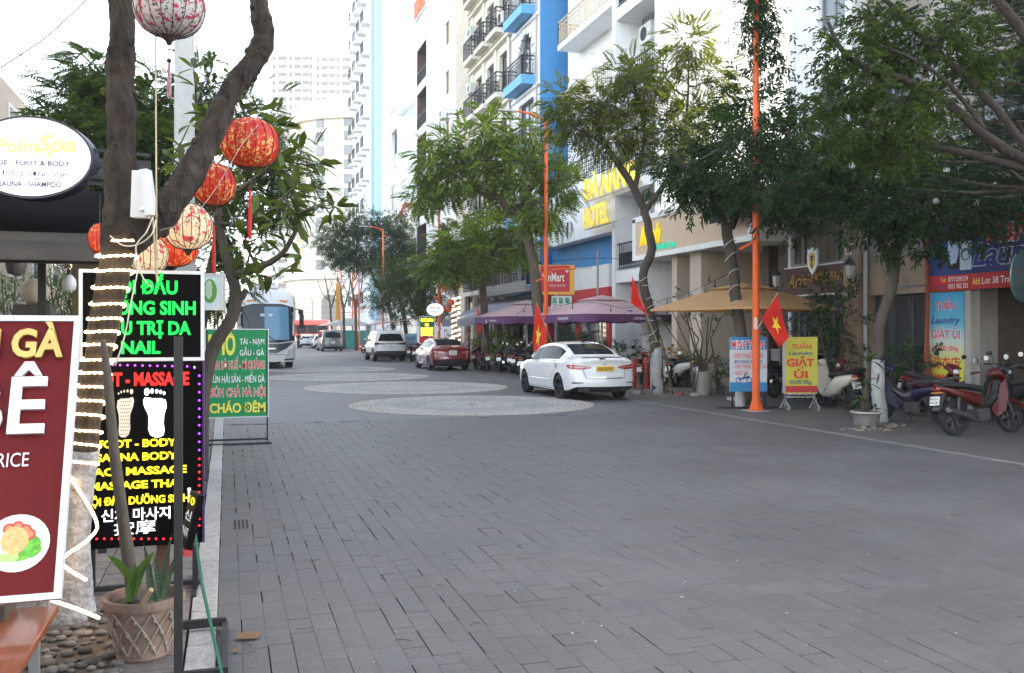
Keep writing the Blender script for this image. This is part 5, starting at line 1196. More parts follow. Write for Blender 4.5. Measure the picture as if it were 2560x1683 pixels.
class Car:
 def __init__(s,name,label,loc,rz,paint,L,top,belt,half,roofw,zb,axles,rw,tw,sg,rg_,ws,rim,pill=(),bul=None,lower=None,lower_z=.3,group='parked cars',rearb=.1,ringk=None,cat='car'):
  s.L,s.top,s.belt,s.half,s.roofw,s.zb,s.bul,s.rearb = L,top,belt,half,roofw,zb,bul or [(0,0),(3,0)],rearb
  s.r = root(name,(0,0,0),label,cat,group); s.paint = paint
  ys = sorted(set([0,.02,.05,.1,.16,.24] + list(np.arange(.32,L - .3,.075)) + [L - .24,L - .16,L - .1,L - .05,L - .02,L]))
  rings = [s.ring(y) for y in ys]; n = len(rings[0]); N2 = 2 * n - 2
  mb = MB(); vs = []
  for y,rg in zip(ys,rings):
   full = [(x,z) for x,z in rg] + [(-x,z) for x,z in rg[1:-1]][::-1]
   vs += [(x,y + s.shift(y,z),z) for x,z in full]
  fs,ms = [],[]
  for i in range(len(ys) - 1):
   ym = (ys[i] + ys[i + 1]) / 2; gh = smf(top,ym) - min(lerpf(belt,ym),smf(top,ym))
   for j in range(N2):
    k = j if j < n - 1 else N2 - 1 - j       # ring band index
    m = 0
    if k in (7,8) and sg[0] < ym < sg[1] and gh > .2: m = 1 if not any(a < ym < b for a,b in pill) else 4
    if k in (11,12) and rg_[0] < ym < rg_[1]: m = 2
    if k in (11,12) and ws[0] < ym < ws[1]: m = 3
    if k <= 1 or (lower and k <= 2): m = 4
    fs.append((i * N2 + j,i * N2 + (j + 1) % N2,(i + 1) * N2 + (j + 1) % N2,(i + 1) * N2 + j)); ms.append(m)
  for (ri_,yy,sgn) in ((0,0,1),(len(ys) - 1,L,-1)):   # end caps as horizontal strips
   rg = rings[ri_]; nx = 8; base = len(vs); rows = []
   for k in range(n):
    x0,z0 = rg[k]; row = []
    for q in range(nx + 1):
     f_ = -1 + 2 * q / nx
     if q == 0: row.append(ri_ * N2 + (N2 - k) % N2 if 0 < k < n - 1 else ri_ * N2 + k)
     elif q == nx: row.append(ri_ * N2 + k)
     elif k in (0,n - 1): row.append(ri_ * N2 + k)
     else: vs.append((x0 * f_,yy + (s.shift(0,z0) - s.rearb * (1 - f_ * f_) if sgn > 0 else -s.rearb * 0 + .12 * (1 - f_ * f_)),z0)); row.append(len(vs) - 1)
    rows.append(row)
   for k in range(n - 1):
    for q in range(nx):
     f4 = []
     for v in (rows[k][q],rows[k][q + 1],rows[k + 1][q + 1],rows[k + 1][q]):
      if v not in f4: f4.append(v)
     if len(f4) > 2: fs.append(tuple(f4)); ms.append(4 if (lower and k <= 2) or k <= 1 else 0)
  me = bpy.data.meshes.new('shell'); me.from_pydata(vs,[],fs)
  mats = [paint,car_glass,car_glass,car_glass,black_pl]
  for m in mats: me.materials.append(m)
  me.polygons.foreach_set('material_index',ms)
  bm = bmesh.new(); bm.from_mesh(me); bmesh.ops.remove_doubles(bm,verts=bm.verts,dist=1e-5); bmesh.ops.recalc_face_normals(bm,faces=bm.faces); bm.to_mesh(me); bm.free()
  ob = bpy.data.objects.new('shell',me); COL.objects.link(ob); W_ = max(h for _,h in half)
  cuts = []
  for ya in axles:
   for sd_ in (-1,1):
    cm = MB(); cm.lathe([(rw * 1.13,-.2),(rw * 1.13,.3)],32,(sd_ * (W_ - .12),ya,rw),axis=(1,0,0)); cme = bpy.data.meshes.new('c'); cme.from_pydata(cm.v,[],cm.f)
    for m in mats: cme.materials.append(m)
    cme.polygons.foreach_set('material_index',[4] * len(cme.polygons))
    bm = bmesh.new(); bm.from_mesh(cme); bmesh.ops.recalc_face_normals(bm,faces=bm.faces); bm.to_mesh(cme); bm.free()
    co = bpy.data.objects.new('c',cme); COL.objects.link(co); cuts.append(co)
    md = ob.modifiers.new('b','BOOLEAN'); md.operation = 'DIFFERENCE'; md.object = co; md.solver = 'EXACT'
  dg = bpy.context.evaluated_depsgraph_get(); dg.update(); res = bpy.data.meshes.new_from_object(ob.evaluated_get(dg))
  for c in cuts: bpy.data.objects.remove(c)
  bpy.data.objects.remove(ob)
  co = np.empty(len(res.vertices) * 3,np.float32); res.vertices.foreach_get('co',co); co = co.reshape(-1,3)
  groups = {}
  for p in res.polygons: groups.setdefault(p.material_index,[]).append(tuple(p.vertices))
  for mi,nm in ((0,'body'),(4,'lower_trim'),(1,'side_window'),(2,'rear_window'),(3,'windscreen')):
   if mi not in groups: continue
   sets = [groups[mi]]
   if mi == 1: sets = [[f for f in groups[1] if np.mean(co[list(f),0]) < 0],[f for f in groups[1] if np.mean(co[list(f),0]) > 0]]
   for F_ in sets:
    if not F_: continue
    used = sorted({v for f in F_ for v in f}); mp = {v: i for i,v in enumerate(used)}
    m2 = bpy.data.meshes.new(nm); m2.from_pydata([tuple(co[v]) for v in used],[],[tuple(mp[v] for v in f) for f in F_]); m2.materials.append(mats[mi])
    m2.polygons.foreach_set('use_smooth',[True] * len(m2.polygons))
    try: m2.set_sharp_from_angle(angle=R(32))
    except Exception: pass
    link_mesh(nm,m2,s.r)
  for ya in axles:
   for sd_ in (-1,1): wheel_parts(s.r,(sd_ * (W_ - tw / 2 - .015),ya,rw),rw,tw,sd_,rim[0],rim[1],rim[2])
  for a_,b_ in [(.45,axles[0] - rw * 1.25),(axles[0] + rw * 1.25,axles[1] - rw * 1.25)]:
   if b_ > a_: pass
  s.r.location = loc; s.r.rotation_euler = (0,0,rz)
 def shift(s,y,z): return lerpf(s.bul,z) * max(0,1 - y / .8) + s.rearb * max(0,1 - y / .45) ** 1.5
 def ring(s,y):
  w = smf(s.half,y,.03); zb = lerpf(s.zb,y); zt = smf(s.top,y); zl = min(lerpf(s.belt,y),zt - .012); wr = min(smf(s.roofw,y),w * .95)
  zr = zl + (zt - zl) * .9; pts = [(0,zb),(w * .8,zb),(w * .955,zb + .05),(w * .99,zb + .2),(w,(zb + zl) / 2 + .06),(w * .99,zl - .08),(w * .955,zl)]
  for t in (.1,.5,.88): pts.append((w * .955 + (wr - w * .955) * (t ** 1.15),zl + (zr - zl) * t))
  pts += [(wr,zr),(wr * .86,zt - (zt - zr) * .42),(wr * .5,zt - (zt - zr) * .1),(0,zt)]
  return pts
 def side(s,y,z,off=.0):
  rg = s.ring(y); xs,zs = [p[0] for p in rg[1:]],[p[1] for p in rg[1:]]
  return Vector((float(np.interp(z,zs,xs)) + off,y + s.shift(y,z),z))
 def rear(s,a,z,off=.008):
  """point on the tail; a = distance from the centre line along the surface, wrapping round the corner"""
  pts = []; rg = s.ring(0); xs,zs = [p[0] for p in rg[1:]],[p[1] for p in rg[1:]]; xe = float(np.interp(z,zs,xs))
  for q in range(9): f_ = q / 8; pts.append(Vector((xe * f_,s.shift(0,z) - s.rearb * (1 - f_ * f_),z)))
  for y in (.02,.05,.1,.16,.24,.35,.5,.7): pts.append(s.side(y,z))
  aa = abs(a); acc = 0
  for i in range(len(pts) - 1):
   l = (pts[i + 1] - pts[i]).length
   if acc + l >= aa:
    t = (aa - acc) / l; p = pts[i].lerp(pts[i + 1],t); d = (pts[i + 1] - pts[i]).normalized(); nrm = Vector((d.y,-d.x,0)); p = p + nrm * off; break
   acc += l
  else: p = pts[-1]
  if a < 0: p = Vector((-p.x,p.y,p.z))
  return p
 def patch(s,name,lo,hi,mat,n=10,off=.01,both=True,thick=.0):
  """lo/hi: lists of (a, z) giving lower and upper edge of a panel on the tail"""
  for sg in ((1,-1) if both else (1,)):
   vs,fs = [],[]
   for i in range(n + 1):
    t = i / n; tl = [k / (len(lo) - 1) for k in range(len(lo))]; th = [k / (len(hi) - 1) for k in range(len(hi))]
    al,zl = np.interp(t,tl,[p[0] for p in lo]),np.interp(t,tl,[p[1] for p in lo]); ah,zh = np.interp(t,th,[p[0] for p in hi]),np.interp(t,th,[p[1] for p in hi])
    for q in range(4): f_ = q / 3; vs.append(s.rear(sg * (al * (1 - f_) + ah * f_),zl * (1 - f_) + zh * f_,off))
   for i in range(n):
    for q in range(3): fs.append((i * 4 + q,(i + 1) * 4 + q,(i + 1) * 4 + q + 1,i * 4 + q + 1))
   MB().add(vs,fs).build(name,mat,s.r,smooth='full',world=False)
 def seam(s,path,sgns=(1,-1),r=.004,name='door_gap'):
  for sg in sgns:
   P = [s.side(y,z,.001) for y,z in path]; P = [Vector((p.x * sg,p.y,p.z)) for p in P]
   MB().tube(P,r,4).build(name,seam_m,s.r,world=False)
def plate(c,z,w,h,mat,lines,tm,y=None):
 p = c.rear(0,z,.02); mb = MB(); mb.box((-w / 2,p.y - .008,z - h / 2),(w / 2,p.y + .02,z + h / 2)); mb.build('number_plate',mat,c.r,world=False)
 sv = ORG[c.r.name]; ORG[c.r.name] = Vector()
 for i,t in enumerate(lines):
  hh = h * .55 if len(lines) == 1 else h * .34
  text(t,tm,c.r,(0,p.y - .009,z - hh / 2 + (0 if len(lines) == 1 else (h * .22 - i * h * .44))),(1,0,0),(0,0,1),hh,w * .8 if len(lines) == 1 else None,.003,.01,align='C')
 ORG[c.r.name] = sv
def mirror_part(c,y,z,mat,x=None):
 for sg in (-1,1):
  p = c.side(y,z); mb = MB(); mb.sph((sg * (p.x + .13),y,z + .03),(.1,.07,.065),12); mb.bar((sg * p.x,y,z - .02),(sg * (p.x + .1),y,z + .01),.05,.03); mb.build('mirror',mat,c.r,smooth='full',world=False)
def handles(c,ys_,z,mat):
 for sg in (-1,1):
  for y in ys_: p = c.side(y,z,.012); mb = MB(); mb.cbox((sg * p.x,y,z),(.02,.17,.028)); mb.build('door_handle',mat,c.r,bevel=.006,world=False)
# --- saloon
def saloon(name,label,loc,paint,rim,lamp,plate_m,plate_t,extra):
 L = 4.57
 c = Car(name,label,loc,0,paint,L,
  top=[(0,1.0),(.1,1.045),(.5,1.085),(.62,1.1),(1.05,1.28),(1.5,1.405),(2.0,1.448),(2.5,1.435),(2.95,1.36),(3.4,1.13),(3.6,1.02),(4.1,.94),(4.4,.84),(4.57,.68)],
  belt=[(0,.97),(.5,1.0),(1.3,.965),(2.5,.93),(3.4,.92),(4.2,.82),(4.57,.66)],
  half=[(0,.74),(.05,.8),(.15,.845),(.35,.875),(.8,.895),(2.2,.9),(3.8,.89),(4.2,.85),(4.45,.74),(4.57,.6)],
  roofw=[(0,.6),(.5,.66),(.9,.63),(1.4,.575),(2.0,.56),(2.7,.575),(3.2,.66),(3.5,.72),(4.57,.5)],
  zb=[(0,.3),(.3,.22),(.8,.17),(3.8,.17),(4.57,.22)],axles=(.98,3.68),rw=.318,tw=.215,sg=(.98,3.22),rg_=(.68,1.42),ws=(2.72,3.38),rim=rim,pill=((1.93,2.0),),
  bul=[(.2,.05),(.3,-.01),(.5,-.03),(.62,-.02),(.68,.03),(.9,.06),(1.0,.02),(1.05,.02),(1.2,0)],rearb=.13)
 c.seam([(3.28,.92),(3.3,.6),(3.22,.26)]); c.seam([(2.0,.95),(2.0,.5),(1.98,.26)]); c.seam([(1.2,.97),(1.28,.75),(1.42,.62),(1.42,.45),(1.45,.26)])
 c.seam([(3.2,.26),(1.45,.26)],r=.006,name='sill_line')
 handles(c,(1.62,2.45),.82,paint); mirror_part(c,3.05,.97,black_pl if paint.name == 'car_white' else paint)
 # tail lamps, lid lines, bumper
 c.patch('tail_lamp',[(.36,.80),(.6,.765),(.9,.79),(1.02,.84)],[(.36,.835),(.6,.87),(.85,.895),(1.02,.88)],lamp,off=.012)
 c.patch('lamp_strip',[(.4,.812),(.95,.835)],[(.4,.822),(.95,.85)],lamp_clear,off=.016)
 c.patch('boot_gap',[(0,.545),(.5,.55)],[(0,.555),(.5,.56)],seam_m,off=.006); c.patch('boot_gap',[(.5,.55),(.56,.78)],[(.51,.55),(.57,.78)],seam_m,off=.006)
 c.patch('boot_chrome',[(0,.56),(.44,.566)],[(0,.572),(.44,.576)],chrome,off=.012)
 c.patch('diffuser',[(0,.2),(.5,.22),(.72,.24)],[(0,.345),(.45,.34),(.72,.26)],black_pl,off=.014)
 c.patch('reflector_slot',[(.58,.44),(.86,.43)],[(.58,.46),(.86,.462)],M('slot_dark',(.06,.02,.02),.4),off=.008)
 mb = MB()
 for sg in (-1,1):
  for dx in (.5,.62): p = c.rear(sg * dx,.275,.03); mb.lathe([(.042,.05),(.045,-.02),(.036,-.02),(.034,.05)],14,(p.x,p.y,p.z),axis=(0,1,0))
  if plate_t is None: break
 mb.build('exhaust_tips',chrome,c.r,smooth=True,world=False)
 # lip spoiler, fin, badge
 P = [c.rear(a,1.02,-.05) for a in (-.66,-.45,-.2,0,.2,.45,.66)]; P = [Vector((p.x,p.y + (.1 if abs(p.x) > .6 else .05),1.055 + (-.03 if abs(p.x) > .6 else 0))) for p in P]
 mb = MB()
 for i in range(len(P) - 1): mb.bar(P[i],P[i + 1],.075,.018)
 mb.build('spoiler',black_pl if paint.name == 'car_white' else paint,c.r,world=False)
 MB().prism([(-.012,1.42,1.42),(-.012,1.62,1.43),(-.006,1.42,1.475)],(.024,0,0)).build('aerial',black_pl,c.r,world=False)
 p = c.rear(0,.93,.012); mb = MB(); mb.torus((0,p.y,.93),.045,.006,axis=(0,1,0),n=18,k=5)
 sv = ORG[c.r.name]; mb.build('badge_ring',chrome,c.r,world=False).scale = (1,1,1); ORG[c.r.name] = Vector()
 text('H',chrome,c.r,(-.025,p.y - .004,.905),(1,0,0),(0,0,1),.05,.055,.006,.01,shear=.4,name='badge'); ORG[c.r.name] = sv
 plate(c,.79,.47 if len(plate_t) == 1 else .34,.12 if len(plate_t) == 1 else .2,plate_m,plate_t,blk_l)
 extra(c); return c
car_white = M('car_white',(.72,.73,.74),.28,coat=1.,spec=.5); car_maroon = M('car_maroon',(.2,.012,.018),.25,coat=1.,var=.05)
def ex1(c):
 c.patch('boot_plinth',[(0,.72),(.3,.72)],[(0,.86),(.3,.86)],car_white,off=.006)
 mb = MB()
 for sg in (1,-1):
  P = [c.side(y,.47,.012) for y in (1.5,2.2,3.2)]; mb.tube([Vector((p.x * sg,p.y,p.z)) for p in P],.008,4)
 mb.build('door_crease',car_white,c.r,world=False)
 P = [c.side(y,.965 + .0,.004) for y in (1.1,1.6,2.4,3.15)]
 for sg in (1,-1): MB().tube([Vector((p.x * sg,p.y,p.z)) for p in P],.009,4).build('window_trim',black_pl,c.r,world=False)
 p = c.side(1.12,.84,.006); MB().lathe([(.07,0),(.07,.008),(0.001,.008)],18,(-p.x,p.y,.84),axis=(-1,0,0)).build('fuel_flap',M('flap_grey',(.3,.3,.3),.4),c.r,world=False)
saloon('white_saloon','white saloon with yellow number plate and black wheels parked nearest on the roadside',(8.87,20.35,0),car_white,(M('rim_black',(.02,.02,.022),.35,.5),5,True),lamp_red,plate_y,['43A-302.47'],ex1)
stripe_w = M('decal_white',(.7,.7,.7),.4)
def ex2(c):
 c.patch('bumper_black',[(0,.3),(.95,.3)],[(0,.52),(.95,.5)],M('bumper_dark',(.03,.012,.014),.3,coat=.6),off=.01)
 for sg in (-1,):
  for pth in ([(1.6,.62),(1.75,.42),(2.4,.42),(2.25,.3),(3.2,.3)],[(3.25,.36),(3.4,.62),(3.3,.8)]):
   P = [c.side(y,z,.006) for y,z in pth]; mb = MB(); mb.tube([Vector((p.x * sg,p.y,p.z)) for p in P],.022,4); mb.build('side_decal',stripe_w,c.r,world=False)
  sv = ORG[c.r.name]; ORG[c.r.name] = Vector(); text('cerato',stripe_w,c.r,(-.912,1.95,.58),(0,-1,0),(0,0,1),.14,.7,.004,.02,shear=.2); ORG[c.r.name] = sv
saloon('maroon_saloon','maroon saloon with black bumper and white side decals parked behind the white one',(9.45,38.3,0),car_maroon,(M('rim_grey',(.2,.2,.21),.35,.6),5,True),lamp_red,plate_w,['43A','381.95'],ex2)
# --- off-road wagon
def boxy(name,label,loc,paint,L,H,W,zbelt,rw,clear,lampd,plate_t,kind,group='parked cars',lower=False,cat='car'):
 h = W / 2
 if kind == 'suv':
  top = [(0,H - .2),(.06,H - .1),(.3,H - .03),(1.2,H),(2.6,H - .02),(3.0,H - .15),(3.55,zbelt + .12),(3.7,zbelt + .06),(L - .3,zbelt - .02),(L,zbelt - .35)]
  sgl = (.45,3.35); rgl = None; wsl = (2.98,3.5); ro = [(0,h * .76),(.3,h * .8),(2.6,h * .8),(3.4,h * .88),(L,h * .6)]
 elif kind == 'van':
  top = [(0,H - .16),(.08,H - .05),(.4,H),(3.4,H - .03),(3.9,H - .25),(4.5,zbelt + .1),(L - .1,zbelt - .2),(L,zbelt - .4)]
  sgl = (.3,4.2); wsl = (3.8,4.45); ro = [(0,h * .82),(.4,h * .86),(3.6,h * .84),(4.4,h * .86),(L,h * .6)]
 else:
  top = [(0,H - .25),(.08,H - .12),(.35,H - .03),(1.2,H),(2.0,H - .03),(2.4,H - .18),(2.85,zbelt + .1),(3.0,zbelt + .04),(L - .2,zbelt - .1),(L,zbelt - .3)]
  sgl = (.35,2.7); wsl = (2.35,2.85); ro = [(0,h * .72),(.35,h * .78),(2.0,h * .78),(2.8,h * .85),(L,h * .6)]
 c = Car(name,label,loc,0,paint,L,top,[(0,zbelt + .03),(L * .6,zbelt),(L,zbelt - .35)],[(0,h * .86),(.06,h * .93),(.2,h * .97),(.6,h),(L - .6,h),(L - .15,h * .86),(L,h * .7)],ro,
  [(0,clear + .12),(.4,clear),(L - .4,clear),(L,clear + .1)],(.85 if kind != 'van' else 1.0,(L - .95) if kind != 'van' else L - .9),rw,.24,sgl,(-1,-1),wsl,(M('rim_alloy',(.35,.35,.36),.35,.7),6,False),
  pill=((L * .42,L * .42 + .08),(L * .2,L * .2 + .07)),bul=[(.2,.06),(.4,-.06),(.62,-.05),(.72,0),(zbelt,.02),(H - .1,.22),(H,.25)],lower=lower,rearb=.08,group=group,cat=cat)
 c.patch('rear_window',[(0,zbelt + .06),(h * .8,zbelt + .06)],[(0,H - .22),(h * .62,H - .24)],car_glass,off=.012)
 c.patch('tail_lamp',lampd[0],lampd[1],lampd[2],off=.02)
 c.patch('bumper_gap',[(0,.6),(h * .95,.6)],[(0,.612),(h * .95,.612)],seam_m,off=.01)
 c.patch('bumper_lower',[(0,clear + .14),(h * .8,clear + .14)],[(0,.46),(h * .85,.44)],black_pl,off=.015)
 plate(c,plate_t[0],.34,.2,plate_w,plate_t[1:],blk_l); mirror_part(c,wsl[0] + .25,zbelt + .1,paint); handles(c,(L * .3,L * .52),zbelt - .12,paint)
 c.seam([(L * .42 + .04,zbelt),(L * .42 + .04,.4)]); c.seam([(sgl[1] - .05,zbelt),(sgl[1] - .02,.4)])
 return c
c = boxy('off_road_car','white off-road wagon with dark red lamp band parked beyond the maroon saloon',(9.05,51.6,0),M('car_pearl',(.62,.61,.6),.3,coat=1.),4.8,1.83,1.86,1.12,.385,.3,
 ([(.38,1.0),(.9,.97),(1.08,1.0)],[(.38,1.06),(.9,1.12),(1.08,1.1)],lamp_dk),(.86,'43A','471.62'),'suv',lower=True)
c.patch('lamp_band',[(0,1.03),(.4,1.02)],[(0,1.06),(.4,1.05)],lamp_dk,off=.02)
mb = MB()
for sg in (-1,1): mb.tube([(sg * .6,.5,1.83),(sg * .6,.7,1.88),(sg * .6,2.4,1.88),(sg * .62,2.6,1.82)],.018,5)
mb.build('roof_rails',steel,c.r,world=False)
c = boxy('grey_van','dark grey passenger van parked on the road behind the white off-road wagon',(0,0,0),M('car_grey',(.12,.13,.14),.3,.3,coat=.8),5.1,1.93,1.92,1.15,.34,.2,
 ([(.84,.78),(.97,.78)],[(.84,1.12),(.95,1.12)],lamp_red),(.8,'43B','012.35'),'van')
q = gnd(333,351.3); c.r.location = (q.x,q.y,0); c.r.rotation_euler = (0,0,R(1))
c = boxy('white_hatchback','small white hatchback driving beside the white coach',(0,0,0),M('car_white2',(.66,.68,.7),.3,coat=1.),3.7,1.5,1.65,.98,.3,.2,
 ([(.55,.86),(.8,.86)],[(.5,1.02),(.8,1.06)],lamp_red),(.62,'43A','215.08'),'hatch',group='moving cars')
q = gnd(307.5,347.6); c.r.location = (q.x,q.y,0)
c = boxy('white_hatchback','white car hidden behind the grey van with only its left flank showing',(0,0,0),MATS['car_white2'],3.9,1.5,1.7,.98,.3,.2,
 ([(.55,.86),(.8,.86)],[(.5,1.02),(.8,1.06)],lamp_red),(.62,'92A','105.11'),'hatch')
q = gnd(327.5,349.8); c.r.location = (q.x,q.y + 5.5,0)
# --- white coach facing the camera
def coach(name,label,loc,rz,paint,lower,W=2.5,H=3.45,L=11.8,side_glass=True,wt=None):
 r = root(name,(0,0,0),label,'bus'); h = W / 2
 # front at y=0 facing -y
 prof = [(0,.32),(.92,.32),(.99,.42),(1,.9),(1,1.5),(.985,2.4),(.96,2.95),(.9,3.2),(.78,3.36),(.5,3.43),(0,3.45)]
 ys_ = [0,.06,.16,.32,.55,1.0,3,6,9,L - .3,L - .05,L]
 def fy(z): return float(np.interp(z,[.3,.6,1.2,2.6,3.1,3.45],[.06,0,.03,.3,.5,.75]))
 vs = []; k = len(prof); N2 = 2 * k - 2
 for i,y in enumerate(ys_):
  sw = [.9,.95,.985,1,1,1,1,1,1,1,.97,.93][i]
  full = prof + [(-x,z) for x,z in prof[1:-1]][::-1]
  for x,z in full: vs.append((x * h * sw,y + fy(z) * max(0,1 - y / 1.2) + (.14 * max(0,1 - y / .55)),z * H / 3.45))
 fs = [(i * N2 + j,i * N2 + (j + 1) % N2,(i + 1) * N2 + (j + 1) % N2,(i + 1) * N2 + j) for i in range(len(ys_) - 1) for j in range(N2)]
 # front cap strips
 rows = []; nx = 8
 for kk in range(k):
  x0,z0 = prof[kk]; row = []
  for q in range(nx + 1):
   f_ = -1 + 2 * q / nx
   if q == 0: row.append((N2 - kk) % N2)
   elif q == nx or kk in (0,k - 1): row.append(kk)
   else: vs.append((x0 * h * .9 * f_,fy(z0) + .14 * f_ * f_,z0 * H / 3.45)); row.append(len(vs) - 1)
  rows.append(row)
 for kk in range(k - 1):
  for q in range(nx):
   f4 = []
   for v in (rows[kk][q],rows[kk][q + 1],rows[kk + 1][q + 1],rows[kk + 1][q]):
    if v not in f4: f4.append(v)
   if len(f4) > 2: fs.append(tuple(f4))
 fs.append(tuple((len(ys_) - 1) * N2 + j for j in range(N2)))
 MB().add(vs,fs).build('body',paint,r,smooth=True)
 def F_(a,z,off=.01):   # point on the nose, a in -1..1 across, beyond 1 wraps round the corner
  z0 = z * 3.45 / H
  hw = float(np.interp(z0,[p[1] for p in prof[1:]],[p[0] for p in prof[1:]])) * h
  if abs(a) <= 1: return Vector((a * hw * .9,fy(z0) + .14 * a * a - off,z))
  e = abs(a) - 1; y = e * 1.5; sw = float(np.interp(y,ys_,[.9,.95,.985,1,1,1,1,1,1,1,.97,.93]))
  return Vector((math.copysign(hw * sw + off,a),y + fy(z0) * max(0,1 - y / 1.2) + .14 * max(0,1 - y / .55),z))
 def pn(name_,lo,hi,mat,off=.012,n=12,m_=4):
  vs,fs = [],[]
  for i in range(n + 1):
   t = i / n; a0,z0 = np.interp(t,np.linspace(0,1,len(lo)),[p[0] for p in lo]),np.interp(t,np.linspace(0,1,len(lo)),[p[1] for p in lo])
   a1,z1 = np.interp(t,np.linspace(0,1,len(hi)),[p[0] for p in hi]),np.interp(t,np.linspace(0,1,len(hi)),[p[1] for p in hi])
   for q in range(m_ + 1): f_ = q / m_; vs.append(F_(a0 * (1 - f_) + a1 * f_,z0 * (1 - f_) + z1 * f_,off))
  for i in range(n):
   for q in range(m_): b = i * (m_ + 1) + q; fs.append((b,b + m_ + 1,b + m_ + 2,b + 1))
  return MB().add(vs,fs).build(name_,mat,r,smooth='full')
 ws = M('coach_glass',(.02,.025,.03),.04,spec=.5); wb = M('coach_glass_blue',(.13,.27,.4),.08,spec=.5)
 pn('windscreen',[(-1.06,1.3),(-.4,1.22),(.4,1.22),(1.06,1.3)],[(-1.06,2.85),(-.6,3.0),(.6,3.0),(1.06,2.85)],ws,n=20)
 pn('blue_patch',[(-.12,1.34),(.85,1.34)],[(-.12,2.86),(.85,2.86)],wb,off=.018)  # paler blue over part of the windscreen
 pn('interior_curtain',[(-.95,1.38),(-.4,1.38)],[(-.95,1.62),(-.4,1.62)],M('curtain_orange',(.3,.1,.04),.8),off=.016)
 for a in (-.28,.04): pn('sticker',[(a,2.42),(a + .16,2.42)],[(a,2.54),(a + .16,2.54)],M('sticker_pale',(.5,.65,.7),.5),off=.022)
 pn('nose_panel',[(-.95,.98),(-.7,.84),(.35,.74),(.75,.96),(.98,1.18)],[(-1.0,1.24),(-.4,1.16),(.4,1.16),(1.0,1.24)],M('nose_dark',(.03,.04,.055),.3,coat=.5),off=.014)
 pn('grille_bar',[(-.25,.93),(.3,.93)],[(-.25,.97),(.3,.97)],chrome,off=.022)
 for sg in (-1,1):
  pn('headlight',[(sg * .72,.56),(sg * 1.08,.62)],[(sg * .8,.86),(sg * 1.12,1.06)],lamp_clear,off=.016,n=6)
  pn('fog_lamp',[(sg * .68,.4),(sg * 1.04,.42)],[(sg * .68,.48),(sg * 1.06,.5)],M('fog_dark',(.05,.05,.055),.3),off=.016,n=6)
  pn('marker_lamp',[(sg * .52,3.1),(sg * .82,3.06)],[(sg * .5,3.19),(sg * .86,3.16)],M('marker_orange',(.6,.25,.08),.4),off=.012,n=5)
  mb = MB(); mb.tube([(sg * h * .98,.5,2.75),(sg * (h + .2),.25,2.75),(sg * (h + .28),.2,2.5)],.03,6); mb.cbox((sg * (h + .27),.2,2.2),(.2,.12,.62)); mb.cbox((sg * (h + .23),.2,2.62),(.22,.12,.22)); mb.build('mirror',black_pl,r,bevel=.02)
 mb = MB(); p = F_(-.1,1.24); mb.tube([F_(.05,1.26,.03),F_(-.15,1.75,.04),F_(-.17,1.95,.04)],.014,5); mb.tube([F_(.38,1.22,.03),F_(-.05,1.62,.05)],.016,5); mb.tube([F_(-.08,1.9,.045),F_(-.15,1.4,.045)],.02,4); mb.build('wiper',black_pl,r)
 pn('lower_gap',[(-1.1,.66),(1.1,.66)],[(-1.1,.675),(1.1,.675)],seam_m,off=.012)
 mb = MB(); mb.box((-.55,1.2,H - .04),(.55,3.4,H + .16)); mb.build('roof_unit',paint,r,bevel=.05)
 mb = MB()
 for i in range(13): mb.cbox((-.5 + i * .083,.9,H + .0),(.05,.3,.04))
 mb.build('roof_vent_slats',M('vent_grey',(.3,.3,.3),.6),r,kind='stuff')
 for sg in (-1,1):
  x = sg * (h + .012)
  for i in range(6):
   y0 = 1.7 + i * 1.62; mb = MB(); mb.box((x - .008,y0,1.55),(x + .008,y0 + 1.54,2.72)); mb.build('side_window',car_glass,r)
  for ya in (2.3,L - 3.0): 
   mb = MB(); mb.lathe([(.56,-.02),(.56,.02),(0.001,.02)],24,(x - sg * .005,ya,.5),axis=(sg,0,0)); mb.build('wheel_arch',black_r,r)
   wheel_parts(r,(sg * (h - .13),ya,.5),.5,.3,sg,M('rim_coach',(.5,.5,.5),.4,.5),8,False)
 if lower:
  for sg in (-1,1): mb = MB(); mb.box((sg * (h + .004) - .006,2.9,.45),(sg * (h + .004) + .006,L - .5,1.2)); mb.build('side_stripe',lower,r)
 r.location = loc; r.rotation_euler = (0,0,rz); return r
q = gnd(269,369.5)
coach('white_coach','large white coach with dark windscreen coming down the left side of the street',(q.x - .05,q.y,0),R(1.5),M('coach_white',(.7,.7,.69),.35,coat=.7,dirt=.08),None,H=3.72)
q = gnd(250,347.5)
rb = coach('red_coach','bright red coach standing across the far end of the street',(0,0,0),0,M('coach_red',(.6,.03,.02),.35,coat=.6),M('coach_pale',(.65,.6,.58),.4))
q = at(246.5,340,118); rb.location = (q.x,q.y,0); rb.rotation_euler = (0,0,R(-66))
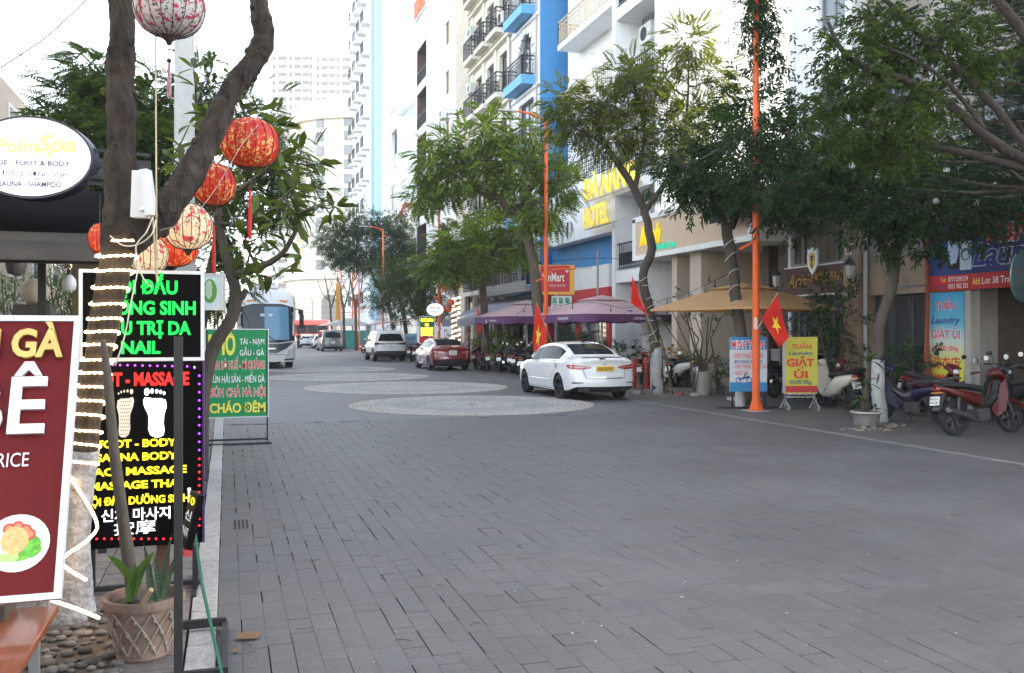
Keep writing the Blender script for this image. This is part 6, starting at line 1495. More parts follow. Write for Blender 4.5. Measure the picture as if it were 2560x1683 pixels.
# ================================================================== left side: sign boards, lanterns, pots
def onplane(x,y,P,A,U,disp=True):
 if disp: x,y = x * k_,y * k_
 o = Vector((0,0,CH)); d = (at(x,y,1.) - o); A = Vector(A).normalized(); U = Vector(U).normalized(); n = A.cross(U); P = Vector(P)
 q = o + d * ((P - o).dot(n) / d.dot(n)) - P; return q.dot(A),q.dot(U)
class Board:
 def __init__(s,par,P,A,U): s.par,s.P,s.A,s.U = par,Vector(P),Vector(A).normalized(),Vector(U).normalized(); s.N = s.A.cross(s.U)
 def pt(s,a,u,d=0): return s.P + s.A * a + s.U * u + s.N * d
 def px(s,x,y): return onplane(x,y,s.P,s.A,s.U)
 def rect(s,name,a0,a1,u0,u1,d0,d1,mat,bevel=0):
  mb = MB(); vs = [s.pt(a,u,d) for u in (u0,u1) for a,d in ((a0,d0),(a1,d0),(a1,d1),(a0,d1))]
  mb.add(vs,[(0,3,2,1),(4,5,6,7),(0,1,5,4),(1,2,6,5),(2,3,7,6),(3,0,4,7)]); return mb.build(name,mat,s.par,bevel=bevel)
 def poly(s,name,pts,d0,d1,mat): mb = MB(); mb.prism([s.pt(a,u,d0) for a,u in pts],s.N * (d1 - d0)); return mb.build(name,mat,s.par)
 def txt(s,t,mat,x0,x1,yb,cap,**kw):      # x range, baseline and cap height as they show
  a0,u0 = s.px(x0,yb); a1,_ = s.px(x1,yb); _,u1 = s.px((x0 + x1) / 2,yb - cap); _,um = s.px((x0 + x1) / 2,yb)
  return text(t,mat,s.par,s.pt(a0,um,kw.pop('d',.002)),s.A,s.U,u1 - um,a1 - a0,kw.pop('depth',.004),kw.pop('bold',.02),**kw)
 def frame(s,name,a0,a1,u0,u1,w,d0,d1,mat):
  mb = MB()
  for b in ((a0,a1,u0,u0 + w),(a0,a1,u1 - w,u1),(a0,a0 + w,u0 + w,u1 - w),(a1 - w,a1,u0 + w,u1 - w)):
   vs = [s.pt(a,u,d) for u in b[2:] for a,d in ((b[0],d0),(b[1],d0),(b[1],d1),(b[0],d1))]
   mb.add(vs,[(0,3,2,1),(4,5,6,7),(0,1,5,4),(1,2,6,5),(2,3,7,6),(3,0,4,7)])
  return mb.build(name,mat,s.par)
acryl = M('board_black',(.0025,.0025,.003),.4,spec=.05)
alu = M('aluminium_frame',(.55,.56,.6),.4,.5)
lit_green = M('lit_green',(.0,.35,.05),.4,em=(.0,1.,.1),es=.14); lit_yel = M('lit_yellow',(.6,.5,.02),.4,em=(1,.8,.02),es=.24); lit_red = M('lit_red',(.5,.01,.01),.4,em=(1,.02,.015),es=.16)
lit_white = M('lit_white',(.8,.8,.8),.4,em=(.85,.92,1),es=.3); lit_foot = M('lit_foot',(.9,.9,.9),.4,em=(.85,.9,1),es=1.4)
led_p = M('led_purple',(.3,.05,.6),.4,em=(.36,.04,1),es=.5); led_r = M('led_red',(.6,.02,.02),.4,em=(1,.015,.03),es=.45)
led_pc = M('led_core',(.8,.7,.9),.4,em=(1,.8,1),es=3)
# upper black board with green lit words
YB = 6.3
up = root('spa_sign',(-.5,YB,1.5),'black spa sign with glowing green words behind the wrapped trunk','sign')
B = Board(up,(0,YB,0),(1,0,0),(0,0,1)); X0,X1 = Xy(79,YB),Xy(204.3,YB); Z1,Z0 = 2.085,1.495
B.rect('panel',X0 + .02,X1 - .02,Z0 + .02,Z1 - .02,-.1,0,acryl); B.frame('frame',X0,X1,Z0,Z1,.022,-.1,.012,alu)
B.txt('GỘI ĐẦU',lit_green,246,413,682,30,bold=.035,depth=.014); B.txt('DƯỠNG SINH',lit_green,214,455,730,30,bold=.035,depth=.014)
B.txt('ĐIỀU TRỊ DA',lit_green,220,444,777,30,bold=.035,depth=.014); B.txt('NAIL',lit_green,282,373,821,28,bold=.035,depth=.014)
lo = root('massage_sign',(-.5,YB,.3),'tall black massage sign with purple and red lights and two foot soles','sign')
B = Board(lo,(0,YB,0),(1,0,0),(0,0,1)); X0,X1 = Xy(82,YB),Xy(202.5,YB); Z1,Z0 = 1.488,.29
B.rect('panel',X0,X1,Z0,Z1,-.14,0,acryl,bevel=.006); B.rect('side_case',X1,X1 + .012,Z0,Z1,-.14,.006,M('case_purple',(.05,.02,.09),.4))
B.txt('FOOT - MASSAGE',lit_red,200,440,895,29,bold=.04,depth=.012)
for t,a,b_,y in (('FOOT - BODY',228,410,1038),('SAUNA BODY',224,412,1069),('FACE MASSAGE',204,434,1102),('MASSAGE THAI',209,421,1134),('GỘI ĐẦU DƯỠNG SINH',195,440,1170)): B.txt(t,lit_yel,a,b_,y,17,bold=.035,depth=.01)
B.txt('신체 마사지',lit_white,236,396,1206,22,bold=.015,depth=.008); B.txt('按摩',lit_white,265,362,1238,24,bold=.0,depth=.008)
sole = [(.30,0),(.5,-.01),(.68,.05),(.76,.18),(.74,.34),(.76,.5),(.9,.66),(.95,.8),(.88,.87),(.6,.84),(.3,.84),(.12,.8),(.08,.66),(.18,.48),(.2,.3),(.17,.14),(.2,.04)]
toes = [(.82,.94,.14),(.62,.955,.085),(.45,.95,.075),(.3,.935,.068),(.17,.905,.06)]
def foot(x0,x1,y0,y1,mat,flip,name,dots):
 a0,u0 = B.px(x0,y1); a1,u1 = B.px(x1,y0); w,h = a1 - a0,u1 - u0
 f = (lambda q: (a0 + (1 - q) * w)) if flip else (lambda q: a0 + q * w)
 B.poly(name,[(f(a),u0 + u * h * .95) for a,u in sole],.0,.008,mat)
 for q,u,r_ in toes: B.poly('toe',[(f(q) + math.cos(t) * r_ * w * .62,u0 + u * h + math.sin(t) * r_ * w * 1.05) for t in [2 * PI * i / 10 for i in range(10)]],.001,.009,mat)
 if dots:
  mb = MB(); rr5 = random.Random(2)
  for i in range(5):
   for j in range(11): mb.sph(B.pt(f(.26 + i * .11 + (.05 if j % 2 else 0)),u0 + h * (.06 + j * .075),.009),.0035,6)
  mb.build('studs',blk_l,lo,kind='stuff',fix=False)
foot(268,314,903,1016,M('foot_pale',(.62,.6,.56),.5),False,'foot_print',True); foot(330,392,903,1016,lit_foot,True,'foot_print',False)
def dots(name,pts,mat,r_=.0075):
 mb = MB()
 for x,y in pts: a,u = B.px(x,y); mb.sph(B.pt(a,u,.004),r_,8)
 mb.build(name,mat,lo,kind='stuff',smooth='full',fix=False)
top_ = [(262 + i * 17.3,848 + i * .35) for i in range(11)]; rt = [(463,873 + i * 19.2) for i in range(10)]
dots('purple_lights',[(452,855)] + top_ + rt,led_p); dots('red_lights',[(463,1066 + i * 15.5) for i in range(11)] + [(208 + i * 17.2,1252) for i in range(14)] + [(452,1247)],led_r)
dots('light_cores',[(452,853)] + [(x,y + 1) for x,y in top_ + rt],led_pc,.0035)
mb = MB(); mb.box((X1 - .06,YB - .1,-.02),(X1 - .025,YB - .065,Z0)); mb.box((X0 + .03,YB + .08,-.02),(X0 + .065,YB + .115,Z0)); mb.box((X0,YB - .02,.02),(X1,YB + .02,.05)); mb.box((X1 - .06,YB - .3,0),(X1 - .03,YB + .3,.03)); mb.build('stand',black_m,lo)
mb = MB(); mb.box((-.44,YB + .06,0),(-.36,YB + .12,.3)); mb.build('brown_post',M('post_brown',(.09,.04,.025),.7,var=.2),lo)
# red menu board with gold words
gp = Vector((-.678,4.2,.567)); gu = Vector((0,.545,1.178))
gr = root('menu_board',(-1.2,4.2,.56),'dark red menu board with gold and white letters leaning at the left edge','sign')
B = Board(gr,gp,(1,0,0),gu); hL = gu.length; wL = 1.25
B.rect('panel',-wL,-.0,0,hL,-.03,-.002,M('board_red',(.1,.004,.006),.5,var=.1,vs=2,spec=.2)); B.frame('frame',-wL - .01,.012,-.012,hL + .012,.028,-.035,.012,M('frame_silver',(.5,.54,.62),.4,.2))
gold2 = M('gold_letter',(.55,.4,.13),.35,.5,var=.15); silver_l = M('silver_letter',(.62,.65,.7),.4)
B.txt('CƠM GÀ',gold2,-195,147,832,62,bold=.035,depth=.022)
B.txt('BÊ',silver_l,-100,103,1010,130,bold=.015,depth=.022); B.txt('CHICKEN RICE',silver_l,-190,66,1090,33,bold=.0,depth=.008)
a,u = B.px(44,1262)
def disc(name,ca,cu,ra,ru,d0,d1,mat,n=28,wob=0.,sd_=1):
 q = random.Random(sd_); return B.poly(name,[(ca + math.cos(t) * ra * (1 + q.uniform(-wob,wob)),cu + math.sin(t) * ru * (1 + q.uniform(-wob,wob))) for t in [2 * PI * i / n for i in range(n)]],d0,d1,mat)
a,u = B.px(40,1262); a2,_ = B.px(116,1262); _,u2 = B.px(40,1196); ra,ru = a2 - a,u2 - u
disc('plate_print',a,u,ra,ru,.0,.002,M('print_plate',(.55,.66,.72),.4)); disc('plate_rim_print',a,u,ra * .84,ru * .82,.002,.003,M('print_plate2',(.68,.74,.77),.4))
lt = M('print_lettuce',(.1,.36,.04),.6,var=.6,vs=40); tm_ = M('print_tomato',(.5,.04,.02),.5,var=.4,vs=30); cu_ = M('print_cucumber',(.35,.5,.18),.5)
disc('lettuce_print',a + ra * .42,u - ru * .15,ra * .34,ru * .42,.003,.004,lt,26,.16,3); disc('lettuce_print',a + ra * .15,u - ru * .42,ra * .36,ru * .2,.003,.0042,lt,26,.2,4)
for i,(dx,dz) in enumerate(((-.28,.5),(-.02,.56),(.22,.44),(.36,.28))): disc('tomato_print',a + ra * dx,u + ru * dz,ra * .19,ru * .2,.004,.005,tm_); disc('tomato_flesh',a + ra * dx,u + ru * dz,ra * .13,ru * .13,.005,.0055,M('print_flesh',(.65,.2,.12),.5))
disc('rice_print',a - ra * .08,u + ru * .08,ra * .42,ru * .48,.005,.007,M('print_rice',(.62,.36,.16),.7,var=.35,vs=70),30,.05,5)
disc('cucumber_print',a - ra * .1,u - ru * .5,ra * .2,ru * .16,.006,.007,cu_); disc('cucumber_print',a - ra * .4,u - ru * .48,ra * .18,ru * .14,.007,.008,cu_)
# orange wooden table
wood = M('table_wood',(.17,.045,.018),.4,var=.3,vs=5,coat=.25,stretch=(8,1,1))
tb = root('wooden_table',(-1.3,3.8,0),'orange brown wooden table top on grey steel legs at the lower left corner','table')
zt_ = at(56,605,4.05).z
MB().box((-2.0,2.55,zt_ - .03),(-.72,4.48,zt_)).build('table_top',wood,tb,bevel=.006)
mb = MB(); mb.box((-1.98,2.6,zt_ - .07),(-.76,2.64,zt_ - .031)); mb.box((-1.98,4.4,zt_ - .07),(-.76,4.44,zt_ - .031)); mb.build('rail',steel,tb)
for x_,y_ in ((-.8,4.38),(-.8,2.66),(-1.96,4.38),(-1.96,2.66)): MB().box((x_ - .02,y_ - .02,0),(x_ + .02,y_ + .02,zt_ - .07)).build('leg',steel,tb)
MB().box((-1.5,4.3,zt_),(-.9,4.55,zt_ + .06)).build('ledge_box',M('box_dark',(.05,.045,.04),.7),tb)
# oval lit spa sign
ov = root('oval_sign',at(30,157,6.4),'white lit oval sign with gold script hanging at the left edge','sign')
oc = at(30,157,6.4); B = Board(ov,oc,(CT,-ST,0),(0,0,1)); B.A = Vector((.985,-.17,0)); B.N = B.A.cross(B.U)
ra,ru = 57.5 * 6.4 / 900,39 * 6.4 / 900
disc('case',0,0,ra + .015,ru + .018,-.16,0,M('case_blue',(.02,.025,.05),.4),48); disc('face',0,0,ra,ru,.0,.006,M('face_lit',(.85,.86,.88),.4,em=(.93,.95,1),es=.09),48)
gy = M('script_gold',(.7,.62,.2),.5,em=(.9,.8,.3),es=.1); nb_ = M('letter_slate',(.03,.05,.14),.5)
B.txt('The Point',gy,-95,92,352,30,bold=.02,depth=.012,out=M('outline_grey',(.35,.33,.25),.5),outw=.02); B.txt('Spa',gy,84,178,352,38,bold=.015,shear=.35,depth=.016,out=MATS['outline_grey'],outw=.02)
B.txt('MASSAGE - FOOT & BODY',nb_,-62,164,384,11,bold=.02,d=.007); B.txt('GỘI ĐẦU DƯỠNG SINH',nb_,-30,158,410,12,bold=.0,d=.007); B.txt('SAUNA - SHAMPOO',nb_,-2,144,434,12,bold=.02,d=.007)
mb = MB()
for y in (338,375,402,418): a_ = B.pt(ra - .05,(364 - y) * k_ * 6.4 / 900,-.08); mb.bar(a_,a_ + Vector((.42,.1,.0)),.025)
mb.bar(B.pt(ra + .2,-.3,-.08) ,B.pt(ra + .2,.2,-.08),.025); mb.build('bracket',black_m,ov)
# awning
aw = root('awning',(-1.6,7,2.6),'dark tarpaulin awning with grey pelmet over the left pavement','awning')
tarp = M('tarp_dark',(.003,.003,.0035),.9,var=.2,vs=6,spec=.02); tarp2 = M('tarp_grey',(.05,.046,.042),.8,var=.2,vs=4)
YA,YB2 = 7.4,11.5
def aw_pt(px,py,Y): D = onY(px,Y); return Vector((Xy(px,Y),Y,zat(py,D)))
x1 = Xy(108,YA); zE = zat(235,onY(108,YA)); mb = MB(); nx_,vs,fs = 14,[],[]
for i in range(nx_ + 1):
 x = -7 + (x1 + 7) * i / nx_
 for j in range(7):
  t = j / 6; y = YA + (YB2 - YA) * t; sag = .06 * math.sin(i * 1.3) * math.sin(PI * t); vs.append((x,y - .0,2.42 + .95 * (1 - (1 - t) ** 2) * .9 + sag if t > 0 else 2.42))
for i in range(nx_):
 for j in range(6): fs.append((i * 7 + j,(i + 1) * 7 + j,(i + 1) * 7 + j + 1,i * 7 + j + 1))
mb.add(vs,fs); o = mb.build('cloth',tarp,aw,smooth='full'); md = o.modifiers.new('s','SOLIDIFY'); md.thickness = .01
mb = MB(); zc0 = zat(262,onY(60,YA)); 
vs,fs = [],[]
for i in range(25):
 x = -7 + (x1 + 7) * i / 24; 
 for j,z in enumerate((2.42,2.3,zat(243,onY(60,YA)),zc0)): vs.append((x,YA - .02 - (.05 * math.sin(i * .9) if j else 0) - (.03 * j),z))
for i in range(24):
 for j in range(3): fs.append((i * 4 + j,(i + 1) * 4 + j,(i + 1) * 4 + j + 1,i * 4 + j + 1))
mb.add(vs,fs); mb.build('pelmet',tarp2,aw,smooth='full')
mb = MB(); mb.box((-7,YA + .05,2.2),(x1,YA + .15,2.42)); mb.box((-7,YA + 4,3.5),(x1,YA + 4.05,3.7)); mb.build('beam',black_m,aw)
for x_,y_ in ((x1 - .05,7.5),(Xy(42,9),9.0),(x1 - .1,11.3)): mb = MB(); mb.box((x_ - .03,y_ - .03,-.05),(x_ + .03,y_ + .03,2.4 if y_ < 9 else 3.3)); mb.build('post',black_m,aw)
MB().box((Xy(86,9.4) - .12,9.4,-.05),(Xy(86,9.4) + .13,9.6,2.6)).build('brown_pillar',M('pillar_brown',(.11,.09,.04),.8,var=.3),aw)
# globe post and low wall
gp_ = root('globe_post',(Xy(34,10.5),10.5,0),'dark stone gate post topped by a cream globe lamp under the awning','post')
gx,gz = Xy(34.5,10.5),zat(303,onY(34.5,10.5))
MB().box((gx - .17,10.35,-.05),(gx + .17,10.69,gz - .02)).build('post',M('post_stone',(.1,.085,.075),.8,var=.3),gp_)
MB().sph((gx,10.5,gz + .12),.14,20).build('globe',M('globe_cream',(.6,.5,.38),.5),gp_,smooth='full')
lw = root('low_wall',(-4,10.6,0),'low dark stone wall beneath the bamboo at the left','wall')
MB().box((-9,10.55,-.05),(gx - .18,10.75,zat(322,onY(20,10.6)))).build('coping',MATS['post_stone'],lw); MB().box((gx + .18,10.55,-.05),(x1 - .3,10.75,zat(330,onY(60,10.6)))).build('coping',MATS['post_stone'],lw)
# bulbs and pendant under the awning
bulb_g = M('bulb_white',(.6,.6,.62),.3); 
def bulb(x,y,D,r_,lab,dark=False,cord=1.0):
 p = at(x * k_,y * k_,D); rt_ = root('pendant_bulb',p,lab,'bulb','bulbs under the awning')
 MB().lathe([(.001,-r_ * 1.3),(r_ * .8,-r_),(r_,-r_ * .2),(r_ * .9,r_ * .5),(r_ * .35,r_ * 1.2)],14,p).build('glass',M('shade_grey',(.12,.12,.12),.5) if dark else bulb_g,rt_,smooth='full')
 MB().lathe([(r_ * .35,r_ * 1.15),(r_ * .3,r_ * 1.9),(.004,r_ * 2)],10,p).build('socket',black_pl,rt_)
 MB().tube([p + Vector((0,0,r_ * 1.8)),p + Vector((0,0,cord * .3))],.004,5).build('cord',black_pl,rt_)
bulb(38,612,7.6,.085,'dark grey bell shaped pendant under the awning at far left',True); bulb(161,658,7.8,.06,'white bulb hanging just left of the spa sign'); bulb(91,620,9,.03,'tiny white bulb hanging between two awning posts'); bulb(24,612,9,.035,'small dark bulb beside the grey bell pendant',True)
# white small square sign with green emblem
sq = root('square_sign',at(215,290,8.2),'pale square sign with green emblem between the spa sign and the crooked tree','sign')
q = at(206,309,8.2); B = Board(sq,q,(CT,-ST,0),(0,0,1)); s_ = 8.2 / 900; B.rect('panel',-.1,16.8 * s_,0,35 * s_,-.06,0,M('sign_ice',(.5,.62,.66),.4)); B.frame('frame',-.1,17.2 * s_,-.01,35.6 * s_,.018,-.07,.008,alu)
disc('emblem',4 * s_,18 * s_,7 * s_,12 * s_,.001,.004,M('emblem_green',(.1,.25,.06),.5)); disc('emblem_leaf',3 * s_,19 * s_,3.4 * s_,10 * s_,.004,.006,M('emblem_pale',(.35,.5,.35),.5),20,.15)
mb = MB(); mb.bar(B.pt(-.1,.2,-.04),B.pt(-.32,.2,.1),.02); mb.build('bracket',alu,sq)
# green menu board on black stand
gm = root('green_menu_board',gnd(237,443),'green and yellow noodle menu board on a black stand by the kerb','sign')
Dg = 13.6; q = at(205.6,417,Dg); B = Board(gm,q,(1,0,0),(0,0,1)); YG = q.y
X0,X1 = Xy(205.6,YG),Xy(268,YG); B.P = Vector((0,YG,0)); Z0,Z1 = zat(416.8,onY(240,YG)),zat(329.5,onY(240,YG))
B.rect('panel',X0,X1,Z0,Z1,-.03,0,M('board_green',(.01,.24,.08),.45,var=.05)); B.frame('frame',X0 - .012,X1 + .012,Z0 - .012,Z1 + .012,.016,-.035,.006,alu)
gy2 = M('menu_yellow',(.75,.68,.1),.5)
B.txt('PHỞ',gy2,484,547,823,44,bold=.04); 
for t,m_,x0_,x1_,y_,cp_,o_ in (('TÁI - NẠM',wht_sign,557,614,800,13,None),('GẦU - GÀ',wht_sign,557,614,826,13,None),('BÚN BÒ HUẾ - MÌ QUẢNG',red_l,489,615,857,18,wht_sign),('BÚN HẢI SẢN - MIẾN GÀ',wht_sign,489,615,889,16,None),('BÚN CHẢ HÀ NỘI',red_l,489,616,921,19,wht_sign),('CHÁO ĐÊM',gy2,487,617,958,21,None)):
 B.txt(t,m_,x0_,x1_,y_,cp_,bold=.035 if t[0] == 'C' else .012,out=o_,outw=.04)
mb = MB(); zz = 0
for x_ in (X0 + .01,X1 - .01): mb.box((x_ - .012,YG + .0,.0),(x_ + .012,YG + .03,Z1)); mb.box((x_ - .012,YG - .32,0),(x_ + .012,YG + .1,.025))
mb.box((X0,YG - .33,.0),(X1 + .04,YG - .3,.03)); mb.box((X0,YG + .0,.03),(X1,YG + .025,.06)); mb.build('stand',black_m,gm)
# black sign stand seen edge on, and green rod
es = root('edge_on_sign',at(184,660,4.25),'black sign stand seen edge on with slanted strip of letters before the massage sign','sign')
q = at(183.6,640,4.2); q.z = 0; zt_ = at(183.6,336,4.2).z
MB().box((q.x - .017,q.y - .5,-.02),(q.x + .017,q.y - .46,zt_)).build('post',black_m,es)
b1_ = gnd(190,633.5); b2_ = gnd(226,634)
mb = MB(); mb.bar((b1_.x - .06,b1_.y,.05),(b2_.x,b1_.y,.05),.03,.045); mb.bar((b2_.x - .005,b1_.y + .02,.03),(b2_.x - .005,b1_.y - .75,.03),.03,.05); mb.bar((b1_.x - .1,b1_.y - .72,.03),(b2_.x,b1_.y - .72,.03),.03); mb.build('base',black_m,es)
p1,p2 = at(178.5,543,4.35),at(190.5,490,4.4)
B = Board(es,p1,(.25,-.97,0),(p2 - p1)); hh_ = (p2 - p1).length
B.rect('strip',-.0,.16,0,hh_,-.03,0,acryl); B.rect('strip_tail',.0,.16,-.03,0,-.032,.002,M('strip_red',(.25,.02,.02),.5))
for t,m_,f_ in (('10',lit_yel,.78),('신',silver_l,.5),('마사지',silver_l,.2)): text(t,m_,es,B.pt(.015,hh_ * f_),B.A,B.U,.035,.12,.003,.02)
gr_ = root('green_rod',gnd(224,673),'thin green painted rod leaning from the kerb to the sign stand','rod')
g0 = gnd(225,690); MB().tube([g0 + Vector((0,0,.005)),at(202,585,4.45),at(190,500,4.6)],.0085,7).build('rod',M('rod_green',(.02,.09,.06),.4),gr_); MB().tube([at(190,500,4.6),at(189,488,4.62)],.009,7).build('tip',alu,gr_)
# ---- lattice pot
pt_ = root('lattice_pot',gnd(144,658),'terracotta flower pot with raised lattice relief under the massage sign','flower pot')
pc = gnd(144,655); pc.z = 0; terra = M('terracotta',(.17,.11,.085),.9,var=.45,vs=9,dirt=.9,bump=.5); 
prof = [(.125,.0),(.135,.015),(.128,.03),(.165,.2),(.185,.27),(.2,.275),(.205,.3),(.2,.318),(.18,.318),(.172,.3),(.165,.25)]
MB().lathe(prof,48,pc,caps=True).build('bowl',terra,pt_,smooth=True)
mb = MB(); n_ = 12
def pr(z): return float(np.interp(z,[.03,.2,.262],[.128,.165,.183])) + .003
for i in range(n_):
 for s_ in (-1,1):
  P = [Vector((pc.x + math.cos(a) * pr(z),pc.y + math.sin(a) * pr(z),z)) for z,a in [(.035 + .225 * t / 8,2 * PI * i / n_ + s_ * t / 8 * 2 * PI / n_ * 1.5) for t in range(9)]]; mb.tube(P,.0065,5,caps=False)
mb.build('lattice',M('terracotta_pale',(.23,.185,.155),.9,var=.4,vs=12,dirt=.8),pt_,smooth='full',kind='stuff',fix=False)
mb = MB()
for i in range(n_):
 for z,ph in ((.08,.5),(.15,0),(.22,.5)): a = 2 * PI * (i + ph * 1) / n_ + .1; mb.sph((pc.x + math.cos(a) * pr(z),pc.y + math.sin(a) * pr(z),z),.012,8)
mb.build('rosettes',MATS['terracotta_pale'],pt_,kind='stuff',fix=False)
MB().lathe([(.001,.27),(.172,.27)],24,pc,caps=False).build('soil',pitm,pt_)
# potted stem and blades
ps_ = root('potted_plant',pc + Vector((0,0,.27)),'bare slanted stem with striped sword leaves growing in the lattice pot','plant')
P,Rr = smooth_path([pc + Vector((-.05,.02,.26)),at(126,540,4.75),at(114,450,4.85),at(108,380,4.95),at(103,340,5.02)],[.034,.032,.027,.024,.016],6)
MB().tube(P,Rr,12,rough=.05).build('stem',bark_g,ps_,smooth='full',fix=False)
sw = M('sword_leaf',(.045,.075,.04),.5,var=.5,vs=30,stretch=(1,1,5)); swe = M('leaf_edge',(.3,.3,.1),.5)
random.seed(3)
def blade(p0,p1,w,mat,par,nm='blade',fold=.25):
 p0,p1 = Vector(p0),Vector(p1); d = (p1 - p0).normalized(); s_ = d.cross(Vector((random.uniform(-.4,.4),1,0))).normalized(); n2 = s_.cross(d); vs,fs = [],[]
 for i in range(8):
  t = i / 7; ww = w * (math.sin(PI * min(1,t * .8 + .22)) ** .7) * (1 if t < .98 else .1); c = p0.lerp(p1,t) + n2 * .02 * math.sin(t * 3)
  vs += [c - s_ * ww,c + n2 * ww * fold,c + s_ * ww]
 for i in range(7): fs += [(3 * i,3 * i + 3,3 * i + 4,3 * i + 1),(3 * i + 1,3 * i + 4,3 * i + 5,3 * i + 2)]
 return MB().add(vs,fs).build(nm,mat,par,smooth='full',fix=False)
for bx,by,tx,ty in ((372,1395,360,1285),(358,1395,333,1260),(378,1392,408,1290),(362,1398,400,1240),(368,1388,428,1265),(350,1395,345,1300)):
 blade(at(bx * k_,by * k_,4.55),at(tx * k_,ty * k_,4.5),.013,sw,ps_)
for bx,by,tx,ty in ((310,1385,345,1295),(308,1350,248,1290),(306,1360,360,1282),(300,1400,316,1310)): blade(at(bx * k_,by * k_,4.6),at(tx * k_,ty * k_,4.45),.022,leaf_mat('leaf_potted',(.07,.13,.04),.3,.2),ps_,'leaf')
MB().tube([at(318,0,1) * 0 + at(330 * k_,1405 * k_,4.5),at(352 * k_,1370 * k_,4.45)],.012,8).build('cut_stem',M('stem_pale',(.3,.22,.14),.8),ps_)
# white boxes and cables on the fork
bx = root('junction_box',at(137,195,5.1),'white plastic junction box hanging open on the near tree fork','box'); wb_ = M('box_white',(.55,.58,.64),.5,dirt=.3)
q0,q1 = at(130,217,5.08),at(145,171,5.08); Ax = Vector((CT,-ST,0)); Vz = Vector((0,0,1)); fwd = Vector((ST,CT,0))
def obox(o,a0,a1,u0,u1,d0,d1,name,mat,par,tilt=0,bev=.004):
 Mx = Matrix.Rotation(tilt,3,fwd); vs = [o + Mx @ (Ax * a + Vz * u + fwd * d) for u in (u0,u1) for a,d in ((a0,d0),(a1,d0),(a1,d1),(a0,d1))]
 return MB().add(vs,[(0,3,2,1),(4,5,6,7),(0,1,5,4),(1,2,6,5),(2,3,7,6),(3,0,4,7)]).build(name,mat,par,bevel=bev)
obox(q0,0,.093,0,.265,0,.06,'body',wb_,bx,R(2)); obox(q0,.1,.145,-.01,.25,-.05,.03,'door',wb_,bx,R(-7)); obox(q0,.06,.12,.035,.055,-.03,0,'latch',steel,bx,0)
wire = M('cable_white',(.5,.48,.44),.6); blk_w = M('cable_black',(.02,.02,.02),.6)
def cable(lab,pts,r_=.004,mat=None,k=6,group=None,nm='cable'):
 P = smooth_path(pts,[1] * len(pts),k)[0]; o = MB().tube(P,r_,5).build(nm,mat or wire,None,smooth='full',fix=False); tag(o,lab,'cable',group); return o
cable('white flex with bulb holder running round the fork of the near tree',[dp(258,550,5.05,0),dp(275,562,5.05,0),dp(300,570,5.04,0),dp(340,560,5.04,0),dp(365,530,5.02,0)][0:0] or [at(256 * k_,548 * k_,5.08),at(285 * k_,570 * k_,5.05),at(320 * k_,568 * k_,5.05),at(352 * k_,545 * k_,5.02),at(362 * k_,512 * k_,5.05)])
cable('two white flexes dangling from the junction box across the spa sign',[at(355 * k_,505 * k_,5.04),at(340 * k_,540 * k_,5.03),at(316 * k_,575 * k_,5.04),at(330 * k_,640 * k_,5.06),at(352 * k_,668 * k_,5.1)])
cable('pale rope hanging straight down from the upper tree fork',[at(362 * k_,-20,5.5),at(362 * k_,150 * k_,5.45),at(363 * k_,400 * k_,5.1),at(364 * k_,600 * k_,5.1),at(366 * k_,655 * k_,5.1),at(362 * k_,620 * k_,5.1),at(354 * k_,480 * k_,5.1)],.005,M('rope_tan',(.35,.3,.2),.8))
cable('white flex looping down beside the light rope',[at(322 * k_,600 * k_,5.12),at(318 * k_,640 * k_,5.12),at(305 * k_,700 * k_,5.1),at(290 * k_,780 * k_,5.12),at(268 * k_,850 * k_,5.13)])
cable('thin sagging wire with small loop crossing the sky at top left',[at(-10,75,9),at(20,55,9),at(50,34,9),at(92,-6,9)],.006,blk_w)
cable('small wire loop hanging from the sagging wire at top left',[at(20,54,9),at(23,62,9),at(27,67,9),at(25,60,9),at(21,54,9)],.005,blk_w)
cable('white flex from lantern to lantern along the leaning branch',[at(372 * k_,535 * k_,5.1),at(440 * k_,510 * k_,5.15),at(500 * k_,440 * k_,5.3),at(560 * k_,340 * k_,5.5),at(600 * k_,290 * k_,5.75)],.0022,M('cable_grey',(.25,.24,.22),.6))
# ---- silk lanterns
def silk(name,base,b1,b2,es):
 m = bpy.data.materials.new(name); m.use_nodes = True; N,L = m.node_tree.nodes,m.node_tree.links; p = N['Principled BSDF']; p.inputs['Roughness'].default_value = .55
 tc = N.new('ShaderNodeTexCoord'); cur = None
 rgb = N.new('ShaderNodeRGB'); rgb.outputs[0].default_value = (*base,1); cur = rgb.outputs[0]
 for (c,sc,lo_,hi_,dist) in (b1,b2):
  n = N.new('ShaderNodeTexNoise'); n.inputs['Scale'].default_value = sc; n.inputs['Detail'].default_value = 2.5; n.inputs['Distortion'].default_value = dist; L.new(tc.outputs['Object'],n.inputs['Vector'])
  mr = N.new('ShaderNodeMapRange'); mr.inputs[1].default_value = lo_; mr.inputs[2].default_value = hi_; L.new(n.outputs[0],mr.inputs[0])
  mx = N.new('ShaderNodeMix'); mx.data_type = 'RGBA'; L.new(mr.outputs[0],mx.inputs[0]); L.new(cur,mx.inputs[6]); mx.inputs[7].default_value = (*c,1); cur = mx.outputs[2]
 L.new(cur,p.inputs['Base Color']); L.new(cur,p.inputs['Emission Color']); p.inputs['Emission Strength'].default_value = es
 t = N.new('ShaderNodeBsdfTranslucent'); L.new(cur,t.inputs[0]); mxs = N.new('ShaderNodeMixShader'); mxs.inputs[0].default_value = .35; L.new(p.outputs[0],mxs.inputs[1]); L.new(t.outputs[0],mxs.inputs[2]); L.new(mxs.outputs[0],N['Material Output'].inputs[0])
 return m
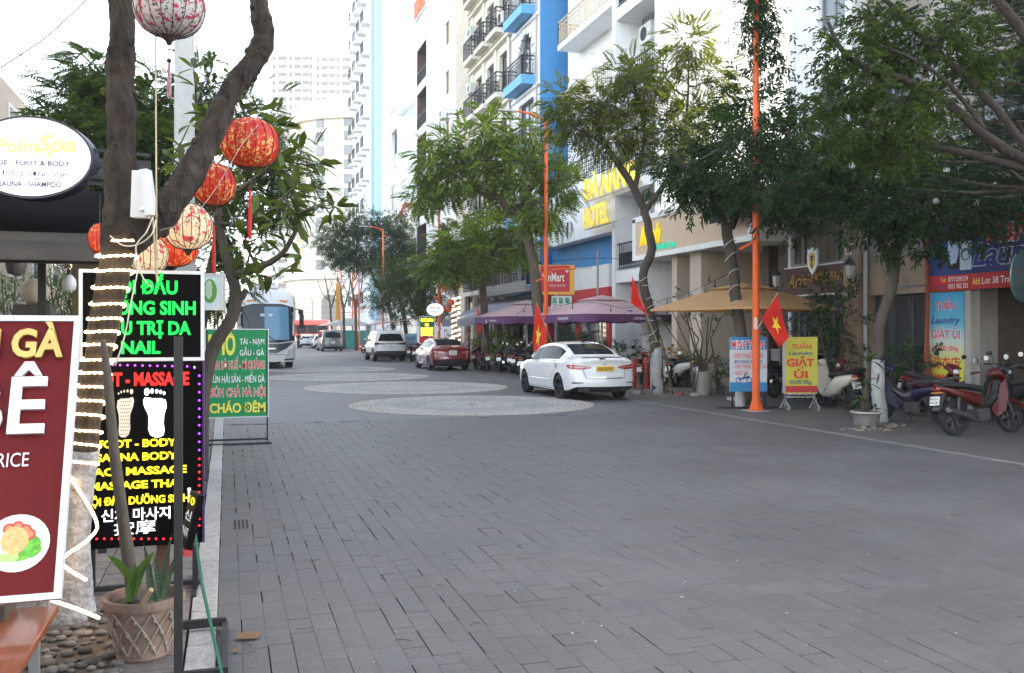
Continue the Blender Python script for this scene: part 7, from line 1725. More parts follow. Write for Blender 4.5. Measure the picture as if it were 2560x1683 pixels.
red_s = silk('silk_red',(.62,.035,.012),((.75,.5,.18),30,.54,.58,1.5),((.5,.02,.01),8,.5,.6,0),.012); red_l2 = silk('silk_red_lit',(.65,.05,.015),((.8,.45,.15),30,.54,.58,1.5),((.55,.03,.01),8,.5,.6,0),.1)
wh_s = silk('silk_floral',(.55,.53,.54),((.5,.05,.12),17,.56,.6,.8),((.05,.08,.06),34,.58,.61,2),.0); wh_l2 = silk('silk_floral_lit',(.7,.58,.4),((.55,.06,.08),17,.57,.61,.8),((.06,.07,.03),34,.59,.62,2),.1)
rib_m = M('lantern_rib',(.03,.02,.015),.6); tas_r = M('tassel_red',(.45,.03,.03),.8,var=.3,vs=60); tas_p = M('tassel_mauve',(.3,.16,.22),.8,var=.3,vs=60)
def lantern(c,rx,rz_,mat,label,tm_,tassel=.3,group='silk lanterns on the forked tree',ribs=18,detail=True,hang=.2,gname='lantern'):
 r = root('silk_lantern',c,label,'lantern',group); n = ribs * 4; m_ = 12; vs,fs = [],[]
 th0,th1 = .24,PI - .2
 for i in range(m_ + 1):
  t = th0 + (th1 - th0) * i / m_; 
  for j in range(n): a = 2 * PI * j / n; s_ = 1 - .035 * abs(math.sin(a * ribs / 2)) ; rr6 = math.sin(t) ** .85 * rx * s_; vs.append((c.x + rr6 * math.cos(a),c.y + rr6 * math.sin(a),c.z + math.cos(t) * rz_ - (.06 * rz_ if t > 2 else 0)))
 for i in range(m_):
  for j in range(n): fs.append((i * n + j,(i + 1) * n + j,(i + 1) * n + (j + 1) % n,i * n + (j + 1) % n))
 MB().add(vs,fs).build('silk_body',mat,r,smooth='full',fix=False)
 if detail:
  mb = MB()
  for k in range(ribs): j = int(k * 4 + 2) % n; j = (k * 4) % n; mb.tube([Vector(vs[i * n + j]) + (Vector(vs[i * n + j]) - c).normalized() * .002 for i in range(m_ + 1)],.0022,4,caps=False)
  mb.build('ribs',rib_m,r,fix=False,kind='stuff')
 zb = c.z + math.cos(th1) * rz_ * 1.06; zt2 = c.z + math.cos(th0) * rz_; b = rx * .22
 MB().lathe([(.001,-.2 * rx - .08 * rx),(b * .3,-.26 * rx),(b * .45,-.16 * rx),(b * .9,-.08 * rx),(b * 1.1,.03 * rx)],12,(c.x,c.y,zb)).build('bottom_cap',rib_m,r,smooth=True)
 MB().lathe([(b * 1.1,-.03 * rx),(b * 1.0,.03 * rx),(b * .5,.06 * rx),(.004,.08 * rx),(.003,hang)],12,(c.x,c.y,zt2)).build('top_cap',rib_m,r)
 if tassel:
  z = zb - .3 * rx; mb = MB(); mb.tube([(c.x,c.y,z + .02),(c.x,c.y,z - .07)],.002,4); mb.sph((c.x,c.y,z - .08),.014,8); mb.build('bead',rib_m,r)
  mb = MB()
  for k in range(9): a = k * .7; mb.tube([(c.x + .003 * math.cos(a),c.y + .003 * math.sin(a),z - .09),(c.x + .008 * math.cos(a),c.y + .008 * math.sin(a),z - .09 - tassel * .5),(c.x + .009 * math.cos(a),c.y + .009 * math.sin(a),z - .09 - tassel * (1 - .05 * (k % 3)))],.0035,4)
  mb.build('tassel',tm_,r,kind='stuff',fix=False)
 return r
for x,y,D,rx,rz_,mat,lab,tm_,ts in ((393,15,5.0,80,66,wh_s,'large white floral lantern at the top beside the upright trunk',tas_p,.2),(581,331,5.9,67,56,red_s,'red and gold lantern hanging furthest up the leaning branch',tas_r,.34),
  (497,428,6.2,50,48,red_s,'red and gold lantern half behind the leaning branch, second from its tip',tas_r,.34),(437,525,5.9,55,52,wh_l2,'white floral lantern lit from inside under the leaning branch',None,0),(398,580,6.3,58,38,red_l2,'red lantern lit from inside below the white floral one',None,0),
  (345,592,6.1,44,44,wh_l2,'cream floral lantern just above the spa sign frame',None,0),(232,553,6.0,25,34,red_l2,'small red lantern peeping out left of the wrapped trunk',None,0)):
 s_ = D / 900 * k_; lantern(at(x * k_,y * k_,D),rx * s_,rz_ * s_,mat,lab,tm_,ts)
# concrete utility pole behind
up_ = root('utility_pole',(at(184,400,14).x,at(184,400,14).y,0),'pale concrete utility pole rising behind the white floral lantern','pole')
b_ = at(184.5,400,14); MB().tube([(b_.x,b_.y,-.05),(b_.x,b_.y,5),(b_.x,b_.y,11)],[.17,.15,.13],16).build('shaft',M('pole_concrete',(.42,.43,.42),.8,var=.15,dirt=.3),up_,smooth='full')
for z in (2.8,4.6): MB().lathe([(.17,-.02),(.17,.02)],16,(b_.x,b_.y,z)).build('band',steel,up_)
# leaf litter on the ground
dl = M('dead_leaf',(.14,.075,.04),.8,var=.4,vs=25)
def dead_leaf(px,py,s_,lab,rz):
 p = gnd(px,py,.012); vs = [(0,0,.012),(.35,.32,.05),(.8,.3,.035),(1,.05,.06),(.8,-.25,.02),(.35,-.3,.05),(.5,0,.0)]; vs = [((v[0] - .5) * s_,v[1] * s_,v[2] * s_ * 1.6) for v in vs]
 o = MB().add(vs,[(0,6,1),(1,6,2),(2,6,3),(3,6,4),(4,6,5),(5,6,0)]).build('fallen_leaf',dl,None,smooth='full'); o.location = p; o.rotation_euler = (.1,0,rz); tag(o,lab,'leaf',None); return o
dead_leaf(248,637,.15,'large brown curled leaf lying on the setts by the black base frame',.1); dead_leaf(236,651,.05,'small broken brown leaf near the large curled leaf',1.2)
tg = M('twig_brown',(.06,.035,.025),.8)
rt5 = random.Random(6); ORD2 = 'first second third fourth fifth sixth seventh eighth ninth tenth eleventh twelfth thirteenth fourteenth'.split()
for ti,(px,py) in enumerate(sorted(((296,629),(310,561),(380,575),(470,625),(344,541),(395,640),(372,557),(243,645),(238,655),(560,610),(700,630),(620,520),(300,500),(436,585)))):
 p = gnd(px,py,.01); a = rt5.uniform(-.6,.6); l = rt5.uniform(.05,.11); c_ = rt5.uniform(-.03,.03)
 o = MB().tube([p,p + Vector((math.cos(a) * l * .5,math.sin(a) * l * .5 + c_,.002)),p + Vector((math.cos(a) * l,math.sin(a) * l,0))],.0018,4).build('twig',tg,None,fix=False); tag(o,'%s from the left of the thin brown twigs lying on the setts' % ORD2[ti],'twig','twigs on the setts')
lit = MB()
for i in range(190):
 px,py = rt5.uniform(230,1020),rt5.uniform(400,668) if i % 3 else rt5.uniform(385,440); p = gnd(px,py,.006); s_ = rt5.uniform(.004,.014); lit.cbox(p,(s_,s_ * rt5.uniform(.4,1),.003))
lit.build('litter_specks',M('litter_pale',(.35,.33,.28),.8,isl=.6),None,kind='stuff',fix=False)
# ================================================================== street furniture, flags, parasols, plants, people
orange = M('pole_orange',(.66,.1,.015),.5,var=.08,vs=3,dirt=.12)
# ---- street lamps
def lamp(x,y,H,label,low=1,loc=None):
 r = root('street_lamp',(x,y,0),label,'street lamp','orange street lamps')
 MB().lathe([(.16,0),(.16,.03),(.12,.04),(.1,.1),(.082,.3),(.075,2.8),(.06,H - .1),(.03,H)],16,(x,y,0),caps=True).build('pole',orange,r,smooth=True)
 mb = MB()
 for i in range(4): a = PI / 4 + i * PI / 2; mb.prism([(x + .15 * math.cos(a),y + .15 * math.sin(a),.03),(x + .08 * math.cos(a),y + .08 * math.sin(a),.03),(x + .078 * math.cos(a),y + .078 * math.sin(a),.26)],(-.01 * math.sin(a),.01 * math.cos(a),0))
 mb.build('base_fins',orange,r,kind='stuff'); MB().box((x - .22,y - .22,-.03),(x + .22,y + .22,.012)).build('footing',concrete,r)
 mb = MB(); mb.tube(smooth_path([Vector((x,y,H - .35)),Vector((x - .12,y,H - .05)),Vector((x - .6,y,H + .12)),Vector((x - 1.1,y,H + .17))],[1] * 4,5)[0],.035,8); mb.bar((x - .05,y,H - .3),(x + .25,y,H - .55),.05); mb.build('arm',orange,r,smooth=True)
 MB().box((x - 1.75,y - .09,H + .13),(x - 1.05,y + .09,H + .2)).build('lamp_head',M('lamp_grey',(.4,.4,.4),.5),r,bevel=.02)
 z = 3.75; A = Vector((.95,-.31,0))
 if not low:
  mb = MB(); mb.bar(Vector((x,y,z - .1)),Vector((x,y,z - .28)) - A * .35,.05); mb.build('stub_arm',orange,r); MB().box((x - .085,y - .079,1.75),(x - .02,y - .066,2.0)).build('number_label',wht_sign,r); return
 mb = MB(); mb.tube(smooth_path([Vector((x,y,z - .1)),Vector((x,y,z)) + A * .25 + Vector((0,0,.12)),Vector((x,y,z)) + A * .6 + Vector((0,0,.16)),Vector((x,y,z)) + A * 1.1 + Vector((0,0,.16))],[1] * 4,4)[0],.03,8); mb.bar(Vector((x,y,z - .1)),Vector((x,y,z - .28)) - A * .35,.05); mb.build('low_arm',orange,r,smooth=True)
 mb = MB(); mb.bar(Vector((x,y,z + .17)) + A * 1.05,Vector((x,y,z + .2)) + A * 1.6,.12,.05); mb.build('low_lamp_head',MATS['lamp_grey'],r,bevel=.01)
 MB().box((x - .085,y - .079,1.75),(x - .02,y - .066,2.0)).build('number_label',wht_sign,r)
lamps = [(756,409.5,19.3),(546,0,31.6),(439,0,48),(383,0,65.5),(359,0,80),(352.5,0,98),(341,0,100),(338,0,125)]
for i,(px,_,D) in enumerate(lamps):
 p = at(px,400,D)
 lamp(p.x,p.y,9.2 if i < 4 else 8.4,['nearest orange street lamp with flag and rental sign at its foot','orange street lamp beside the flame tree and hanging flag','orange street lamp rising behind the maroon saloon','orange street lamp behind the white off-road car','orange street lamp beside the grey van','thin far orange street lamp right of the bare trees','thin far orange street lamp among the bare trees','farthest thin orange street lamp near the red coach'][i],low=i)
# ---- flags
star_m = M('flag_yellow',(.85,.6,.03),.6); flag_m = M('flag_red',(.6,.02,.012),.6,sub=.25)
def flag(P,label,pole0,pole1,star=True,group='red flags with a yellow star'):
 """P: four corners (top, left, bottom, right) of the cloth"""
 r = root('flag',P[0],label,'flag',group); a,b,c,d = [Vector(p) for p in P]; n = (b - a).cross(d - a).normalized(); N_ = 12; vs,fs = [],[]
 def S(u,v): return a.lerp(b,u).lerp(d.lerp(c,u),v) + n * (.05 * math.sin(v * 7 + u * 2.5) * (.2 + v)) 
 for i in range(N_ + 1):
  for j in range(N_ + 1): vs.append(S(i / N_,j / N_))
 for i in range(N_):
  for j in range(N_): q = i * (N_ + 1) + j; fs.append((q,q + 1,q + N_ + 2,q + N_ + 1))
 MB().add(vs,fs).build('cloth',flag_m,r,smooth='full',fix=False)
 if star:
  for sg in (-1,1):
   pts = []
   for k in range(10): t = PI / 2 + PI * k / 5 + .8; rr = .27 if k % 2 == 0 else .105; pts.append((.5 + math.cos(t) * rr,.5 + math.sin(t) * rr))
   V_ = [S(.5,.5) + n * sg * .012] + [S(u,v) + n * sg * .012 for u,v in pts]; MB().add(V_,[(0,1 + k,1 + (k + 1) % 10) for k in range(10)]).build('star',star_m,r,fix=False)
 if pole0 is not None: MB().tube([pole0,pole1],.014,6).build('staff',M('staff_wood',(.35,.3,.22),.7),r)
D_ = 19.0
flag([at(777,295,D_),at(761.5,318,D_),at(778.5,347.5,D_),at(788.5,337,D_)],'red flag with yellow star on the nearest orange lamp post',at(777.5,293,D_ + .02),at(757,330,D_ + .1))
D_ = 31.0; flag([at(536,303,D_),at(545,331,D_),at(533,341,D_),at(532,370,D_)][0:1] + [at(532.5,340,D_),at(536,369.5,D_),at(547.5,331,D_)],'red flag folded so half its star shows in front of the flame tree',at(536,302,D_),at(562,368,D_))
D_ = 24.2; flag([at(632,276,D_),at(631,303,D_),at(645,313,D_),at(649.5,316,D_)],'plain side of a red flag in front of the leaning feathery tree',at(632,276,D_),at(657,342,D_),star=False)
D_ = 39.5; flag([at(478,305,D_),at(477,325,D_),at(479,336,D_),at(482,326,D_)],'narrow furled red flag on the smaller flame tree',at(478,302,D_),at(486,345,D_),star=False)
# ---- parasols
def parasol(c,half,zt_,ze,label,mats,H0=.0,val=.22,logo=None,rot=.0,cap=True,gname='market parasols'):
 r = root('parasol',(c[0],c[1],0),label,'parasol',gname); cx,cy = c
 def P(a,rr,z): return Vector((cx + rr * math.cos(a + rot),cy + rr * math.sin(a + rot),z))
 def sq(rr,z,a): k = rr / max(abs(math.cos(a)),abs(math.sin(a))); return P(a,k,z)
 n = 32
 def ringz(h,z,sag=0): return [sq(h,z - (sag * (1 - abs(math.cos(2 * (2 * PI * i / n)))) * -1),2 * PI * i / n) for i in range(n)]
 r1,r2,r3 = ringz(half,ze,.0),ringz(half * .62,ze + (zt_ - ze) * .42),ringz(half * .3,ze + (zt_ - ze) * .72)
 for i in range(n): 
  s_ = abs(math.cos(2 * (2 * PI * i / n))); r1[i].z += .05 * s_ if False else 0
 vs = r1 + r2 + r3; fs = [(k * n + i,k * n + (i + 1) % n,(k + 1) * n + (i + 1) % n,(k + 1) * n + i) for k in range(2) for i in range(n)]
 MB().add(vs,fs).build('canopy',mats[0],r,smooth=True,fix=False)
 if cap: u1 = ringz(half * .37,ze + (zt_ - ze) * .74); MB().add(u1 + [Vector((cx,cy,zt_))],[(i,(i + 1) % n,n) for i in range(n)]).build('vent_cap',mats[0],r,fix=False)
 lo_ = [v + Vector((0,0,-val * (1 + .12 * math.sin(i * 2.3)))) + (v - Vector((cx,cy,v.z))) * .01 for i,v in enumerate(r1)]
 MB().add(r1 + lo_,[(i,(i + 1) % n,n + (i + 1) % n,n + i) for i in range(n)]).build('valance',mats[1],r,smooth='full',fix=False)
 MB().tube([(cx,cy,0),(cx,cy,zt_ - .05)],.03,10).build('mast',M('mast_white',(.5,.5,.48),.5),r)
 for k in range(8): a = 2 * PI * k / 8; MB().tube([(cx,cy,ze + (zt_ - ze) * .8),sq(half * .98,ze - .01,a)],.012,5).build('rib',steel,r)
 MB().box((cx - .3,cy - .3,0),(cx + .3,cy + .3,.07)).build('base',concrete,r)
 if logo:
  for (dx,dy,ax) in ((0,-1,(1,0,0)),(-1,0,(0,-1,0))):
   o = Vector((cx + dx * (half * 1.02),cy + dy * (half * 1.02),ze - val * .8)); A = Vector(ax)
   text('Xua',wht_sign,r,o - A * half * .15,A,(0,0,1),.13,.42,.012,.02,shear=.3,align='C'); text('COFFEE & RESTAURANT',wht_sign,r,o + A * half * .5 + Vector((0,0,.03)),A,(0,0,1),.07,1.0,.012,.01,align='C')
tan_m = M('parasol_tan',(.46,.27,.13),.8,var=.06,sub=.2); tan2 = M('parasol_tan_edge',(.3,.16,.06),.8); pur = M('parasol_faded',(.47,.33,.36),.8,var=.08,dirt=.2,sub=.15); pur2 = M('parasol_purple',(.12,.045,.12),.8,var=.08)
q = at(744,300,22.3); parasol((q.x,q.y),1.62,zat(282,22.3),zat(309,22.3),'tan double top parasol behind the forked tree and orange lamp',(tan_m,tan_m),val=.05,rot=R(22))
q = at(602,300,31.5); parasol((q.x,q.y),1.75,zat(295,31.5),zat(315,31.5),'faded pink parasol with purple valance nearest the white saloon',(pur,pur2),val=.26,logo=True,rot=R(10))
q = at(527,300,38); parasol((q.x,q.y),1.7,zat(300,38),zat(317,38),'faded pink parasol with purple valance behind the hanging flag',(pur,pur2),val=.3,logo=True,rot=R(6))
# grey awning, round sign and shop fronts further up
r = root('shop_awning',(12,46,2.6),'grey fabric shop awning behind the smaller flame tree','awning')
p0,p1 = at(453,320,49),at(482,320,43); mb = MB(); mb.prism([(p0.x - .6,p0.y,2.35),(p0.x - .6,p0.y,2.0),(p0.x - .55,p0.y,2.0),(p0.x - .55,p0.y,2.38),(p0.x + 2.4,p0.y,3.4),(p0.x + 2.4,p0.y,3.45)],(0,p1.y - p0.y - 1,0)); mb.build('cloth',M('awning_grey',(.2,.21,.25),.8),r)
mb = MB(); mb.box((13.2,p1.y - 2,3.6),(14.4,p0.y,3.75)); mb.box((13.15,p1.y - 2,3.75),(13.2,p0.y,4.1)); mb.build('upper_ledge',steel,r)
so = root('round_sign',at(435,309,44.5),'small white oval spa sign over the grey awning','sign'); B = Board(so,at(435,309.5,44.5),(CT,-ST,0),(0,0,1)); s_ = 44.5 / 900
disc('face',0,0,8.4 * s_,6.3 * s_,-.1,0,M('oval_white',(.8,.82,.84),.4,em=(.9,.95,1),es=.1),28); text('Point Spa',M('oval_gold',(.35,.32,.05),.5),so,B.pt(0,.02,.004),B.A,B.U,.16,.5,.01,.01,shear=.2,align='C'); text('MASSAGE - FOOT',blu_l,so,B.pt(0,-.13,.004),B.A,B.U,.06,.42,.01,.01,align='C')
ss = root('lit_menu_sign',at(427,325,45),'tall sign with green, yellow and red panels beside the spiral lit tree','sign'); B = Board(ss,at(427,345,45),(CT,-ST,0),(0,0,1)); s_ = 45 / 900.
h_ = lambda y: (345 - y) * s_
hw = 7.4 * s_
B.rect('green_panel',-hw,hw,h_(326.5),h_(316.8),-.06,0,M('panel_green',(.02,.12,.03),.4)); B.rect('yellow_panel',-hw,hw,h_(336),h_(327),-.06,0,M('panel_grey',(.3,.3,.25),.4)); B.rect('red_panel',-hw,hw,h_(343.5),h_(336.6),-.06,0,M('panel_red',(.55,.03,.02),.4)); B.frame('frame',-hw - .03,hw + .03,h_(344),h_(316.2),.03,-.07,.01,alu)
lyb = M('lit_yellow_far',(.8,.7,.02),.4,em=(1,.9,.02),es=.5)
text('GỘI ĐẦU DƯỠNG',lyb,ss,B.pt(0,h_(321.5)),B.A,B.U,.14,.62,.01,.03,align='C'); text('SPA',lyb,ss,B.pt(0,h_(326)),B.A,B.U,.14,.2,.01,.03,align='C')
for i,t in enumerate(('MASSAGE','FOOT BODY','SAUNA')): text(t,lyb,ss,B.pt(0,h_(329.8 + i * 2.8)),B.A,B.U,.1,.6,.01,.04,align='C')
cs = root('cafe_board',at(411,340,54),'light blue cafe board between the olive tree and maroon saloon','sign'); B = Board(cs,at(405,353,54),(CT,-ST,0),(0,0,1)); s_ = 54 / 900
B.rect('panel',0,12 * s_,0,19.5 * s_,-.05,0,M('board_sky',(.3,.5,.6),.5)); B.rect('lower',0,12 * s_,0,4 * s_,0,.004,M('board_yellow',(.5,.45,.1),.5)); text('CÀ PHÊ',blu_l,cs,B.pt(6 * s_,13 * s_),B.A,B.U,.2,.5,.01,.02,align='C'); text('DỪA',red_l,cs,B.pt(6 * s_,7.5 * s_),B.A,B.U,.16,.4,.01,.02,align='C')
for x_ in (.02,12 * s_ - .05): MB().bar(B.pt(x_,0,-.02),B.pt(x_,-1.2,-.02),.03).build('leg',black_m,cs)
sa = root('street_stall',at(400,340,58),'street stall with pale pink roof behind the olive trees','stall'); q = at(398,325,58)
mb = MB(); mb.prism([(q.x - 1.8,q.y - 1.6,2.2),(q.x + 2,q.y - 1.6,2.75),(q.x + 2,q.y - 1.6,2.7),(q.x - 1.8,q.y - 1.6,2.15)],(0,4,0)); mb.build('roof',M('stall_pink',(.45,.3,.26),.7),sa); 
for dx,dy in ((-1.7,-1.5),(1.9,-1.5),(-1.7,2.3),(1.9,2.3)): MB().box((q.x + dx - .03,q.y + dy - .03,0),(q.x + dx + .03,q.y + dy + .03,2.2)).build('post',steel,sa)
MB().box((q.x - 1.2,q.y + .5,0),(q.x + 1.6,q.y + 2,1.0)).build('counter',M('counter_dark',(.08,.07,.06),.7),sa)
# lanterns on the spiral lit tree
for i,(x,y,m_,lb) in enumerate(((1034,667,red_s,'small far red lantern by the third orange lamp'),(1063,662,red_s,'small far red lantern on top of the spiral lit tree'),(1049,678,wh_s,'small far pale lantern between two red ones'),(1048,703,red_s,'far red lantern above the lit menu sign'),(1037,708,wh_s,'far silver white lantern above the lit menu sign'),(1026,715,red_s,'far red lantern nearest the third orange lamp foot'),(1041,718,red_s,'lowest far red lantern above the lit menu sign'))):
 s_ = 45.5 / 900 * k_; lantern(at(x * k_,y * k_,45.5),9.5 * s_,8 * s_,m_,lb,None,0,group='lanterns on the spiral lit tree',ribs=8,detail=False,hang=.3)
r = root('light_rope',at(457,325,46),'glowing rope spiralling up the slim tree behind the maroon saloon','light rope'); pts = []
for i in range(100): t = i / 99; c = at((1059.5) * k_,(790 - 100 * t) * k_,46); a = t * 2 * PI * 8; pts.append(c + Vector((math.cos(a) * .21,math.sin(a) * .21,0)))
MB().tube(pts,.028,5).build('tube',M('rope_far',(.8,.7,.5),.5,em=(1,.85,.6),es=2.5),r,fix=False)
# ---- string lights
def string_lights(pts,n,lab,drop=.12,r_=.03):
 r = root('string_lights',pts[0],lab,'string lights','festoon bulbs'); P = smooth_path(pts,[1] * len(pts),8)[0]; MB().tube(P,.008,4).build('wire',black_m,r)
 for i in range(n):
  p = P[int((i + .5) / n * (len(P) - 1))]; mb = MB(); mb.tube([p,p - Vector((0,0,drop))],.012,4); mb.sph((p.x,p.y,p.z - drop - r_),r_,6); mb.build('bulb',bulb_g if i % 3 else black_m,r,smooth='full')
string_lights([at(486,306,39.5),at(492,318,38),at(505,320,36.5),at(520,312,36),at(530,300,36),at(540,290,33)],14,'festoon bulbs draped from the smaller flame tree over the rear parasol')
string_lights([at(540,296,32.5),at(556,305,31),at(575,303,30.5),at(598,303,30),at(625,308,27),at(655,300,25)],9,'festoon bulbs drooping over the front of the nearer parasol')
string_lights([at(662,300,24.8),at(690,292,24),at(715,280,22),at(738,270,21.2)],5,'festoon bulbs between the leaning tree and the forked tree')
rg_ = random.Random(3)
ORD = 'first second third fourth fifth sixth seventh eighth ninth tenth eleventh twelfth thirteenth fourteenth'.split()
for bi,(x,y) in enumerate(sorted(((1980,385),(2040,410),(2085,330),(2200,395),(2175,468),(2330,440),(2315,430),(2070,463),(2270,470),(1990,300)))):
 p = at(x * k_,y * k_,16.2); b_ = root('hanging_bulb',p,'%s from the left of the white globe bulbs hanging in the near crown' % ORD[bi],'bulb','globe bulbs in the near crown'); MB().sph(p,.058,12).build('globe',bulb_g,b_,smooth='full'); MB().tube([p,p + Vector((0,0,.35))],.005,4).build('cord',black_m,b_)
# ---- sign boards on the right
def panel_at(par,x,y,w_,h_2,D): pass
ms = root('rental_sign',gnd(748,408),'white and blue rental sign partly hidden by the nearest orange lamp','sign'); Ds = 19.95; B = Board(ms,at(730,391.5,Ds),(CT,-ST,0),(0,0,1)); s_ = Ds / 900
W_,H_ = 37 * s_,54.5 * s_; B.rect('panel',0,W_,0,H_,-.03,0,M('rent_white',(.5,.54,.58),.5)); B.rect('top_band',0,W_,H_ * .77,H_,0,.004,M('rent_blue',(.03,.2,.42),.5)); B.rect('bottom_band',0,W_,0,H_ * .17,0,.004,MATS['rent_blue'])
def ln(t,m_,x0,x1,yb,cap,D,**kw):
 a0,u0 = B.px(x0,yb); a1,u1 = B.px(x1,yb - cap); return text(t,m_,B.par,B.pt(a0,u0,kw.pop('d',.006)),B.A,B.U,u1 - u0,a1 - a0,.004,kw.pop('bold',.02),**kw)
ln('MINH TUẤN',red_l,1701,1776,808,16,Ds,out=wht_sign,outw=.06)
for t,m_,x0,x1,yb,cp in (('- CHO THUÊ XE MÁY',red_l,1702,1774,832,11),('MOTORBIKE FOR RENT',blu_l,1707,1772,844,7),('- CHO THUÊ XE TỰ LÁI',red_l,1702,1780,856,9),('- GIẶT ỦI',red_l,1702,1738,871,9)): ln(t,m_,x0,x1,yb,cp,Ds,bold=.01)
mb = MB(); a,u = B.px(1716,885)
for dx in (0,.24): mb.torus(B.pt(a + dx,u + .02,.006),.055,.008,axis=tuple(B.N),n=14,k=4)
mb.bar(B.pt(a,u + .03,.006),B.pt(a + .24,u + .1,.006),.03); mb.bar(B.pt(a + .1,u + .04,.006),B.pt(a + .16,u + .18,.006),.02); mb.build('scooter_print',blu_l,ms,kind='stuff')
for x_ in (.06,W_ - .04): MB().bar(B.pt(x_,0,-.02),Vector((B.pt(x_,0,-.02).x,B.pt(x_,0,-.02).y,0)),.03).build('leg',black_m,ms)
MB().bar(Vector((B.pt(-.3,0,-.1).x,B.pt(-.3,0,0).y,.02)),Vector((B.pt(W_ + .3,0,-.1).x,B.pt(W_ + .3,0,0).y,.02)),.05,.03).build('foot_bar',black_m,ms)
ls = root('laundry_board',gnd(801,409),'yellow laundry price board on grey stands beside the rental sign','sign'); Ds = 19.6; B = Board(ls,at(785.5,393.5,Ds),(CT * .998,-ST,0),(0,0,1)); s_ = Ds / 900
W_,H_ = 32 * s_,56.5 * s_; B.rect('panel',0,W_,0,H_,-.22,-.01,M('board_side',(.5,.5,.5),.5)); B.rect('face',0,W_,0,H_,-.01,0,M('laundry_yellow',(.5,.46,.06),.5,var=.06)); B.rect('red_strip',0,W_,H_ * .02,H_ * .135,0,.004,M('laundry_red',(.4,.03,.04),.5))
tl = M('letter_teal',(.03,.12,.2),.5)
for t,m_,x0,x1,yb,cp,kw in (('TUẤN',red_l,1840,1885,810,10,{}),('Laundry',tl,1832,1891,825,9,dict(shear=.3)),('GIẶT',red_l,1828,1892,851,17,dict(bold=.035)),('ỦI',red_l,1845,1877,878,15,dict(bold=.035)),('18.000 đ/kg',tl,1834,1886,892,9,{}),('Tel: 0777.539.579',red_l,1832,1889,905,7,{})):
 ln(t,m_,x0,x1,yb,cp,Ds,**{**dict(bold=.015),**kw})
ln('38 Lô Trần Bạch Đằng Street',wht_sign,1828,1892,917.5,3.6,Ds,bold=0); ln('Ngũ Hành Sơn, Đà Nẵng City',wht_sign,1828,1892,924,3.6,Ds,bold=0)
for x_ in (.02,W_ - .03):
 mb = MB(); b_ = B.pt(x_,0,-.1); g_ = Vector((b_.x,b_.y,0)); mb.bar(b_ + Vector((0,0,.3)),g_ + Vector((0,0,.03)),.035)
 for sg in (-1,1): mb.bar(g_ + Vector((0,0,.28)),g_ + B.A * sg * .0 + B.N * sg * .26 + Vector((0,0,.03)),.022); mb.bar(g_ + Vector((0,0,.2)),g_ + B.A * sg * .12 + Vector((0,0,.03)),.018)
 mb.bar(g_ + B.N * .3 + Vector((0,0,.02)),g_ - B.N * .3 + Vector((0,0,.02)),.035); mb.build('stand',steel,ls)
st = root('painted_stump',gnd(740,408),'white painted concrete stump standing behind the rental sign','stump'); q = gnd(740,406.5); MB().lathe([(.11,-.02),(.108,.36),(.1,.375),(.001,.375)],14,(q.x,q.y,0)).build('stump',lime,st,smooth=True)
mc = root('manhole_frame',gnd(775,415),'thin black cable and rubbish line at the foot of the nearest lamp','cable'); MB().tube([gnd(715,408,.01),gnd(745,408.5,.015),gnd(775,408,.01),gnd(790,409.5,.01)],.012,5).build('cable',black_r,mc)
# ---- concrete bench
be = root('stone_bench',gnd(716,389),'grey concrete bench with backrest behind the rental sign','bench'); q = gnd(716,387); q.z = 0; rzb = R(-8)
Mb = Matrix.Translation(q) @ Matrix.Rotation(rzb,4,'Z'); cb = M('bench_concrete',(.3,.29,.27),.85,var=.15,dirt=.3)
MB().box((-.62,-.05,.4),(.62,.4,.46),M4=Mb).build('seat',cb,be,bevel=.012); MB().box((-.6,-.2,.58),(-.02,-.12,.9),M4=Mb).build('backrest',cb,be,bevel=.012); MB().box((.02,-.2,.58),(.6,-.12,.9),M4=Mb).build('backrest',cb,be,bevel=.012)
for x_ in (-.5,0,.5): mb = MB(); mb.prism([Mb @ Vector((x_ - .05,y,z)) for y,z in ((-.28,0),(-.14,0),(-.06,.2),(-.02,.42),(-.12,.95),(-.2,.95),(-.18,.5),(-.2,.25))],(.1,0,0)); mb.build('leg',cb,be); mb = MB(); mb.prism([Mb @ Vector((x_ - .05,y,z)) for y,z in ((.2,0),(.36,0),(.3,.2),(.34,.4),(.1,.4),(.2,.22))],(.1,0,0)); mb.build('leg',cb,be)
# ---- red hydrant
hy = root('fire_hydrant',gnd(648,386),'red fire hydrant between the white saloon and leaning tree','hydrant'); q = at(646.5,360,27); hr = M('hydrant_red',(.35,.02,.015),.45)
MB().lathe([(.12,0),(.12,.05),(.08,.06),(.08,.75),(.11,.76),(.11,.8),(.07,.9),(.03,.95),(.001,.95)],14,(q.x,q.y,0)).build('barrel',hr,hy,smooth=True)
mb = MB(); mb.lathe([(.05,-.16),(.05,.16)],10,(q.x,q.y,.6),axis=(1,0,0)); mb.build('outlets',hr,hy); mb = MB(); mb.lathe([(.06,0),(.06,.9),(.001,.92)],10,(q.x - .3,q.y + .2,0)); mb.build('second_pipe',hr,hy,smooth=True)
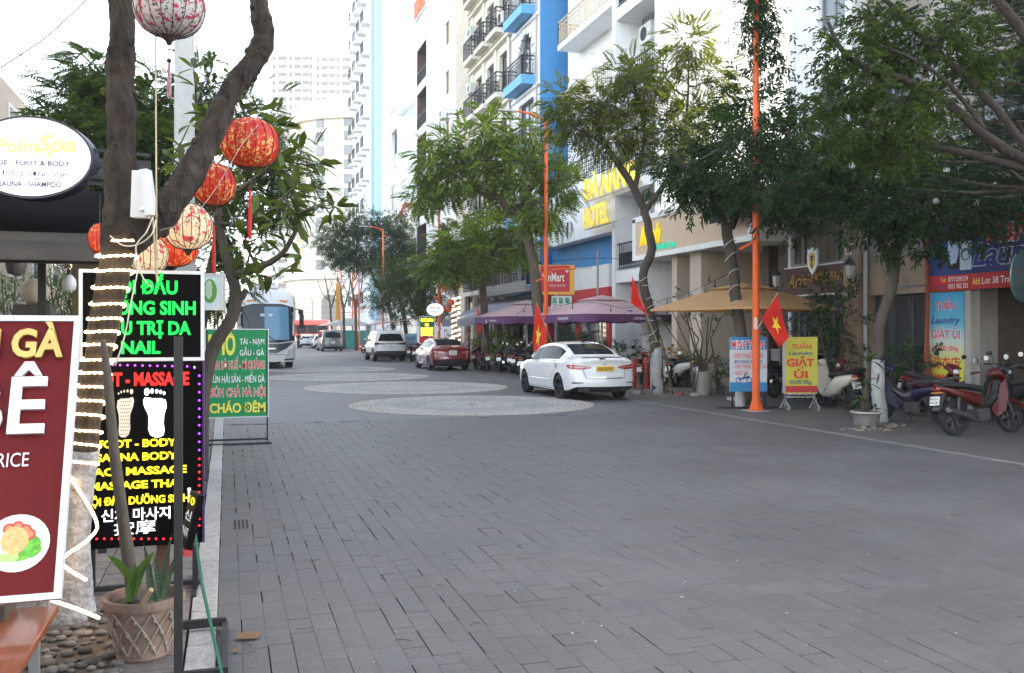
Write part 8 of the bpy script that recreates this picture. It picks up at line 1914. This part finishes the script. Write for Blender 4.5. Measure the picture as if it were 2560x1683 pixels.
# ---- tree pit rubble and props
for x0,x1,lb in ((690,636,0),): pass
r = root('tree_stake',gnd(641,394),'rough wooden stake propping the leaning tree on its left','stake'); MB().tube([gnd(641,394),at(651,350,24.5),at(654,330,24.55)],[.03,.028,.022],7,rough=.1).build('stake',bark,r); r = root('tree_stake',gnd(670,394.5),'rough wooden stake propping the leaning tree on its right','stake'); MB().tube([gnd(673,394.5),at(665,355,24.5),at(660,335,24.55)],[.03,.028,.022],7,rough=.1).build('stake',bark,r)
br = M('brick_red',(.25,.09,.06),.85,var=.2)
for i,(px,py) in enumerate(((637,394),(667,392.5),(672,391),(680,395.5),(694,396))): 
 q = gnd(px,py); o = MB().cbox((0,0,.04),(.2,.1,.08)).build('loose_brick',br if i % 2 else concrete,None,bevel=.008); o.location = (q.x,q.y,0); o.rotation_euler = (0,0,i * .7); tag(o,['broken grey brick left of the leaning tree','red brick right behind the leaning tree foot','grey broken brick beside the right stake','red brick lying right of the right stake','grey block farthest right of the leaning tree'][i],'brick','loose bricks round the leaning tree')
rub = MB(); rr6 = random.Random(8)
for i in range(80):
 q = gnd(rr6.gauss(872,17),rr6.uniform(424,431)); s_ = rr6.uniform(.015,.05); rub.sph((q.x,q.y,.006),(s_ * 1.4,s_,s_ * .35),6)
for i in range(60):
 q = gnd(rr6.gauss(658,10),rr6.uniform(392,397)); s_ = rr6.uniform(.02,.05); rub.sph((q.x,q.y,.006),(s_ * 1.4,s_,s_ * .35),6)
rub.build('rubble',M('rubble_mix',(.22,.17,.13),.9,isl=.6),None,kind='stuff',fix=False)
# ---- potted plants
lfp = leaf_mat('leaf_palm',(.05,.1,.03),.35,.3)
def rosette(par,c,n,l,w,up=.6,seed=0,mat=None,nm='frond'):
 random.seed(seed)
 for i in range(n):
  a = 2.4 * i + random.uniform(-.3,.3); e = random.uniform(up - .5,up + .6); ll = l * random.uniform(.7,1.1); c = Vector(c); d = Vector((math.cos(a) * math.cos(e),math.sin(a) * math.cos(e),math.sin(e))); s_ = d.cross(Vector((0,0,1))).normalized(); vs,fs = [],[]
  for j in range(6):
   t = j / 5; ww = w * math.sin(PI * (.12 + t * .86)); p = c + d * ll * t + Vector((0,0,-.45 * ll * t * t)); vs += [p - s_ * ww + Vector((0,0,ww * .35)),p,p + s_ * ww + Vector((0,0,ww * .35))]
  for j in range(5): fs += [(3 * j,3 * j + 3,3 * j + 4,3 * j + 1),(3 * j + 1,3 * j + 4,3 * j + 5,3 * j + 2)]
  MB().add(vs,fs).build(nm,mat or lfp,par,smooth='full',fix=False)
q = gnd(866.5,426); q.z = 0
r = root('bowl_planter',q,'round grey bowl planter with pale rim in front of the limed tree','planter'); MB().lathe([(.17,0),(.2,.02),(.235,.22),(.27,.225),(.275,.26),(.24,.262),(.23,.23),(.001,.22)],28,q).build('bowl',M('bowl_grey',(.16,.155,.15),.7,var=.15,dirt=.3),r,smooth=True); MB().torus(q + Vector((0,0,.255)),.265,.014,n=28,k=6).build('rim',M('rim_pale',(.45,.44,.42),.7),r,smooth='full')
r = root('dracaena',q + Vector((0,0,.22)),'leafy dragon plant growing from the grey bowl planter','plant'); random.seed(2)
for (dx,dy,h,x2) in ((-.03,0,.75,.02),(.0,.05,1.15,.1),(-.08,-.03,.45,-.05)): MB().tube([q + Vector((dx,dy,.2)),q + Vector((dx + x2 * .5,dy,.2 + h * .5)),q + Vector((dx + x2,dy,h))],[.07,.05,.03],7,rough=.15).build('cane',bark_g,r)
rosette(r,q + Vector((.1,.05,1.15)),15,.42,.032,.5,3); rosette(r,q + Vector((-.01,0,.76)),12,.32,.028,.4,4); rosette(r,q + Vector((-.12,-.03,.48)),10,.25,.026,.3,5)
V,F = scatter(spray,np.array([[q.x + random.gauss(0,.12),q.y + random.gauss(0,.12),.26 + random.random() * .12] for _ in range(60)]),rng.normal(0,1,(60,3)) * [1,1,.4] + [0,0,.3],rng.uniform(.06,.12,60)); np_mesh('moss',V,F,lf_olive,r)
def bush(name,label,px,py,D,rx,rz_,n,tmn,mat,size,pot=None,z0=None,cat='plant',group=None,ry=None):
 c = at(px,py,D); r = root(name,(c.x,c.y,0),label,cat,group); rg = np.random.default_rng(int(px * 7 + py)); P = np.array(c)[None] + rg.normal(0,.45,(n,3)) * np.array([rx,ry or rx,rz_]); d = P - np.array(c)[None] + rg.normal(0,.3,(n,3)); d[:,2] += .15
 V,F = scatter(tmn,P,d,rg.uniform(size[0],size[1],n),rg=rg); np_mesh('foliage',V,F,mat,r); mb = MB(); rr = random.Random(int(px))
 for i in range(6): q = P[i * 3 % n]; mb.tube([(c.x + rr.uniform(-.05,.05),c.y,pot[1] if pot else 0),((c.x + q[0]) / 2,(c.y + q[1]) / 2,q[2] * .6),tuple(q)],.014,5)
 mb.build('stems',bark,r,kind='stuff',fix=False)
 if pot:
  p2 = root('flower_pot',(c.x,c.y,0),pot[3],'flower pot'); MB().lathe([(pot[0] * .7,0),(pot[0],pot[1] - .05),(pot[0] * 1.08,pot[1]),(.001,pot[1] - .02)],18,(c.x,c.y,0)).build('pot',pot[2],p2,smooth=True)
potg = M('pot_dark',(.06,.055,.05),.6,var=.2); potw = M('pot_white',(.5,.5,.48),.6)
bush('dark_shrub','big dark leafy shrub in front of the apartment entrance',834,318,21,.7,.95,130,spray,lf_dark,(.25,.4)); bush('dark_shrub','lower dark shrub behind the white scooter and yellow board',815,350,21.5,.9,.8,80,spray,lf_dark,(.22,.36))
bush('pruned_shrub','bonsai like shrub with thin stems under the tan parasol',702,308,24.5,1.3,.45,110,spray,lf_mid,(.16,.26),(.3,.62,concrete,'square grey planter holding the pruned shrub')); bush('pruned_shrub','small green ball of leaves low on the pruned shrub stem',694,357,24.3,.25,.2,40,spray,lf_bright,(.1,.16))
c = at(702,0,24.5); r = root('shrub_stem',(c.x,c.y,.6),'crooked bare stems of the pruned shrub over its planter','stem'); mb = MB()
for k in range(4): mb.tube([Vector((c.x,c.y,.6)),Vector((c.x + (-.25 + .2 * k),c.y,1.1)),Vector((c.x + (-.1 + .12 * k),c.y,1.5)),Vector((c.x + (-.6 + .4 * k),c.y,2.1))],[.035,.028,.02,.012],6)
mb.build('stems',bark,r,fix=False)
bush('flower_bed','low box of orange yellow flowers left of the leaning tree',580,358,30.5,1.1,.3,120,spray,M('petal_orange',(.65,.33,.02),.6,isl=.3),(.1,.18)); bush('flower_bed','low box of orange yellow flowers right of the leaning tree',672,352,28.5,.9,.2,120,spray,MATS['petal_orange'],(.1,.16)); bush('hedge_plants','green leaves under the orange flowers right of the tree',672,360,28.6,1,.35,90,spray,lf_dark,(.15,.25))
bush('potted_palm','bright feathery palm plant behind the dark motorbikes',497,352,42,.6,.7,45,frond_f,lf_bright,(.5,.8)); bush('cafe_hedge','dark green cafe hedge beneath the nearer pink parasol',568,345,37.5,.6,1.0,170,spray,lf_mid,(.3,.45),ry=2.6); bush('cafe_hedge','dark green cafe hedge behind the parked black motorbikes',515,350,44,.6,.9,160,spray,lf_mid,(.3,.45),ry=3); bush('cafe_hedge','dark green plants behind the roof of the white saloon',625,358,31.5,.7,.6,120,spray,lf_mid,(.25,.4),ry=1.6)
bush('yucca','spiky green plant behind the motorbikes by the glass doors',912,372,19.5,.6,.5,70,spray,lf_mid,(.3,.45)); bush('dark_shrub','small dark shrub beneath the tan parasol by the bench',718,372,25,.4,.5,60,spray,lf_mid,(.2,.3))
bush('rose_bush','reddish bush at the foot of the spiral lit tree',462,345,46.5,1.1,.8,90,spray,M('leaf_reddish',(.1,.04,.03),.6,isl=.4),(.25,.4)); bush('cafe_hedge','mixed plants in pots behind the maroon saloon',482,350,47,.5,.6,80,spray,lf_olive,(.3,.45),ry=1.5)
# ---- people far up the pavement
def person(label,px,py,D,hgt,shirt,pants,rz=0.,stride=.12,armf=.2):
 q = at(px,py,D); q.z = 0; r = root('person',q,label,'person'); s = hgt / 1.7
 def skin(name,joints,edges,mat,par,lvl=1):
  me = bpy.data.meshes.new(name); me.from_pydata([j[:3] for j in joints],edges,[]); ob = bpy.data.objects.new(name,me); COL.objects.link(ob); md = ob.modifiers.new('s','SKIN')
  for v,j in zip(me.skin_vertices[0].data,joints): v.radius = (j[3],j[3] * (j[4] if len(j) > 4 else 1))
  me.skin_vertices[0].data[0].use_root = True; ob.modifiers.new('u','SUBSURF').levels = lvl
  dg = bpy.context.evaluated_depsgraph_get(); dg.update(); m2 = bpy.data.meshes.new_from_object(ob.evaluated_get(dg)); bpy.data.objects.remove(ob); m2.materials.clear(); m2.materials.append(mat)
  m2.transform(Matrix.Scale(s,4)); m2.polygons.foreach_set('use_smooth',[True] * len(m2.polygons)); return link_mesh(name,m2,par)
 skm = M('skin',(.33,.19,.13),.6); hair = M('hair_black',(.01,.009,.008),.6); shoe = M('shoe_dark',(.03,.03,.03),.6)
 J = [(0,0,.92,.1,.8),(0,0,1.1,.11,.75),(0,0,1.32,.14,.65),(0,0,1.43,.07),(0,0,1.5,.05),(0,.015,1.6,.085,1.1),(0,.01,1.68,.07)]
 E = [(0,1),(1,2),(2,3),(3,4),(4,5),(5,6)]
 for sg in (-1,1):
  b = len(J); J += [(sg * .17,0,1.38,.052),(sg * .22,-.02,1.12,.042),(sg * .2,armf,.95,.033),(sg * .19,armf + .07,.92,.03)]; E += [(2,b),(b,b + 1),(b + 1,b + 2),(b + 2,b + 3)]
  b = len(J); f = sg * stride; J += [(sg * .09,0,.86,.082),(sg * .1,f * .6 + .02,.48,.058),(sg * .1,f,.09,.04),(sg * .1,f + .12,.035,.035)]; E += [(0,b),(b,b + 1),(b + 1,b + 2),(b + 2,b + 3)]
 skin('body',J,E,skm,r,2)
 skin('shirt',[(0,0,.9,.125,.8),(0,0,1.1,.135,.78),(0,0,1.33,.165,.68),(0,0,1.42,.085)] + [(sg * (.18 if k == 0 else .23),0,1.38 if k == 0 else 1.22,.066) for sg in (-1,1) for k in (0,1)],[(0,1),(1,2),(2,3),(2,4),(4,5),(2,6),(6,7)],shirt,r,2)
 skin('trousers',[(0,0,.93,.12,.85)] + [p for sg in (-1,1) for p in ((sg * .095,0,.84,.1),(sg * .1,sg * stride * .6 + .02,.48,.076),(sg * .1,sg * stride,.1,.058))],[(0,1),(1,2),(2,3),(0,4),(4,5),(5,6)],pants,r,2)
 MB().sph((0,-.012 * s,1.64 * s),(.095 * s,.108 * s,.1 * s),14).build('hair',hair,r,smooth='full',world=False)
 mb = MB(); mb.sph((-.03 * s,.095 * s,1.6 * s),.011 * s,6); mb.sph((.03 * s,.095 * s,1.6 * s),.011 * s,6); mb.build('eyes',hair,r,world=False); 
 for sg in (-1,1): MB().cbox((sg * .1 * s,(sg * stride + .06) * s,.04 * s),(.09 * s,.26 * s,.08 * s)).build('shoe',shoe,r,bevel=.015,world=False)
 r.rotation_euler = (0,0,rz)
person('man in a white shirt and dark trousers standing by the far motorbikes',370,345,74,1.68,M('shirt_white',(.6,.64,.7),.8),M('trousers_dark',(.03,.03,.04),.8),R(200))
person('person in dark clothes standing right of the fifth orange lamp',381.5,345,70,1.62,M('shirt_dark',(.02,.025,.04),.8),M('trousers_navy',(.03,.035,.06),.8),R(120),.05,.1)
person('person in black walking beside the white hatchback',298.5,345,92,1.65,M('shirt_black',(.02,.02,.022),.8),M('trousers_dark'),R(10),.2,.1)
# far street level things
bl = root('blue_crate',gnd(375,350),'small blue plastic crate on the pavement edge by the lamp','crate'); q = gnd(376,351.5); MB().box((q.x - .6,q.y - .3,0),(q.x + .5,q.y + .3,.22)).build('crate',M('crate_blue',(.02,.08,.25),.6),bl)
ts = root('green_hoarding',at(348,330,95),'teal and pale market stall far up behind the van','stall'); q = at(349,335,95); MB().box((q.x - 2.6,q.y,0),(q.x + 2.2,q.y + 2,1.9)).build('front',M('teal_panel',(.05,.35,.3),.6,var=.3),ts); MB().prism([(q.x - 3,q.y - .8,2.4),(q.x,q.y - .8,3.2),(q.x + 2.6,q.y - .8,2.4)],(0,3.5,0)).build('roof',M('tent_white',(.6,.6,.58),.7),ts)
for x,D,c_,lb in ((264,140,(.5,.03,.03),'small red vertical banner far behind the coach'),(336,88,(.6,.3,.04),'yellow strip painted as the highlight on a far pole')):
 p = at(x,285 if x < 300 else 300,D); o = MB().box((p.x,p.y,p.z - 2),(p.x + (1 if x < 300 else .4),p.y + .05,p.z + 1.5)).build('banner',M('banner_%d' % x,c_,.6),None); tag(o,lb,'banner')  # the yellow strip stands in for highlights on a far pole
bp = root('banner_post',at(266,340,140),'pale thin post carrying the small red banner far away','pole'); p = at(263.5,340,140); MB().tube([(p.x - .2,p.y + .1,0),(p.x - .2,p.y + .1,14)],.12,8).build('shaft',MATS['pole_concrete'],bp)
# overhead wires at the street end
for i in range(9):
 y = 281 + i * 5.2; P = [at(258,y,130),at(300,y + 3 - i * .4,118),at(352,y - 6 + i,100)]
 cable('%s from the top of the thin black wires crossing the street end' % ORD[i],P,.018,blk_w,group='overhead wires',nm='overhead_wire')
cable('thin pale wires passing in front of the classical hotel, upper one',[at(330,262,120),at(420,268,60),at(540,222,33)],.012,blk_w,nm='overhead_wire'); cable('long low wire sagging from the lamp to the hotel balcony',[at(546,262,31.6),at(600,258,32),at(640,262,30)],.01,blk_w,nm='overhead_wire')
# orange conduit beside the shop
oc_ = root('rusty_conduit',(XF - .2,yl1,0),'rust orange cable bundle running up between stone house and price banner','pipe')
D_ = onX(927,XF - .25); mb = MB()
for k in range(4): mb.tube(smooth_path([at(924 + k * 2.4,384,D_),at(926 + k * .6,345,D_),at(927 + k * .5,300,D_),at(928 - k * .6,260,D_),at(927 + k * .4,225,D_)],[1] * 5,4)[0],.035,6,rough=.1)
mb.build('pipes',M('conduit_rust',(.25,.06,.025),.7,var=.3),oc_,kind='stuff',smooth='full'); MB().tube([at(926,285,D_),at(895,288,D_ - .6),at(893,290,D_ - .62)],.02,6).build('side_bracket',steel,oc_)
# cable coils on two trunks
for lb,pts_,r_c,n_c in (('pale cable wound round the leaning feathery tree',[dp(1526,850,24.6,0),dp(1520,790,24.6,0),dp(1508,710,24.6,0),dp(1496,645,24.6,0)],.15,9),('pale cable wound round the trunk behind the nearest orange lamp',[dp(1712,720,21,0),dp(1704,640,21,0),dp(1694,560,21,0)],.155,5)):
 P = smooth_path([at(*q[:3]) for q in pts_],[1] * len(pts_),30)[0]; n_ = len(P); cable(lb,[p + Vector((math.cos(i / n_ * n_c * 2 * PI) * r_c,math.sin(i / n_ * n_c * 2 * PI) * r_c,.05 * math.sin(i))) for i,p in enumerate(P)],.011,MATS['cable_white'],k=1)
# ================================================================== motorbikes
bp_m = M('bike_paint',(.3,.02,.02),.35,coat=.25); bs_m = M('bike_seat',(.02,.02,.022),.6,bump=.2); bk_m = M('bike_black',(.018,.018,.02),.35,coat=.3); be_m = M('bike_engine',(.07,.07,.073),.5,.5,var=.2)
mir_m = M('mirror_glass',(.8,.82,.85),.05,1.); whl_m = M('bike_rim',(.07,.07,.075),.4,.5); head_m = M('headlight',(.6,.62,.65),.08,spec=.9,coat=.8)
def moto(kind):
 r = root('motorbike',(0,0,0),'x','motorbike')
 r_ = .275; wy = (-.62,.63)
 for y,w in ((wy[0],.055),(wy[1],.043)):
  MB().torus((0,y,r_),r_ - w * .8,w,axis=(1,0,0),n=28,k=8).build('wheel',tyre_m,r,smooth='full',world=False); wh = CH_OF[r.name][-1]
  mb = MB(); mb.torus((0,y,r_),r_ - w * 1.7,.014,axis=(1,0,0),n=28,k=6); mb.lathe([(.04,-.06),(.04,.06)],10,(0,y,r_),axis=(1,0,0))
  for i in range(6): a = i * PI / 3; mb.bar((0,y + .03 * math.cos(a),r_ + .03 * math.sin(a)),(0,y + (r_ - w * 1.7) * math.cos(a + .25),r_ + (r_ - w * 1.7) * math.sin(a + .25)),.03,.03)
  mb.build('rim',whl_m,wh,smooth=True,world=False)
 mb = MB()
 for s in (-1,1): mb.tube([(s * .075,wy[1],r_),(s * .075,.47,.72)],.022,8)
 mb.build('fork',be_m,r,smooth=True,world=False)
 mb = MB()
 for a0 in range(8):
  t0,t1 = R(25 + a0 * 17),R(25 + (a0 + 1) * 17); rr = r_ + .035
  mb.quad((-.055,wy[1] + rr * math.cos(t0),r_ + rr * math.sin(t0)),(.055,wy[1] + rr * math.cos(t0),r_ + rr * math.sin(t0)),(.055,wy[1] + rr * math.cos(t1),r_ + rr * math.sin(t1)),(-.055,wy[1] + rr * math.cos(t1),r_ + rr * math.sin(t1)))
  for s in (-1,1): mb.quad((s * .055,wy[1] + rr * math.cos(t0),r_ + rr * math.sin(t0)),(s * .055,wy[1] + rr * math.cos(t1),r_ + rr * math.sin(t1)),(s * .065,wy[1] + (rr - .07) * math.cos(t1),r_ + (rr - .07) * math.sin(t1)),(s * .065,wy[1] + (rr - .07) * math.cos(t0),r_ + (rr - .07) * math.sin(t0)))
 mb.build('front_mudguard',bp_m,r,smooth=True,world=False)
 def loft(name,secs,mat,n=12):
  """secs: (y, z, half width, half height)"""
  vs = []
  for y,z,hw,hh in secs:
   for j in range(n): a = 2 * PI * j / n; cx,sz = math.cos(a),math.sin(a); vs.append((hw * math.copysign(abs(cx) ** .75,cx),y,z + hh * math.copysign(abs(sz) ** .75,sz)))
  k = len(secs); fs = [(i * n + j,i * n + (j + 1) % n,(i + 1) * n + (j + 1) % n,(i + 1) * n + j) for i in range(k - 1) for j in range(n)] + [tuple(range(n)),tuple((k - 1) * n + j for j in range(n))]
  return MB().add(vs,fs).build(name,mat,r,smooth=True,world=False)
 if kind == 'scooter':
  loft('body',[(-.95,.74,.05,.04),(-.85,.7,.1,.09),(-.6,.64,.15,.14),(-.3,.55,.17,.2),(-.05,.42,.17,.2),(.1,.34,.16,.1),(.3,.33,.15,.07)],bp_m)
  mb = MB(); pr_ = [(.3,.33,.17,.05),(.38,.5,.19,.05),(.44,.7,.2,.055),(.43,.88,.15,.06),(.42,.98,.12,.06)]; vs = []
  n = 12
  for y,z,hw,d in pr_:
   for j in range(n): a = 2 * PI * j / n; vs.append((hw * math.cos(a),y + d * math.sin(a),z))
  fs = [(i * n + j,i * n + (j + 1) % n,(i + 1) * n + (j + 1) % n,(i + 1) * n + j) for i in range(4) for j in range(n)] + [tuple(range(n)),tuple(4 * n + j for j in range(n))]
  mb.add(vs,fs).build('leg_shield',bp_m,r,smooth=True,world=False)
 else:
  loft('tail_fairing',[(-.98,.8,.03,.03),(-.85,.76,.08,.05),(-.6,.7,.11,.07),(-.3,.62,.12,.1),(-.05,.55,.1,.12)],bp_m)
  loft('underbone',[(-.1,.52,.09,.11),(.12,.48,.08,.09),(.3,.6,.08,.08),(.42,.82,.07,.08)],bk_m)
  for s in (-1,1):
   mb = MB(); pts = [(s * .1,.5,.92),(s * .15,.46,.62),(s * .16,.36,.38),(s * .13,.18,.27),(s * .1,.1,.42),(s * .1,.28,.58),(s * .09,.38,.82)]; mb.prism(pts,(s * .025,0,0)); mb.build('side_fairing',bp_m,r,bevel=.008,world=False)
 loft('seat',[(-.82,.83,.05,.03),(-.7,.83,.1,.045),(-.35,.8,.13,.05),(-.05,.76,.11,.05),(.06,.72,.06,.04)],bs_m)
 loft('cowl',[(.28,1.0,.05,.04),(.38,1.02,.12,.07),(.48,.97,.12,.09),(.55,.9,.08,.07),(.58,.84,.04,.04)],bp_m)
 MB().sph((0,.545,.93),(.075,.045,.055),12).build('headlight',head_m,r,smooth='full',world=False)
 mb = MB(); mb.tube([(-.33,.25,1.03),(-.2,.33,1.05),(0,.36,1.0),(.2,.33,1.05),(.33,.25,1.03)],.013,8); mb.build('handlebar',be_m,r,world=False)
 for s in (-1,1):
  MB().tube([(s * .23,.31,1.04),(s * .35,.235,1.025)],.02,8).build('grip',bs_m,r,world=False)
  mb = MB(); mb.tube([(s * .2,.33,1.05),(s * .24,.36,1.16),(s * .29,.34,1.22)],.007,6); mb.build('mirror_stem',bk_m,r,world=False)
  mb = MB(); mb.sph((s * .31,.345,1.25),(.058,.02,.043),12); mh = mb.build('mirror',bk_m,r,smooth='full',world=False)
  MB().lathe([(.001,0),(.045,0)],14,(s * .31,.322,1.25),axis=(0,-1,0),caps=False).build('mirror_glass',mir_m,mh,world=False)
 mb = MB(); mb.cbox((0,-.05,.32),(.2,.3,.2)); mb.lathe([(.09,-.13),(.09,.13)],14,(0,-.12,.3),axis=(1,0,0)); mb.lathe([(.07,0),(.07,.2)],12,(0,.1,.34),axis=(0,1,.2)); mb.build('engine',be_m,r,bevel=.01,world=False)
 mb = MB(); mb.tube([(.08,.1,.25),(.12,-.1,.2),(.14,-.3,.24)],.018,8); mb.tube([(.14,-.3,.24),(.16,-.45,.3),(.17,-.88,.42)],[.03,.05,.045],12); mb.build('exhaust',be_m,r,smooth=True,world=False)
 mb = MB(); mb.tube([(.17,-.86,.415),(.17,-.9,.425)],.048,12); mb.build('exhaust_tip',chrome,r,world=False)
 mb = MB(); mb.bar((-.07,-.62,.28),(-.07,-.1,.32),.05,.06); mb.tube([(.08,-.6,.3),(.09,-.55,.62)],.025,8); mb.tube([(-.08,-.6,.3),(-.09,-.55,.62)],.025,8); mb.build('swing_arm',bk_m,r,world=False)
 mb = MB(); mb.prism([(-.06,-.86,.72),(-.07,-.98,.42),(-.07,-.96,.4),(-.06,-.8,.68)],(.13,0,0)); mb.build('rear_mudguard',bk_m,r,world=False)
 MB().sph((0,-.93,.76),(.085,.04,.035),12).build('tail_lamp',lamp_red,r,smooth='full',world=False)
 mb = MB(); mb.prism([(-.095,-.965,.64),(.095,-.965,.64),(.095,-.995,.5),(-.095,-.995,.5)],(0,-.006,0)); mb.build('number_plate',plate_w,r,world=False)
 mb = MB()
 for s in (-1,1): mb.tube([(s * .1,-.45,.82),(s * .11,-.8,.88),(s * .05,-.9,.88)],.012,6)
 mb.tube([(-.05,-.9,.88),(.05,-.9,.88)],.012,6); mb.build('grab_rail',be_m if kind != 'scooter' else bk_m,r,world=False)
 mb = MB(); mb.tube([(-.1,.0,.26),(-.24,-.12,.01)],.012,6); mb.tube([(-.16,.02,.22),(.16,.02,.22)],.014,6); mb.build('side_stand',bk_m,r,world=False)
 MB().sph((.0,-.92,.7),(.14,.02,.018),8).build('indicators',M('indicator',(.5,.2,.03),.4),r,smooth='full',world=False)
 return r
PB = {n: M('bike_paint_' + n,c,.35,coat=.25,spec=.3) for n,c in dict(red=(.08,.004,.004),white=(.55,.53,.47),blue=(.007,.007,.035),black=(.02,.02,.023),maroon=(.09,.006,.01),grey=(.2,.2,.21),sky=(.02,.15,.35)).items()}
wrim = M('bike_rim_white',(.5,.5,.5),.4,.3)
proto = {'under': moto('under'),'scooter': moto('scooter')}
used = set()
def bike(kind,paint,x,y,rz,label,lean=-.12,rim=None,text_=None,steer=0):
 if kind not in used: used.add(kind); o = proto[kind]
 else: o = copy_tree(proto[kind])
 o['label'] = label; o['group'] = 'motorbikes parked along the pavement'
 tint = {'bike_paint': PB[paint]}
 if rim: tint['bike_rim'] = rim
 if o in proto.values(): first.append((o,tint))
 else: retint(o,tint)
 o.location = (x,y,0); o.rotation_euler = (0,lean,rz)
 if text_: todo.append((o,text_))
 return o
def retint(o,tint):
 for c in [o] + [k for k in o.children_recursive]:
  for sl in getattr(c,'material_slots',[]):
   if sl.material and sl.material.name in tint: n = sl.material.name; sl.link = 'OBJECT'; sl.material = tint[n]
first,todo = [],[]
def heading(fx,fy,rx,ry): return math.atan2(-(fx - rx),fy - ry)
def place(kind,paint,rear,front,label,**kw):     # rear / front: (px, depth) of the wheel contacts
 a,b = at(rear[0],400,rear[1]),at(front[0],400,front[1]); m = (a + b) / 2; return bike(kind,paint,m.x,m.y,heading(b.x,b.y,a.x,a.y),label,**kw)
place('under','red',(958,14.7),(1008,15.1),'red and black motorbike nearest at the right with silver exhaust',text_=['43-D1','462.38'])
place('under','blue',(930,16.4),(896,16.9),'purple blue motorbike between the limed tree and red motorbike')
place('under','maroon',(914,18.2),(950,17.2),'dark red motorbike whose nose shows in front of the price banner')
place('under','black',(1035,15.8),(1006,16.9),'dark motorbike with pale wheel cut by the right edge',rim=wrim)
place('scooter','black',(985,18.4),(1000,17.5),'black scooter standing in the dark behind the red motorbike')
place('scooter','white',(849,19.4),(823,20.5),'cream white scooter with front toward the shrub beside the yellow board',text_=['74-C1','118.30'])
place('under','maroon',(858,21.4),(836,20.9),'dark red motorbike parked behind the cream white scooter')
place('under','black',(779,23.4),(800,23.9),'black motorbike with maroon tail behind the yellow laundry board',text_=['43-B2','90.15'])
place('scooter','white',(688,27.6),(664,28.6),'pale scooter with round headlight right of the leaning tree',text_=['43-E1','05.77'])
place('scooter','sky',(706,27.5),(722,28.2),'blue scooter behind the concrete bench',)
place('under','grey',(672,27.8),(700,29),'grey motorbike between the pale scooter and the planter')
place('under','red',(642,27.3),(650,29),'red motorbike just behind the white saloon boot')
place('under','black',(527,33.2),(543,34.2),'black motorbike with tail nearest the white saloon wheel')
place('under','black',(512,36.6),(520,38.2),'black motorbike second from the white saloon in the row')
place('scooter','black',(518,35.4),(531,36.6),'black scooter wedged between two black motorbikes in the row')
place('under','maroon',(489,38.4),(478,40.2),'dark red motorbike with pale plate beside the maroon saloon')
place('scooter','black',(500,37.5),(507,39.6),'black scooter in the middle of the row beyond the maroon bike')
place('under','red',(476,41),(484,42.4),'bright red motorbike at the front corner of the maroon saloon')
place('under','grey',(504,40.5),(514,41.5),'grey motorbike half hidden at the back of the row')
place('under','black',(413,52),(420,53),'black motorbike between the cafe board and the maroon saloon')
place('scooter','black',(418,50),(424,51),'black scooter just left of the maroon saloon bonnet')
place('under','black',(364,72),(370,73),'far black motorbike beside the man in white')
place('scooter','white',(374,70),(378,71),'far pale scooter between the two standing people')
place('under','sky',(386,66),(390,67),'far blue motorbike in front of the white off-road car')
place('under','black',(368,78),(372,79),'farthest black motorbike near the grey van')
place('scooter','black',(806,23.6),(822,24.2),'dark scooter behind the yellow laundry board stands')
for o,t in first: retint(o,t)
for o,lines in todo:
 for i,t in enumerate(lines):
  ORG[o.name] = Vector(); e = text(t,blk_l,o,(0,-1.0 + .014 * (0 if i else 0) - (.0 if i else -.013),.585 - i * .062),(1,0,0),(0,-.2,.98),.042,.15,.004,.01,align='C')
# helmet on the pale scooter
bpy.context.view_layer.update()
hm = root('helmet',at(686,0,27.9),'shiny silver helmet on the handlebar of the pale scooter','helmet'); p = at(681,354,27.7); MB().sph(p,(.14,.16,.13),16).build('shell',M('helmet_silver',(.4,.38,.3),.15,.7),hm,smooth='full'); MB().torus(p - Vector((0,0,.06)),.135,.015,n=16,k=6).build('rim',bk_m,hm)
sb = root('storage_box',at(783,0,23.6),'grey storage box strapped on the black motorbike behind the laundry board','box'); p = at(782,350,23.8); MB().cbox((p.x,p.y,1.07),(.42,.4,.28)).build('case',M('box_grey',(.3,.3,.3),.6),sb,bevel=.02); MB().cbox((p.x,p.y,1.225),(.45,.43,.04)).build('lid',M('box_lid',(.4,.4,.4),.6),sb,bevel=.01)
# glass pane standing at the right edge of the shop
gm_ = root('standing_mirror',at(1018,275,17),'rounded green tinted mirror cut by the right edge before the dark shop','mirror'); p = at(1022,276,16.8); MB().sph(p,(.3,.03,.5),20).build('glass',M('mirror_tint',(.12,.2,.2),.1,.6),gm_,smooth='full'); MB().torus(p,.01,.01,n=6,k=4).build('joint',steel,gm_); MB().tube([p,Vector((p.x + .3,p.y,p.z)),Vector((p.x + .4,p.y,0))],.02,6).build('arm',steel,gm_)
# unseen buildings on the left, added to darken car window reflections and skylight
simple_block('left_unseen_block','unseen cream block added close on the left to darken reflections',-22,-8,-14,6.5,12,cream,face='x',nw=5,nfl=3)
simple_block('left_near_restaurant','restaurant wall behind the awning outside the picture',-16,-11,11.9,22,3.2,beige_b,face='x',nw=3,nfl=1)
# ================================================================== air
hz = MB().box((-70,-30,-1.2),(70,420,116)).build('haze',M('haze_surface'),None,kind='stuff')
hm_ = bpy.data.materials.new('haze_air'); hm_.use_nodes = True; N,L = hm_.node_tree.nodes,hm_.node_tree.links; N.clear()
vo = N.new('ShaderNodeVolumePrincipled'); vo.inputs['Density'].default_value = .0005; vo.inputs['Color'].default_value = (.95,.96,1,1); vo.inputs['Anisotropy'].default_value = .3
mo = N.new('ShaderNodeOutputMaterial'); L.new(vo.outputs[0],mo.inputs['Volume']); hz.data.materials.clear(); hz.data.materials.append(hm_)
SC.cycles.volume_bounces = 1
